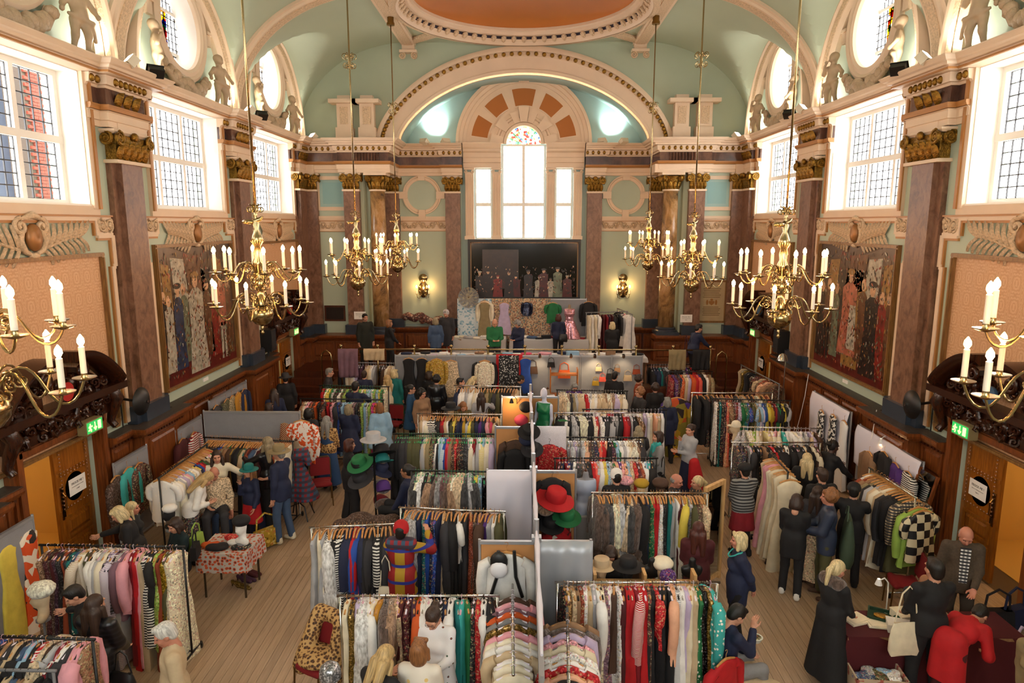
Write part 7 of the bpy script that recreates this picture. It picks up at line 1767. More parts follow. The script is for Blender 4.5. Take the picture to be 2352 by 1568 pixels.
p = A_(2224, 1216, 1.76, 160, 'elderly man in a brown tweed jacket and checked shirt by the door', ('jacket', 'brown'), ('trousers', 'brown'), ('fringe', 'grey'), 'low', 'down', male=True, hp=30, skin='pink', matT=M('brown_tweed', '#4a3d30', 0.9, var=0.2, vscale=40), matB=M('brown_flannel', '#3c3228', 0.9))
MB().prism([(-0.06, 1.42), (0.06, 1.42), (0.045, 0.95), (-0.045, 0.95)], (0.118, 0.135), lambda u, v, t: (u, t + 0.02 * (1.42 - v), v)).build('checked_shirt', cloth('white', 'h'), p)
A_(2262, 1395, 1.66, 300, 'woman in a bright red coat bending over bags', ('coat', 'red'), ('trousers', 'maroon'), ('short', 'dark'), 'hang', 'hang', lean=72, hp=10)
A_(2380, 1440, 1.68, 100, 'person in beige cut off by the right edge', ('coat', 'khaki'), ('trousers', 'black'), ('long', 'brown'), lean=15)
# ---- centre and left
p = A_(921, 1196, 1.77, 355, 'woman in a red wool hat and bold plaid coat', ('coat', 'red'), ('trousers', 'black'), ('short', 'dark'), 'low', (0.26, 0.36, 1.42), hat=('beanie', 'red'), matT=plaid)
V, Q = soft([('c', (-0.12, -0.02, 1.43), (0.12, -0.02, 1.43), 0.09, 0.09), ('c', (-0.1, 0.06, 1.4), (0.1, 0.06, 1.4), 0.06, 0.06)], 0.022, 0.03); obj('scarf', np_mesh('scarf', V, Q, tartan), p)
bag(p, -0.2, -0.08, 0.85, 0.24, 0.4, 0.06, cloth('ivory'), 'white cotton bag hanging from the woman in the red hat', 0.45, 'tote_bag')
A_(801, 1008, 1.66, 300, 'woman with dark red hair in loose black clothes with lace cuffs', ('tunic', 'black'), ('wide', 'black'), ('bob', 'auburn'), 'low', 'front', wide=1.15)
A_(640, 1022, 1.8, 75, 'bearded man in a brown hat, navy jacket and jeans', ('jacket', 'navy'), ('trousers', 'denim'), ('short', 'grey'), 'down', 'front', hat=('brim', 'khaki'), male=True, shoes='ivory')
A_(613, 1003, 1.77, 60, 'woman with fair hair in black leather behind the man in the hat', ('jacket', 'black'), ('trousers', 'black'), ('long', 'ash'), 'up', 'low', matT=M('black_leather', '#16161a', 0.3))
p = A_(571, 1066, 1.48, 150, 'girl in a teal hat, navy parka and red dress', ('jacket', 'navy'), ('skirt', 'red'), ('long', 'ginger'), 'relax', 'chin', hat=('brim', 'teal'))
A_(497, 1034, 1.68, 205, 'woman with sunglasses on her head holding up an ochre shirt', ('top', 'ivory'), ('trousers', 'denim'), ('long', 'brown'), (0.42, 0.2, 1.3), 'front')
A_(490, 1076, 1.7, 200, 'balding man in a patterned shirt among the knitwear', ('top', 'beige', 'w'), ('trousers', 'charcoal'), ('fringe', 'grey'), male=True, hp=30, skin='pink', sit=0.7)
A_(487, 1086, 1.66, 290, 'woman with long wavy blond hair in a white blouse and floral skirt', ('top', 'white'), ('long', 'charcoal', 'p'), ('long', 'blond'), 'low', 'front', lean=25, hp=25)
p = A_(750, 955, 1.64, 345, 'grey-haired woman in a leopard top and denim pinafore', ('top', 'tan', 'l'), ('long', 'denim'), ('long', 'grey'), 'low', 'low', wide=1.12, matB=M('blue_denim', '#27456e', 0.85))
V, Q = soft([('e', (0, 0.0, 1.08), (0.172, 0.135, 0.2)), ('c', (0.07, -0.1, 1.2), (0.06, -0.03, 1.44), 0.03, 0.03), ('c', (-0.07, -0.1, 1.2), (-0.06, -0.03, 1.44), 0.03, 0.03)], 0.026, 0.03); obj('pinafore_bib', np_mesh('pinafore', V, Q, MATS['blue_denim']), p)
A_(800, 928, 1.66, 350, 'woman with grey-blond hair in a dark blue shawl, back to us', ('shawl', 'navy'), ('trousers', 'black'), ('bob', 'ash'), 'low', 'low')
A_(872, 925, 1.62, 20, 'woman with auburn hair in a pale mint cape', ('shawl', 'sky'), ('trousers', 'black'), ('bob', 'ginger'))
A_(707, 937, 1.66, 350, 'person in a charcoal coat beside the orange and white tunic', ('coat', 'charcoal'), ('trousers', 'black'), ('bob', 'dark'))
A_(935, 1066, 1.76, 80, 'man with tied dreadlocks sitting by the dark coats', ('jacket', 'navy'), ('trousers', 'black'), ('bun', 'dark'), 'lap', 'lap', sit=0.62, male=True, skin='tan')
A_(262, 1166, 1.66, 115, 'woman with a blond bob in a black jacket reaching along the rail', ('jacket', 'black'), ('trousers', 'black'), ('bob', 'straw'), 'front', (0.35, 0.5, 1.12), lean=14, hp=20)
A_(302, 1152, 1.5, 285, 'woman with long white-blond hair behind the black jacket', ('jacket', 'black'), ('trousers', 'black'), ('long', 'straw'), skin='pink')
A_(396, 1191, 1.66, 140, 'brown-haired woman sitting behind the spotted table', ('jacket', 'teal'), ('trousers', 'black'), ('bob', 'brown'), 'lap', 'lap', sit=0.5, hp=20, matT=M('dark_petrol_fleece', '#14262a', 0.9))
A_(157, 1350, 1.64, 130, 'dark-haired woman in black stretching an arm to the left', ('top', 'black'), ('trousers', 'black'), ('short', 'dark'), 'front', (0.5, 0.2, 1.15), lean=10, hp=20)
p = A_(215, 1366, 1.7, 350, 'woman with long brown hair in a ribbed black puffer', ('puffer', 'black'), ('trousers', 'black'), ('long', 'brown'), 'low', 'low', matT=stripes('ribbed_black_nylon', '#0e0e11', '#1f1f26', 5, 'Z', 0.35, 0.7))
bag(p, 0.3, -0.05, 0.85, 0.3, 0.24, 0.14, black, 'black handbag beside the woman in the ribbed puffer', 0.25)
A_(368, 1434, 1.74, 120, 'white-haired man in a beige raincoat at the bottom left', ('coat', 'beige'), ('trousers', 'khaki'), ('short', 'white'), male=True, hp=20, skin='pink')
A_(990, 1404, 1.68, 165, 'woman with glasses in a white floral blouse looking down', ('dress', 'white', 'o'), ('trousers', 'black'), ('bun', 'brown'), 'front', 'front', glasses=True, hp=30, matT=voro('white_sprig_print', [(0, '#a03030'), (0.1, '#2f5c4a'), (0.17, '#e6e4e6')], 13, chan='Distance'))
A_(893, 1480, 1.66, 330, 'woman with long fair hair in black stooping at the front rail', ('jacket', 'black'), ('trousers', 'black'), ('long', 'blond'), 'reach', 'reach', lean=20, hp=15)
A_(962, 1470, 1.64, 355, 'woman with short brown hair in a pale yellow top', ('tee', 'ivory', ''), ('trousers', 'black'), ('bob', 'ginger'), 'front', 'front', matT=voro('pale_yellow_blots', [(0, '#e6c27a'), (0.2, '#e9dfd0')], 9, chan='Distance'))
A_(1402, 1264, 1.64, 170, 'brown-haired woman looking down behind the straw boater', ('top', 'black'), ('trousers', 'black'), ('bob', 'brown'), 'lap', 'lap', sit=0.5, hp=45)
# ------------------------------------------------------------------ display boards
tanb = M('tan_pinboard', '#b98450', 0.8, var=0.05, vscale=3); greyb = M('grey_felt_board', '#8c8d92', 0.9, var=0.04, vscale=8, bump=0.2, bscale=90); alu = M('aluminium_trim', '#b9bcc2', 0.35, metal=0.6)
sheetm = M('white_cotton_sheet', '#dcd9e6', 0.85); silverm = M('silver_sheeting', '#a7abb2', 0.38, metal=0.25, var=0.06, vscale=2)
def board(x0, x1, y, h, face, label, rz=None, z0=0.0, p0=None, p1=None, t=0.03):
 a = Vector(p0 or (x0, y, 0)); b = Vector(p1 or (x1, y, 0)); d = b - a; w = d.length
 r = thing('display_board', label, 'display board', (a.x, a.y, z0), math.atan2(d.y, d.x), 'display boards of the stalls')
 MB().b2(0.02, w - 0.02, -t / 2, t / 2, 0.05, h - 0.02).build('panel', face, r)
 [MB().b2(0, w, -t * 0.8, t * 0.8, z, z + 0.04).build('trim_rail', alu, r) for z in (0.03, h - 0.03)]
 for x in (0.0, w): MB().tube([(x, 0, 0), (x, 0, h + 0.03)], 0.018, 8).build('post', alu, r)
 return r
def drape(name, label, x0, x1, y, ztop, zbot, mat, cat='cloth', amp=0.02, k=5, rz=0.0, over=0.06, sag=0.0, group=None):
 n, m = 28, 10; vs = []
 for j in range(m + 1):
  t = j / m
  for i in range(n + 1):
   u = i / n; x = x0 + (x1 - x0) * u
   vs.append((x - (x0 + x1) / 2, -over * min(1, t * 4 + 0.3) + amp * t * math.sin(k * 2 * PI * u + 2 * t) - 0.5 * amp * math.sin(17 * u + 5 * t), ztop + (zbot - ztop) * t - sag * math.sin(PI * u) * (1 - t)))
 fs = [(j * (n + 1) + i, j * (n + 1) + i + 1, (j + 1) * (n + 1) + i + 1, (j + 1) * (n + 1) + i) for j in range(m) for i in range(n)]
 o = MB().add(vs, fs).build(name, mat, None, 180, ((x0 + x1) / 2, y, 0)); o.rotation_euler = (0, 0, rz)
 sm = o.modifiers.new('thickness', 'SOLIDIFY'); sm.thickness = 0.006
 return tag(o, label, cat, group)
XD = 0.17
board(-0.53, XD, 7.86, 1.85, tanb, 'tan pinboard holding the white blouse, nearest of the divider')
board(XD, 0.84, 7.88, 1.85, greyb, 'board wrapped in silver sheeting at the divider')
drape('silver_sheet', 'shiny silver sheet hanging over the divider board', XD + 0.03, 0.86, 7.84, 1.88, 0.12, silverm, amp=0.025, k=2)
board(-0.56, XD, 10.3, 1.85, greyb, 'board behind the white cotton sheet')
drape('white_sheet', 'plain white cotton sheet hanging left of the divider', -0.57, XD - 0.02, 10.26, 1.88, 0.1, sheetm, amp=0.012, k=2)
board(XD, 0.84, 10.3, 1.85, tanb, 'tan pinboard behind the red poppy dress')
board(-0.53, XD, 12.66, 1.85, tanb, 'tan pinboard with leather jackets, left of divider')
board(XD, 0.82, 12.68, 1.85, greyb, 'board under the white lace cloth')
drape('lace_cloth', 'white lace cloth over the board with the red flowered top', XD + 0.02, 0.83, 12.64, 1.88, 0.4, M('white_lace', '#d5d0d8', 0.9, var=0.1, vscale=60), amp=0.01, k=3)
board(-0.48, 0.8, 15.0, 1.85, tanb, 'wide tan pinboard behind the white mannequin')
for i, (ya, yb) in enumerate(((5.3, 7.8), (7.9, 10.25), (10.35, 12.6), (12.7, 14.95))):
 board(0, 0, 0, 1.85, greyb, 'grey board seen edge-on, %s along the central divider' % ORD[i], p0=(XD, ya, 0), p1=(XD, yb, 0))
MB_ = MB().tube([(XD, y, 2.0 + (0.04 if k % 2 else 0)) for k, y in enumerate([5.4 + 0.4 * i for i in range(24)])], [0.014 + 0.01 * (i % 3) for i in range(24)], 7)
tag(MB_.build('fabric_garland', sheetm, None, 60), 'string of white ribbons and lace along the top of the central divider', 'garland')
for i, y in enumerate((7.87, 10.3, 12.67, 15.0)):
 tag(MB().tube([(XD, y - 0.02, 0), (XD, y - 0.02, 2.15)], 0.03, 10).box((XD, y - 0.02, 1.9), (0.12, 0.1, 0.06)).build('divider_pole', alu, None, 40), 'steel divider pole with clamp, %s from the front' % ORD[i], 'pole', 'poles of the central divider')
board(-6.6, -4.6, 13.55, 1.88, greyb, 'long grey felt screen behind the brown coats')
GB = [(-7.08, 14.8, 16.9, 1.75, 'left wall board with camouflage and yellow coats'), (-7.08, 13.25, 14.4, 1.55, 'left wall board with checked shirts'), (-7.08, 11.15, 12.2, 1.6, 'left wall board with crochet tops'), (-6.95, 7.9, 9.0, 1.62, 'left wall board behind the yellow dress')]
for x, ya, yb, h, nm in GB: board(0, 0, 0, h, greyb, 'grey ' + nm, p0=(x, ya, 0), p1=(x, yb, 0))
for x, ya, yb, h, nm in ((7.06, 14.3, 16.2, 1.7, 'hung with black and white skirts'), (7.06, 11.6, 13.9, 1.55, 'hung with velvet tops')):
 board(0, 0, 0, h, greyb, 'right wall board ' + nm, p0=(x, ya, 0), p1=(x, yb, 0))
 drape('white_sheet', 'white sheet on the right wall board ' + nm, -(yb - ya) / 2, (yb - ya) / 2, 0, h + 0.02, 0.75, sheetm, amp=0.015, k=3, rz=-PI / 2).location = (x - 0.03, (ya + yb) / 2, 0)
def pinned(kind, col, pat, x, y, z, rz, label, hang='wood', sc=1.0, seed=0, mat=None):
 o = garment(kind, col, pat, (x, y, z), rz, hang, label, 'garments pinned to display boards', sc, seed)
 if mat: o.material_slots[0].material = mat
 return o
def pin(px, py, Y, kind, col, pat, label, **k):
 X, z = aty(px, py, Y); return pinned(kind, col, pat, X, Y, z, 0, label, **k)
pin(1163, 1254, 7.76, 's', 'white', '', 'white pleated blouse with black straps on the tan board', sc=1.15)
for q in (-1, 1): X, z = aty(1163 + q * 18, 1262, 7.69); tag(MB().tube([(X, 7.7, z - 0.02), (X + q * 0.02, 7.68, z - 0.35), (X + q * 0.1, 7.69, z - 0.62)], 0.022, 6).build('braces_strap', black), 'black velvet strap hanging %s over the white blouse' % ('left' if q < 0 else 'right'), 'strap')
pin(1185, 1000, 12.58, 'j', 'brown', '', 'brown leather jacket on the tan board, upper', sc=1.0); pin(1183, 1022, 12.5, 'j', 'black', '', 'black jacket with red lining on the tan board', hang='black')
pin(1262, 1010, 12.56, 's', 'red', 'p', 'red and white flowered top on the lace cloth', hang='black', sc=1.1)
pin(1280, 1090, 10.2, 'g', 'red', '', 'red poppy print dress on the divider', mat=voro('poppy_print', [(0, '#b0101a'), (0.45, '#d8d0c0'), (0.6, '#c41420'), (0.8, '#5a1014')], 16), sc=1.05); pin(1268, 1086, 10.12, 's', 'black', '', 'sheer black shawl over the poppy dress', hang='black', sc=0.95)
pin(653, 968, 13.45, 'k', 'rust', '', 'brown diagonal-striped skirt on the grey screen', sc=0.5, mat=stripes('rust_diagonal', '#6a2a14', '#d8b890', 7, 'DIAGONAL', thr=0.75)); pin(692, 957, 13.46, 's', 'orange', '', 'orange and white patterned tunic on a wooden hanger', sc=1.1, mat=voro('orange_white_print', [(0, '#d8551c'), (0.45, '#ece4dc')], 24))
for i, (kind, col, pat, x, y, nm) in enumerate((('j', 'charcoal', '', 495, 912, 'grey blazer with red scarf'), ('c', 'olive', 'w', 520, 905, 'camouflage coat'), ('c', 'khaki', 'w', 533, 897, 'khaki fur-lined coat'), ('c', 'ochre', '', 546, 889, 'bright yellow coat'), ('s', 'navy', '', 560, 883, 'navy top'), ('j', 'maroon', '', 418, 1000, 'maroon jacket with a price tag'), ('s', 'red', 'h', 445, 985, 'red and blue checked shirt'), ('s', 'brown', 'w', 265, 1085, 'brown crochet cardigan'), ('s', 'turquoise', '', 293, 1065, 'turquoise and white knit'), ('s', 'brown', 'p', 318, 1055, 'beaded brown waistcoat'), ('g', 'yellow', '', 12, 1240, 'lemon yellow lace dress'), ('g', 'orange', '', 62, 1205, 'orange and white swirl dress'))):
 Y, z = atx(x, y, -6.95); m_ = voro('swirl_print', [(0, '#d8501c'), (0.4, '#e8dcc8'), (0.75, '#2a2422'), (0.85, '#e8dcc8')], 9) if 'swirl' in nm else None
 pinned(kind, col, pat, -6.96, Y, min(z, 1.72), -PI / 2 + 0.1, nm + ' hanging on a left wall board', mat=m_, sc=1.05)
for i, (kind, col, pat, x, y, nm, m_) in enumerate((('g', 'black', 'w', 1890, 935, 'black and white scroll-print skirt', 1), ('g', 'silver', 'w', 1917, 945, 'grey leaf-print dress', 1), ('g', 'white', 't', 1943, 955, 'white and silver striped gown', 0), ('c', 'tan', '', 2000, 1030, 'tan silk dress', 0), ('j', 'black', '', 2035, 1030, 'black jacket', 0), ('j', 'purple', '', 2060, 1055, 'purple velvet top', 0), ('j', 'white', 'x', 2090, 1075, 'black and white striped jacket', 0))):
 Y, z = atx(x, y, 6.9); pinned(kind, col, pat, 6.88, Y, min(z, 1.62), PI / 2 - 0.1, nm + ' hanging on the right wall sheets', mat=voro('scroll_print', [(0, '#1a1a1c'), (0.5, '#d8d4cc')], 22) if m_ else None)
# checked jacket facing us at the front of the right wall rail
X, Y = atz(2105, 1150, 1.6); pinned('b', 'lime', '', X, Y - 0.18, 1.6, 0.25, 'black and cream chequerboard jacket at the front of the wall rail', sc=1.1, mat=checker('chequerboard', '#151517', '#cdbf9c', 9)); pinned('s', 'lime', '', X, Y - 0.06, 1.6, 0.25, 'lime green shirt whose sleeves frame the chequerboard jacket', sc=1.1)
X, Y = atz(1808, 1084, 1.66); pinned('g', 'cream', '', X, Y - 0.14, 1.66, 0.1, 'cream lace-topped gown facing us on the right aisle rail', sc=1.15)
X, Y = atz(1555, 905, 1.6); pinned('s', 'mustard', '', X, Y, 1.6, 0.0, 'yellow, purple and orange patterned jumper facing us', sc=1.25, mat=voro('bear_jumper', [(0, '#b8901c'), (0.3, '#4a2a80'), (0.5, '#2a1a14'), (0.7, '#c8501c'), (0.85, '#8a7a2c')], 7)); pinned('k', 'brown', '', X, Y + 0.02, 1.02, 0.0, 'brown and gold patterned skirt under the bright jumper', sc=1.0, mat=MATS['bear_jumper'])
# ------------------------------------------------------------------ tables
def table(x0, x1, y0, y1, h, mat, label, drop=None, z0=0.0, legs=True, skirtm=None):
 r = thing('stall_table', label, 'table', ((x0 + x1) / 2, (y0 + y1) / 2, z0)); w, d = x1 - x0, y1 - y0
 MB().box((0, 0, h - 0.02), (w, d, 0.04)).build('table_top', wood('table_ply', '#7a5a3a', '#9a7850'), r)
 for a in (-1, 1):
  for b in (-1, 1): MB().tube([(a * (w / 2 - 0.08), b * (d / 2 - 0.08), h - 0.03), (a * (w / 2 - 0.08), b * (d / 2 - 0.08), 0)], 0.018, 6).build('leg', M('bronze_leg', '#4a3d2c', 0.4, metal=0.5), r)
 if drop:
  per = [(-w / 2, -d / 2), (w / 2, -d / 2), (w / 2, d / 2), (-w / 2, d / 2)]; pts = []
  for i in range(4):
   a, b = per[i], per[(i + 1) % 4]; n = 12
   pts += [(a[0] + (b[0] - a[0]) * j / n, a[1] + (b[1] - a[1]) * j / n) for j in range(n)]
  vs = []; m = len(pts)
  for z, f, k in ((h + 0.006, 1.0, 0), (h - 0.05, 1.01, 0.2), (h - drop * 0.6, 1.02, 0.8), (h - drop, 1.03, 1)):
   vs += [(x * f + k * 0.02 * math.sin(i * 1.9), y * f + k * 0.02 * math.cos(i * 2.3), z) for i, (x, y) in enumerate(pts)]
  fs = [(j * m + i, j * m + (i + 1) % m, (j + 1) * m + (i + 1) % m, (j + 1) * m + i) for j in range(3) for i in range(m)] + [tuple(range(m))]
  MB().add(vs, fs).build('tablecloth', mat, r, 50)
 return r
dots = voro('orange_black_dot_print', [(0, '#2a2a30'), (0.2, '#c8552c'), (0.42, '#b9b2aa')], 16, chan='Distance', rnd=0.6)
table(-4.98, -4.2, 9.6, 10.3, 0.75, dots, 'small table under an orange and black dotted cloth', 0.3)
redcl = M('crimson_tablecloth', '#4a0a12', 0.9, var=0.06, vscale=3)
table(3.95, 6.1, 7.62, 8.2, 0.76, redcl, 'information table under a deep red cloth', 0.7)
tclo = M('grey_white_tablecloth', '#c3c0bd', 0.85)
table(-2.6, -0.6, 22.85, 23.5, 0.72, tclo, 'stage table with white linen piles, left of the bald man', 0.6, ZS); table(-0.45, 2.2, 22.7, 23.5, 0.72, tclo, 'stage table with hats and boxes, right of the bald man', 0.6, ZS)
for i in range(4): table(-3.7 + 1.83 * i, -1.9 + 1.83 * i, 19.35, 20.15, 0.76, tclo, 'long stage-front table of trinkets, %s from the left' % ORD[i], 0.12, ZS)
# things lying on the tables
heap = [MB().ball((0, 0, 0.04), (0.17, 0.12, 0.06), 9, 5).mesh('cloth', dummy, 180), MB().box((0, 0, 0.05), (0.3, 0.22, 0.1)).box((0, 0, 0.105), (0.31, 0.23, 0.015)).mesh('box', dummy), MB().box((0, 0, 0.012), (0.26, 0.2, 0.024)).box((0.01, 0.01, 0.03), (0.24, 0.18, 0.012), rz=0.15).mesh('stack', dummy)]
V, Q = soft([('e', (random.Random(i).uniform(-.1, .1), random.Random(i + 9).uniform(-.07, .07), 0.03), (0.09, 0.06, 0.04)) for i in range(7)] + [('c', (-.12, 0, .02), (.12, .02, .03), 0.04, 0.03)], 0.02, 0.03); heap[0] = np_mesh('cloth', V, Q, dummy)
RG = random.Random(21)
def litter(n, x0, x1, y0, y1, z, where, cols, kinds=(0, 0, 1, 2)):
 for i in range(n):
  k = RG.choice(kinds); c = RG.choice(cols.split()); nm = ('folded_cloth', 'cardboard_box', 'paper_stack')[k]; x = x0 + (x1 - x0) * (i + 0.5) / n
  o = obj(nm, heap[k], None, (x, RG.uniform(y0, y1), z), (0, 0, RG.uniform(-0.5, 0.5)), RG.uniform(0.8, 1.15), cloth(c, RG.choice(('', '', 'p')) if k == 0 else ''))
  tag(o, '%s %s on the %s, %s from the left' % (c, ('crumpled cloth', 'lidded box', 'stack of papers')[k], where, ordinal(i)), ('cloth', 'box', 'papers')[k], 'goods on the ' + where)
litter(26, -3.6, 3.5, 19.45, 20.0, ZS + 0.77, 'stage-front tables', 'white ivory silver pink beige black navy sky olive rose tan lilac')
litter(7, -2.5, -0.7, 22.85, 23.3, ZS + 0.73, 'white linen table', 'white ivory cream silver', (0, 0, 0, 2)); litter(10, -0.3, 2.1, 22.85, 23.3, ZS + 0.73, 'stage hat table', 'crimson denim silver beige black pink white')
litter(6, 4.1, 5.4, 7.75, 8.05, 0.77, 'red information table', 'white ivory cream beige sky white', (2, 2, 1)); litter(5, -4.9, -4.3, 9.7, 10.1, 0.76, 'dotted table', 'red orange white cream black', (0,))
# open velvet box, green scarf, basket, lamp on the red table; floral crate below
X, Y = atz(2035, 1420, 0.78); vb = thing('velvet_box', 'open green velvet box on the red table', 'box', (X, Y, 0.77), -0.5)
MB().b2(-0.2, 0.2, -0.13, 0.13, 0, 0.02).b2(-0.2, 0.2, -0.14, -0.12, 0, 0.06).b2(-0.2, 0.2, 0.12, 0.14, 0, 0.06).b2(-0.21, -0.19, -0.14, 0.14, 0, 0.06).b2(0.19, 0.21, -0.14, 0.14, 0, 0.06).build('tray', M('green_velvet', '#12301c', 0.9), vb); MB().ball((-0.05, 0, 0.03), (0.1, 0.07, 0.02), 9, 5).build('gold_chain', gilt, vb)
X, Y = atz(2090, 1430, 0.78); tag(MB().tube([(-0.18, 0, 0.05), (0, 0.06, 0.06), (0.2, 0.0, 0.05)], [0.05, 0.07, 0.05], 8).build('rolled_scarf', M('dark_green_knit', '#0f3a24', 0.9), None, 180, (X, Y, 0.77)), 'rolled dark green scarf on the red table', 'scarf')
X, Y = atz(2035, 1405, 0.78); dl = thing('desk_lamp', 'white gooseneck desk lamp lit over the red table', 'lamp', (X, Y, 0.77))
MB().lathe([(0.07, 0), (0.07, 0.015), (0.02, 0.03), (0.01, 0.03)], 16).build('base', M('white_lamp', '#e6e4e0', 0.4), dl); MB().tube([(0, 0, 0.02), (0.0, 0, 0.3), (-0.01, 0, 0.42), (-0.06, 0, 0.48), (-0.12, 0, 0.45)], 0.009, 6).build('neck', MATS['white_lamp'], dl, 180)
MB().lathe([(0.02, 0.05), (0.045, -0.03)], 12, c=(-0.13, 0, 0.42), caps=False).build('shade', MATS['white_lamp'], dl); MB().ball((-0.13, 0, 0.41), 0.022, 8, 5).build('bulb', M('lamp_bulb', '#ffffff', 0.3, emit='#ffe2b0', estr=40), dl)
X, Y = atz(2012, 1560, 0.3); cr = thing('floral_crate', 'rose-patterned crate of scarves in front of the red table', 'crate', (X, Y, 0), -0.1); fl_m = voro('rose_paper', [(0, '#b9a58c'), (0.6, '#a8584c'), (0.75, '#b9a58c')], 22)
for a, b, c, d in ((-.3, .3, -.2, -.18), (-.3, .3, .18, .2), (-.3, -.28, -.2, .2), (.28, .3, -.2, .2)): MB().b2(a, b, c, d, 0.0, 0.42).build('side', fl_m, cr)
MB().b2(-0.3, 0.3, -0.2, 0.2, 0, 0.02).build('bottom', fl_m, cr)
for i in range(5): tag(obj('folded_cloth', heap[0], None, (X - 0.18 + 0.09 * i, Y - 0.05 + 0.05 * (i % 2), 0.36), (0, 0, i), 0.8, cloth(('denim', 'silver', 'olive', 'sky', 'white')[i], 'p')), '%s scarf in the rose-patterned crate' % ('blue', 'grey', 'olive', 'pale blue', 'white')[i], 'scarf')
# ------------------------------------------------------------------ red banquet chairs
redv = M('red_chair_fabric', '#7c0f16', 0.85); bronze = M('bronze_tube', '#6a4f2c', 0.35, metal=0.8)
def chair(x, y, rz, label):
 r = thing('banquet_chair', label, 'chair', (x, y, 0), rz, 'red banquet chairs')
 V, Q = soft([('c', (-0.17, -0.15, 0.45), (0.17, -0.15, 0.45), 0.045, 0.045), ('c', (-0.17, 0.15, 0.45), (0.17, 0.15, 0.45), 0.045, 0.045), ('e', (0, 0, 0.45), (0.2, 0.2, 0.05))], 0.024, 0.05); obj('seat', np_mesh('seat', V, Q, redv), r)
 MB().box((0, -0.22, 0.72), (0.4, 0.05, 0.36), rx=0.12).build('backrest', redv, r)
 MB().tube([(-0.21, -0.19, 0.45), (-0.21, -0.24, 0.85), (-0.17, -0.25, 0.92), (0.17, -0.25, 0.92), (0.21, -0.24, 0.85), (0.21, -0.19, 0.45)], 0.013, 6).build('back_frame', bronze, r, 60)
 for a in (-1, 1):
  for b in (-1, 1): MB().tube([(a * 0.2, b * 0.19, 0.44), (a * 0.21, b * 0.21, 0)], 0.012, 6).build('leg', bronze, r)
for x, y, h, lab in ((740, 1155, 200, 'red banquet chair behind the tartan dress'), (905, 1010, 170, 'red banquet chair beside the blue poncho'), (385, 1475, 120, 'red banquet chair beside the white-haired man'), (2070, 1400, 75, 'red banquet chair below the chequerboard jacket'), (735, 1600, 150, 'red banquet chair with leopard coat at the bottom')):
 X, Y = atz(x, y, 0); chair(X, Y, math.radians(h), lab)
X, Y = atz(735, 1600, 0); V, Q = soft([('c', (-0.2, -0.26, 0.95), (0.2, -0.26, 0.95), 0.09, 0.09), ('c', (-0.2, -0.2, 0.9), (-0.24, 0.0, 0.35), 0.09, 0.12), ('c', (0.2, -0.2, 0.9), (0.22, 0.05, 0.4), 0.09, 0.12), ('e', (0, 0, 0.55), (0.26, 0.24, 0.09))], 0.024, 0.06)
tag(obj('leopard_coat', np_mesh('coat', V, Q, cloth('tan', 'l')), None, (X, Y, 0), (0, 0, math.radians(150))), 'leopard print coat thrown over the red chair at the bottom', 'coat')
# ------------------------------------------------------------------ dress forms, head forms and hats
TORSO = [('e', (0, 0, 0.36), (0.17, 0.11, 0.16)), ('e', (0, 0.01, 0.16), (0.125, 0.09, 0.15)), ('e', (0, 0, -0.02), (0.17, 0.115, 0.12)), ('c', (-0.12, 0, 0.46), (0.12, 0, 0.46), 0.05, 0.05), ('c', (0, 0, 0.48), (0, 0, 0.6), 0.055, 0.05), ('c', (-0.07, 0.08, 0.34), (0.07, 0.08, 0.34), 0.06, 0.06)]
tV, tQ = soft(TORSO, 0.02, 0.03)
def form(x, y, z, rz, skin, label, wear=None, hemz=0.0, name='dress_form', arms=False, headf=False, stand=True, wearname='dress'):
 r = thing(name, label, 'mannequin', (x, y, 0), rz)
 pr = list(TORSO)
 if arms: pr += [('c', (q * 0.17, 0, 0.45), (q * 0.2, 0.02, 0.15), 0.042, 0.035) for q in (-1, 1)] + [('c', (q * 0.2, 0.02, 0.15), (q * 0.2, 0.1, -0.08), 0.035, 0.025) for q in (-1, 1)]
 if headf: pr += [('e', (0, 0.02, 0.72), (0.075, 0.09, 0.12)), ('e', (0, 0.06, 0.69), (0.045, 0.05, 0.07))]
 V, Q = soft(pr, 0.02, 0.03); obj('torso', np_mesh('torso', V, Q, skin), r, (0, 0, z))
 if stand:
  MB().tube([(0, 0, 0.1), (0, 0, z)], 0.02, 8).build('pole', steel, r)
  for i in range(4): a = PI / 4 + PI / 2 * i; MB().tube([(0, 0, 0.32), (0.2 * math.cos(a), 0.2 * math.sin(a), 0.3), (0.3 * math.cos(a), 0.3 * math.sin(a), 0.02)], 0.012, 6).build('stand_leg', black, r)
  if not headf: MB().lathe([(0.03, 0.59), (0.02, 0.63), (0.035, 0.66), (0, 0.7)], 10, c=(0, 0, z)).build('neck_knob', oakdk, r)
 if wear:
  W_ = [('e', p[1], tuple(k + 0.016 for k in p[2])) if p[0] == 'e' else ('c', p[1], p[2], p[3] + 0.012, p[4] + 0.012) for p in TORSO if p[1] != (0, 0, 0.48)]
  if hemz is not None: W_ += [('c', (-0.06, 0, 0.0), (-0.14, 0, hemz - z), 0.13, 0.26), ('c', (0.06, 0, 0.0), (0.14, 0, hemz - z), 0.13, 0.26)]
  if name == 'dress_form' and hemz: W_ += [('c', (q * 0.16, 0, 0.44), (q * 0.23, 0.03, 0.2), 0.07, 0.065) for q in (-1, 1)]
  lim = hemz - z if hemz else 0.0 - 0.1
  V, Q = soft(W_, 0.022, 0.03, lambda Fv, X, Y, Z: np.maximum(np.maximum(Fv, lim - Z), Z - 0.5)); obj(wearname, np_mesh('wear', V, Q, wear), r, (0, 0, z))
 return r
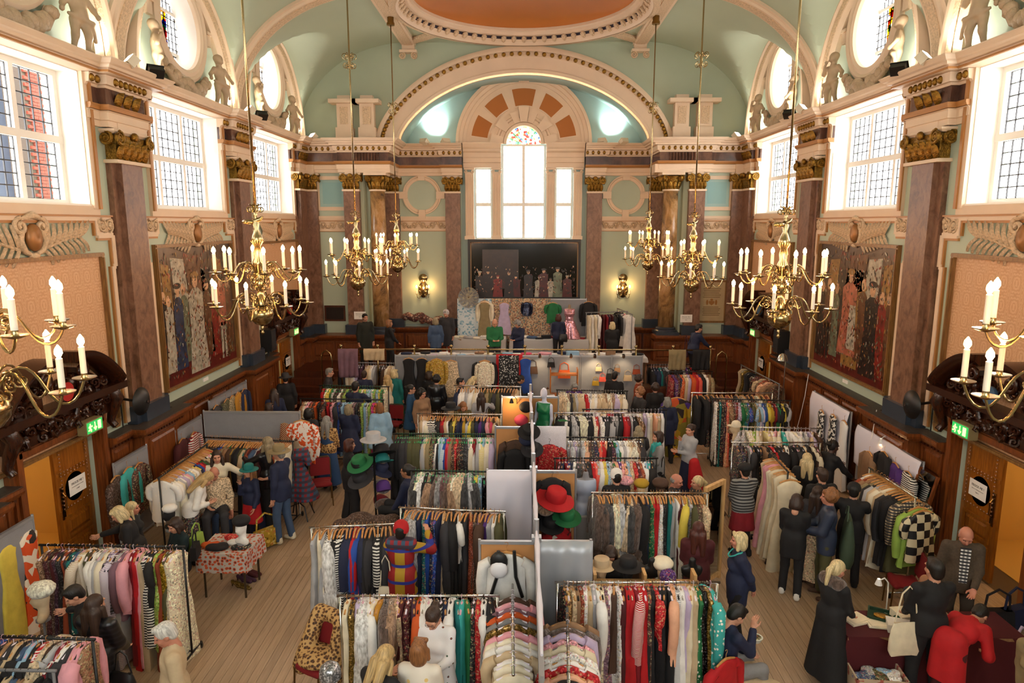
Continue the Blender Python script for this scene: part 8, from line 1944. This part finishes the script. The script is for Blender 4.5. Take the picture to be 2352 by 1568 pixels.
X, Y = atz(690, 1190, 0); form(X, Y, 0.95, PI, M('linen_form', '#8a7862', 0.8), 'dress form in a red and blue tartan dress', tartan, 0.42)
X, Y = aty(1345, 1110, 11.0)[0], 11.0; form(X, Y, 0.95, 0, M('grey_form', '#8a8a90', 0.7), 'grey torso form laced into a pale blue corset', M('pale_blue_satin', '#a8b4cc', 0.4), 0, name='corset_form', wearname='corset')
MB_ = MB().box((X, Y, 0.4), (0.46, 0.4, 0.8)).box((X, Y, 0.83), (0.5, 0.44, 0.06)); tag(MB_.build('plastic_drawers', M('grey_plastic', '#9a9a9c', 0.5)), 'grey plastic drawer unit under the corset form', 'drawers')
X, _ = aty(1250, 930, 14.7); form(X, 14.7, 1.3, 2.6, M('gloss_white_mannequin', '#d4d6ea', 0.25), 'glossy white mannequin with blank head in a green silk wrap', M('emerald_silk', '#1f7a4c', 0.35), 0.9, 'white_mannequin', True, True, wearname='silk_wrap')
X, _ = aty(1258, 900, 16.4); form(X, 16.4, 1.05, PI, M('linen_form', '#8a7862', 0.8), 'linen dress form in a white lace bodice, mid-hall', M('white_lace', '#d5d0d8', 0.9), 0, 'lace_form', wearname='bodice')
X, Y = aty(1308, 715, 23.0); form(X, 23.0, ZS + 1.25, PI, M('linen_form', '#8a7862', 0.8), 'dress form in a long pink sequinned gown on the stage', cloth('pink', 'q'), ZS + 0.72, 'gown_form', stand=False, wearname='gown')
hfV, hfQ = soft([('e', (0, 0, 0.26), (0.074, 0.092, 0.11)), ('e', (0, 0.05, 0.22), (0.045, 0.045, 0.07)), ('c', (0, 0.085, 0.26), (0, 0.105, 0.23), 0.01, 0.014), ('c', (0, -0.02, 0.18), (0, -0.01, 0.06), 0.055, 0.06), ('c', (-0.07, 0, 0.03), (0.07, 0, 0.03), 0.05, 0.05)], 0.014, 0.025)
hfM = np_mesh('head', hfV, hfQ, dummy)
def hatted(px, py, zt, rz, label, hat, face='ivory', sc=1.0, onform=True):
 """display head: px, py top of the hat, at height zt"""
 X, Y = atz(px, py, zt); r = thing('hat_form' if onform else 'hat', label, 'mannequin head' if onform else 'hat', (X, Y, zt - 0.42), rz)
 if onform:
  obj('head', hfM, r, None, None, None, cloth(face)); MB().lathe([(0.08, -0.02), (0.08, 0.0), (0.03, 0.02), (0.02, 0.03)], 12).tube([(0, 0, 0.0), (0, 0, -(zt - 0.42) + (0.76 if 'table' in label else 0))], 0.015, 6).build('pedestal', grey, r)
 h = obj('hat_body', HATM[hat[0]], r, (0, 0, 0.285), None, sc * (0.88 if hat[0] == 'cloche' else 1), cloth(*hat[1:]))
 return r
hatted(387, 1158, 1.3, 2.6, 'white felt hat on a black display head', ('cloche', 'white'), 'black'); hatted(552, 1188, 1.25, 2.8, 'white display head in a tall black hat on the dotted table', ('cloche', 'black'), 'white', 1.2)
hatted(1035, 928, 1.75, 3.1, 'display head in a wide black hat between the T-shirts', ('brim', 'black'), 'beige', 1.15); hatted(1690, 966, 1.75, 1.2, 'pale display head wearing a cream flat cap', ('cap', 'ivory'), 'beige')
hatted(1438, 1096, 1.55, 3.0, 'pink and green patchwork hat on a display head', ('cloche', 'pink', 'p'), 'beige', 1.1); hatted(1474, 1102, 1.55, 3.0, 'yellow hat with a red crown on a display head', ('cloche', 'mustard'), 'beige', 1.1); hatted(1518, 1102, 1.55, 3.2, 'dark brown fur hat on a display head', ('cloche', 'brown'), 'brown', 1.2)
hatted(1382, 1284, 1.3, 2.9, 'straw boater with a dark ribbon on a stand', ('boater', 'beige'), 'beige', 1.05); hatted(1443, 1286, 1.3, 2.9, 'black felt hat with a red trim on a stand', ('brim', 'black'), 'black', 1.15); hatted(1523, 1286, 1.3, 3.1, 'round cream hat on a stand behind the gown rail', ('cloche', 'ivory'), 'beige', 1.25); hatted(1535, 1312, 1.22, 3.1, 'purple patterned cap on a cream display head', ('cap', 'purple', 'p'), 'ivory', 1.1)
hatted(755, 1530, 1.3, 2.6, 'white jewelled skullcap with feathers at the bottom', ('beanie', 'silver', 'q'), 'ivory', 1.1); hatted(90, 1345, 1.5, 2.0, 'fluffy white fur hat behind the left front rail', ('cloche', 'ivory', '', 'f'), 'beige', 1.3)
for px, py, kind, col, nm, rz in ((1272, 1138, 'brim', 'red', 'huge red sun hat hanging over the poppy dress', 0.2), (1302, 1178, 'brim', 'green', 'dark green felt hat on the poppy dress', -0.3), (1250, 1160, 'cloche', 'tan', 'fox fur hat by the divider', 0.0), (1262, 1195, 'brim', 'black', 'black straw hat by the divider', 0.1)):
 X, z = aty(px, py, 9.95); r = thing('hat', nm, 'hat', (X, 9.95, z), rz); o = obj('hat_body', HATM[kind], r, (0, 0, -0.1), (0.3, 0.15, 0), 1.6 if col == 'red' else 1.2, cloth(col, '', 'f' if col == 'tan' else ''))
for px, py, kind, col, nm in ((1208, 932, 'cloche', 'black', 'shiny black hat on the tan board'), (1197, 962, 'cloche', 'rose', 'pink and red hat on the tan board'), (1215, 985, 'boater', 'black', 'black top hat on the divider'), (1222, 1025, 'boater', 'charcoal', 'grey top hat on the divider'), (1210, 1005, 'cloche', 'navy', 'navy cap on the divider')):
 X, z = aty(px, py, 14.8 if py < 970 else 12.45); r = thing('hat', nm, 'hat', (X, 14.8 if py < 970 else 12.45, z)); obj('hat_body', HATM[kind], r, (0, 0, -0.08), (0.5, 0, 0), 1.2, cloth(col))
X, z = aty(1292, 983, 14.3); r = thing('round_green_cushion', 'round green hat bag with a black star, by the chrome rail', 'bag', (X, 14.3, z), PI); MB().tube([(0, 0.0, 0.18), (0, -0.25, 1.62 - z)], 0.006, 5).build('loop', black, r)
MB().lathe([(0.18, 0), (0.18, 0.03), (0.15, 0.05), (0, 0.06)], 24, axis='Y').build('disc', M('grass_green', '#4f8a4c', 0.8), r, 50); MB().lathe([(0.185, 0.0), (0.2, 0.015), (0.185, 0.03)], 24, axis='Y', caps=False).build('rim', cloth('green'), r)
for i in range(8): a = PI * i / 4; MB().tube([(0, 0.065, 0), (0.1 * math.cos(a), 0.06, 0.1 * math.sin(a))], 0.006, 5).build('star_ray', black, r)
# tall hat stand on the left aisle
X, Y = atz(865, 1215, 0); hs = thing('hat_stand', 'tall metal hat stand crowded with hats in the left aisle', 'hat stand', (X, Y, 0)); MB().tube([(0, 0, 0), (0, 0, 1.75)], 0.02, 8).lathe([(0.22, 0), (0.22, 0.02), (0.02, 0.05)], 18).build('pole', black, hs)
hl = (('boater', 'silver', 1.72, 'pale grey brimmed'), ('brim', 'black', 1.5, 'black velvet'), ('cloche', 'tan', 1.28, 'ginger fur'), ('brim', 'black', 1.25, 'black felt'), ('cap', 'teal', 1.36, 'teal knit'), ('brim', 'navy', 1.05, 'navy brimmed'), ('brim', 'charcoal', 1.0, 'charcoal'), ('beanie', 'purple', 0.82, 'purple satin'), ('cloche', 'grey', 0.68, 'grey fluffy'), ('brim', 'green', 1.3, 'green'), ('cloche', 'brown', 0.45, 'brown fur'), ('cloche', 'crimson', 0.38, 'crimson'))
for i, (k, c, z, nm) in enumerate(hl):
 a = i * 2.1 + 3.6; rr = 0.0 if i == 0 else 0.24; MB().tube([(0, 0, z - 0.02), (rr * 0.8 * math.cos(a), rr * 0.8 * math.sin(a), z)], 0.008, 5).build('peg', steel, hs)
 o = obj('hat', HATM[k], None, (X + rr * math.cos(a), Y + rr * math.sin(a), z), (0.5 * math.sin(a), -0.5 * math.cos(a), a) if rr else (0, 0, 0), 1.35, cloth(c, '', 'f' if 'fur' in nm or 'fluffy' in nm else '')); tag(o, nm + ' hat on the tall hat stand', 'hat', 'hats on the tall stand')
# black necklace busts
bV, bQ = soft([('e', (0, 0, 0.1), (0.14, 0.05, 0.1)), ('c', (0, -0.01, 0.14), (0, -0.02, 0.27), 0.05, 0.045), ('c', (-.1, 0, .14), (.1, 0, .14), 0.04, 0.04)], 0.02, 0.03); bM = np_mesh('bust', bV, bQ, black)
for px, nm in ((1497, 'left'), (1590, 'right')): X, Y = atz(px, 1283, 1.3); r = thing('necklace_bust', 'black velvet necklace bust, %s of the round cream hat' % nm, 'display bust', (X, Y, 1.02)); obj('bust', bM, r); MB().tube([(0, 0, 0.02), (0, 0, -1.02)], 0.012, 6).build('stand', black, r)
X0, Y0 = atz(1365, 1332, 1.12); X1, _ = atz(1590, 1328, 1.12); sh = thing('pine_shelf', 'pine shelf unit behind the front right gown rail', 'shelf', ((X0 + X1) / 2, Y0, 0)); pine = wood('pale_pine', '#b98a52', '#d8b27c'); w = (X1 - X0) / 2
for z in (1.05, 0.6): MB().b2(-w, w, -0.1, 0.1, z, z + 0.04).build('shelf_board', pine, sh)
for x in (-w, 0.0, w): MB().b2(x - 0.02, x + 0.02, -0.1, 0.1, 0, 1.25).build('upright', pine, sh)
# ------------------------------------------------------------------ mirrors
a, b = Vector((*atz(1622, 1120, 1.72), 0)), Vector((*atz(1660, 1102, 1.72), 0)); d = b - a; mi = thing('pine_mirror', 'tall pine-framed mirror standing in the right aisle', 'mirror', (a.x, a.y, 0), math.atan2(d.y, d.x)); w = 0.55
MB().b2(0.05, w - 0.05, 0, 0.015, 0.15, 1.65).build('mirror_glass', M('mirror_silver', '#c8ccd0', 0.03, metal=1.0), mi)
for p_ in ((0, 0.06, 0.05, 1.72), (w - 0.06, w, 0.05, 1.72)): MB().b2(p_[0], p_[1], -0.02, 0.04, p_[2], p_[3]).build('frame_stile', pine, mi)
for z in (0.1, 1.65): MB().b2(0.06, w - 0.06, -0.02, 0.04, z, z + 0.07).build('frame_rail', pine, mi)
lm = thing('leaning_mirror', 'long mirror leaning on the right wall by the door', 'mirror', (6.75, 11.35, 0), -PI / 2); MB().box((0, 0.12, 0.75), (0.46, 0.02, 1.45), rx=-0.2).build('mirror_glass', MATS['mirror_silver'], lm)
for x in (-0.25, 0.25): MB().box((x, 0.12, 0.75), (0.05, 0.04, 1.5), rx=-0.2).build('frame_stile', oak, lm)
# ------------------------------------------------------------------ stage displays
toile = voro('blue_toile', [(0, '#c9d6dc'), (0.45, '#6f9db8'), (0.6, '#c9d6dc'), (0.85, '#8fb2c4')], 19); flor = voro('brown_floral_curtain', [(0, '#b09478'), (0.35, '#8a6a4e'), (0.5, '#c4ad8c'), (0.7, '#8a4a3a'), (0.8, '#5a6a68')], 30)
board(-2.2, 2.2, 23.75, 2.0, greyb, 'grey backdrop board behind the stage stall', z0=ZS)
drape('toile_curtain', 'pale blue toile curtain behind the stage stall', -2.3, -1.0, 23.68, ZS + 2.02, ZS + 0.3, toile, k=4); drape('floral_curtain', 'brown floral curtain behind the stage stall', -1.1, 0.95, 23.66, ZS + 2.03, ZS + 0.3, flor, k=6)
for x, y, k_, c, p_, nm, s_ in ((1113, 689, 'g', 'khaki', '', 'long grey pinafore', 1.0), (1113, 686, 's', 'ivory', '', 'cream blouse under the pinafore', 1.0), (1158, 690, 'd', 'lilac', '', 'lilac apron dress with black trim', 0.95), (1210, 690, 'j', 'navy', 'q', 'small navy sequinned bodice', 0.6), (1270, 690, 'b', 'green', '', 'green sleeveless waistcoat', 1.0), (1352, 688, 's', 'black', '', 'black cardigan with cream collar', 1.0)):
 X, z = aty(x, y, 23.55); pinned(k_, c, p_, X, 23.55 - (0.05 if k_ == 'g' else 0), z, 0, nm + ' pinned up at the back of the stage', sc=s_)
X, z = aty(1076, 683, 23.45); ps = thing('paper_parasol', 'open grey patterned paper parasol at the back of the stage', 'parasol', (X, 23.45, z), PI)
MB().lathe([(0.36, 0), (0.3, 0.05), (0.18, 0.1), (0.03, 0.14), (0, 0.14)], 24, axis='Y', caps=False).build('canopy', voro('parasol_paper', [(0, '#8a8c8c'), (0.5, '#aaa694'), (0.75, '#77797c')], 14), ps, 30); MB().lathe([(0.035, 0.13), (0.03, 0.16), (0, 0.16)], 12, axis='Y').build('boss', oakdk, ps)
for i in range(16): a = PI * i / 8; MB().tube([(0.03 * math.cos(a), 0.145, 0.03 * math.sin(a)), (0.36 * math.cos(a), 0.005, 0.36 * math.sin(a))], 0.005, 4).build('rib', M('bamboo', '#b0a078', 0.6), ps)
for x0, x1, y, nm in ((930, 975, 728, 'left'), (970, 1020, 736, 'right')):
 (a, z), (b, _) = aty(x0, y, YR - 0.25), aty(x1, y, YR - 0.25); V, Q = soft([('e', (a + (b - a) * i / 6, YR - 0.22, z + 0.06 * math.sin(i * 1.7)), (0.13, 0.12, 0.13)) for i in range(7)], 0.035, 0.05); tag(obj('curtain_bundle', np_mesh('curtain', V, Q, voro('rose_chintz', [(0, '#5a3a34'), (0.4, '#8a5a4c'), (0.6, '#a89484'), (0.8, '#4a2c30')], 20))), 'bundle of rose chintz curtains on the recess ledge, ' + nm, 'curtain')
for x0, x1, c, nm in ((777, 823, 'mauve', 'dusty pink'), (836, 884, 'beige', 'beige striped')): (a, z), (b, _) = aty(x0, 805, YRl), aty(x1, 805, YRl); drape('hanging_cloth', '%s cloth hung over the left end of the brass rail' % nm, a, b, YRl - 0.02, ZS + 1.08, ZS + (0.25 if c == 'mauve' else 0.75), cloth(c), k=4)
for x0, x1, c, nm in ((1535, 1575, 'khaki', 'grey green'), (1590, 1630, 'black', 'black')): (a, z), (b, _) = aty(x0, 808, YRl), aty(x1, 808, YRl); drape('hanging_cloth', '%s cloth hung over the right end of the brass rail' % nm, a, b, YRl - 0.02, ZS + 1.08, ZS + 0.5, cloth(c), k=4)
for i in range(8):
 x0 = -3.6 + 0.87 * i; board(x0, x0 + 0.85, 18.8, 2.06, greyb, 'grey board along the stage front, %s from the left' % ORD[i])
for px, py, k_, c, p_, nm, s_ in ((938, 818, 'g', 'black', '', 'black evening dress', 0.9), (968, 818, 'g', 'black', '', 'plain black tunic dress', 0.9), (1003, 818, 's', 'mustard', 'p', 'orange floral blouse', 1.0), (1003, 845, 'k', 'ochre', '', 'orange skirt under the floral blouse', 0.9), (1035, 822, 'k', 'beige', 'w', 'cream crochet skirt', 1.1), (1113, 822, 'c', 'black', '', 'black cape behind the embroidered shawl', 1.05), (1113, 824, 's', 'ivory', 'p', 'cream shawl with bright embroidery', 0.9), (1207, 818, 'g', 'blue', '', 'royal blue gown', 0.85)):
 X, z = aty(px, py, 18.62); pinned(k_, c, p_, X, 18.66 - 0.05 * (k_ == 's'), z, 0, nm + ' pinned on the stage-front boards', sc=s_)
(a, z), (b, _) = aty(1146, 815, 18.7), aty(1192, 815, 18.7); drape('patterned_shawl', 'black and white rose-print shawl on the stage front', a, b, 18.66, 2.1, 1.1, voro('bw_rose', [(0, '#161618'), (0.55, '#d8d6d2'), (0.7, '#161618')], 45), k=2); drape('red_shawl', 'red shawl hanging behind the rose-print one', a - 0.08, b + 0.1, 18.72, 2.12, 1.0, cloth('red'), k=2)
bagp = MB().box((0, 0, -0.07), (0.22, 0.07, 0.14), taper=0.85).tube([(-0.08, 0, 0), (-0.07, 0, 0.1), (0, 0, 0.14), (0.07, 0, 0.1), (0.08, 0, 0)], 0.008, 5).mesh('handbag', dummy, 50)
for px, py, c, nm, s_ in ((1223, 842, 'brown', 'brown leather', 1.4), (1266, 832, 'black', 'small black patent', 1.0), (1375, 843, 'beige', 'snakeskin', 0.8), (1402, 858, 'black', 'round black', 1.1), (1418, 845, 'tan', 'framed tan', 0.8), (1384, 866, 'coral', 'coral clutch', 0.9), (1368, 875, 'mustard', 'gold clutch', 0.9), (1442, 862, 'beige', 'cream tall', 1.1), (1462, 848, 'rust', 'brown box', 1.0), (1296, 850, 'orange', 'orange satchel', 1.6)):
 X, z = aty(px, py, 18.74); o = obj('handbag', bagp, None, (X, 18.745, z), None, s_, cloth(c)); tag(o, nm + ' handbag displayed on the lit stage-front boards', 'bag', 'handbags on the stage-front boards')
X, _ = aty(1295, 870, 18.35); cb = thing('wooden_cabinet', 'orange pine cabinet of jewellery under the lit boards', 'cabinet', (X, 18.35, 0)); opine = wood('orange_pine', '#a85a1c', '#cf8034')
for z in (0.5, 1.05, 1.62): MB().b2(-0.36, 0.36, -0.15, 0.15, z, z + 0.03).build('shelf_board', opine, cb)
for x in (-0.37, 0.37): MB().b2(x - 0.015, x + 0.015, -0.15, 0.15, 0, 1.8).build('side', opine, cb)
for px, py, pw in ((1240, 822, 14), (1312, 820, 14), (1367, 815, 26), (1433, 820, 12)):
 X, z = aty(px, py, 18.55); r = thing('clip_spotlight', 'small clip-on spotlight, %s along the lit stage-front boards' % {1240: 'first', 1312: 'second', 1367: 'brightest, third', 1433: 'last'}[px], 'spotlight', (X, 18.6, 2.1)); MB().lathe([(0.02, 0.06), (0.045, 0.0), (0.05, -0.05)], 12, caps=False).build('shade', steel, r, 50).rotation_euler = (0.5, 0, 0); MB().ball((0, 0.02, -0.02), 0.025, 8, 5).build('bulb', M('lamp_bulb', '#ffffff', 0.3), r); MB().box((0, 0.1, 0.0), (0.03, 0.22, 0.05)).build('clip', black, r)
 L = bpy.data.lights.new('clip_lamp', 'SPOT'); L.energy = pw; L.color = (1, 0.72, 0.4); L.spot_size = 1.7; L.spot_blend = 0.8; L.shadow_soft_size = 0.03; o = bpy.data.objects.new('clip_lamp', L); COL.objects.link(o); o.location = (X, 18.42, 2.06); o.rotation_euler = Vector((0, 0.35, -0.6)).to_track_quat('-Z', 'Y').to_euler()
for px, py, Y, z, nm in ((1175, 925, 14.75, 1.75, 'black goose-neck lamp clipped to the wide tan board'), (1985, 1060, 12.9, 1.5, 'white goose-neck lamp on the right wall stall')):
 X, zz = aty(px, py, Y) if px < 1900 else (6.98, 1.48); r = thing('clip_lamp', nm, 'lamp', (X, Y, zz)); mm = black if 'black' in nm else MATS['white_lamp']; MB().tube([(0.12, 0.26, -0.1), (0.12, 0.05, 0.06), (0.06, -0.02, 0.16), (0, 0, 0.1)], 0.008, 6).build('neck', mm, r, 60); MB().lathe([(0.02, 0.1), (0.05, 0.0)], 12, caps=False).build('shade', mm, r); MB().ball((0, 0, 0.02), 0.025, 8, 5).build('bulb', MATS['lamp_bulb'], r)
 L = bpy.data.lights.new('clip_lamp', 'POINT'); L.energy = 9; L.color = (1, 0.6, 0.25); L.shadow_soft_size = 0.03; o = bpy.data.objects.new('clip_lamp', L); COL.objects.link(o); o.location = (X, Y - 0.02, zz - 0.05)
X, Y = 6.6, 17.2; _, z = aty(1805, 820, Y); X = aty(1805, 820, Y)[0]; sl = thing('studio_lamp', 'chrome bowl lamp on a tall thin pole by the right wall', 'lamp', (X, Y, 0)); MB().tube([(0, 0, 0), (0, 0, z)], 0.015, 8).build('pole', steel, sl); MB().lathe([(0.03, 0.1), (0.1, 0.05), (0.14, -0.08)], 18, caps=False).build('bowl', steel, sl, 180).location = (-0.08, 0, z)
for i in range(3): a = 2.1 * i; MB().tube([(0, 0, 0.4), (0.3 * math.cos(a), 0.3 * math.sin(a), 0)], 0.01, 6).build('stand_leg', black, sl)
for i, (x, y0, z0_) in enumerate(((1830, 16.6, 2.05), (1990, 13.3, 2.05))): tag(MB().tube([(7.05, y0, z0_), (6.98, y0 - 0.05, 1.5), (6.96, y0 + 0.1, 0.9), (6.7, y0 - 0.1, 0.03)], 0.008, 5).build('white_cable', MATS['white_lamp'], None, 180), 'white cable hanging down the right wainscot, %s one' % ('far' if i == 0 else 'near'), 'cable')
# handbags beside the red table, shoes by the dotted table, bundles
for i, (px, py, c, nm) in enumerate(((2290, 1400, 'black', 'black leather bag on the floor by the right door'), (2330, 1395, 'navy', 'navy bag beside the black one by the right door'), (2340, 1490, 'lilac', 'lilac carrier bag at the right edge'), (610, 1215, 'mustard', 'yellow and purple patterned shopper by the jeans'), (585, 1185, 'navy', 'large blue laundry bag behind the shopper'), (450, 1228, 'lime', 'lime green clutch bag on the dotted table'), (447, 1250, 'black', 'black leather handbag on the dotted table'))):
 z = 0.35 if i < 5 else 0.95; X, Y = atz(px, py, z); o = obj('shopping_bag', bagp, None, (X, Y, z), (0, 0, 0.3 * i), 2.2 if i < 5 else 1.4, cloth(c, 'p' if i == 3 else '')); tag(o, nm, 'bag')
shV, shQ = soft([('c', (0, -0.1, 0.07), (0, 0.0, 0.03), 0.025, 0.03), ('c', (0, 0.0, 0.03), (0, 0.12, 0.02), 0.035, 0.03), ('c', (0, -0.11, 0.07), (0, -0.11, 0.0), 0.015, 0.01)], 0.013, 0.02); shM = np_mesh('shoe', shV, shQ, dummy)
for i, (px, py, c) in enumerate(((548, 1348, 'gold'), (558, 1350, 'gold'), (560, 1335, 'plum'), (570, 1332, 'plum'), (575, 1322, 'maroon'), (582, 1318, 'maroon'))): X, Y = atz(px, py, 0); tag(obj('heeled_shoe', shM, None, (X, Y, 0), (0, 0, -1.9), 1.1, cloth(c, 'q' if c == 'gold' else '')), '%s heeled shoe on the floor by the dotted table, %s of its pair' % (c, ('left', 'right')[i % 2]), 'shoe', 'shoes by the dotted table')
X, Y = atz(850, 1195, 0.8); V, Q = soft([('e', (RG.uniform(-.45, .45), RG.uniform(-.15, .15), 0.75 + RG.uniform(-.1, .1)), (0.16, 0.14, 0.1)) for _ in range(14)] + [('c', (-.4, 0, .5), (.4, 0, .5), 0.2, 0.2), ('c', (-.4, 0, .2), (.4, 0, .2), 0.2, 0.2)], 0.032, 0.05); tag(obj('coat_pile', np_mesh('pile', V, Q, cloth('brown', 'w')), None, (X, Y, 0)), 'heap of brown patterned coats behind the monochrome rail', 'coat pile')
X, Y = atz(1140, 1282, 1.9); X, z = aty(1146, 1300, 7.69); r = thing('beret', 'black and white satin beret pinned over the white blouse', 'hat', (X, 7.69, z), PI); MB().ball((0, 0.02, 0.07), (0.11, 0.05, 0.13), 12, 7).build('black_crown', black, r, 180); MB().ball((0, 0.05, -0.02), (0.11, 0.05, 0.11), 12, 7).build('white_crown', M('white_satin', '#e6e4e8', 0.3), r, 180)
V, Q = soft([('c', (-.25, -.15, .3), (.25, -.15, .3), 0.2, 0.18), ('e', (0, .1, .4), (.3, .2, .15))], 0.03, 0.05); X, Y = atz(1715, 1560, 0.4); tag(obj('cream_coat_bundle', np_mesh('bundle', V, Q, cloth('beige')), None, (X, Y, 0)), 'beige coat bundled on the floor by the seated man', 'coat')
X, Y = atz(1668, 1500, 0.95); pinned('s', 'red', '', X, Y, 0.95, 0.6, 'red embroidered kimono hanging at the end of the front right rail')
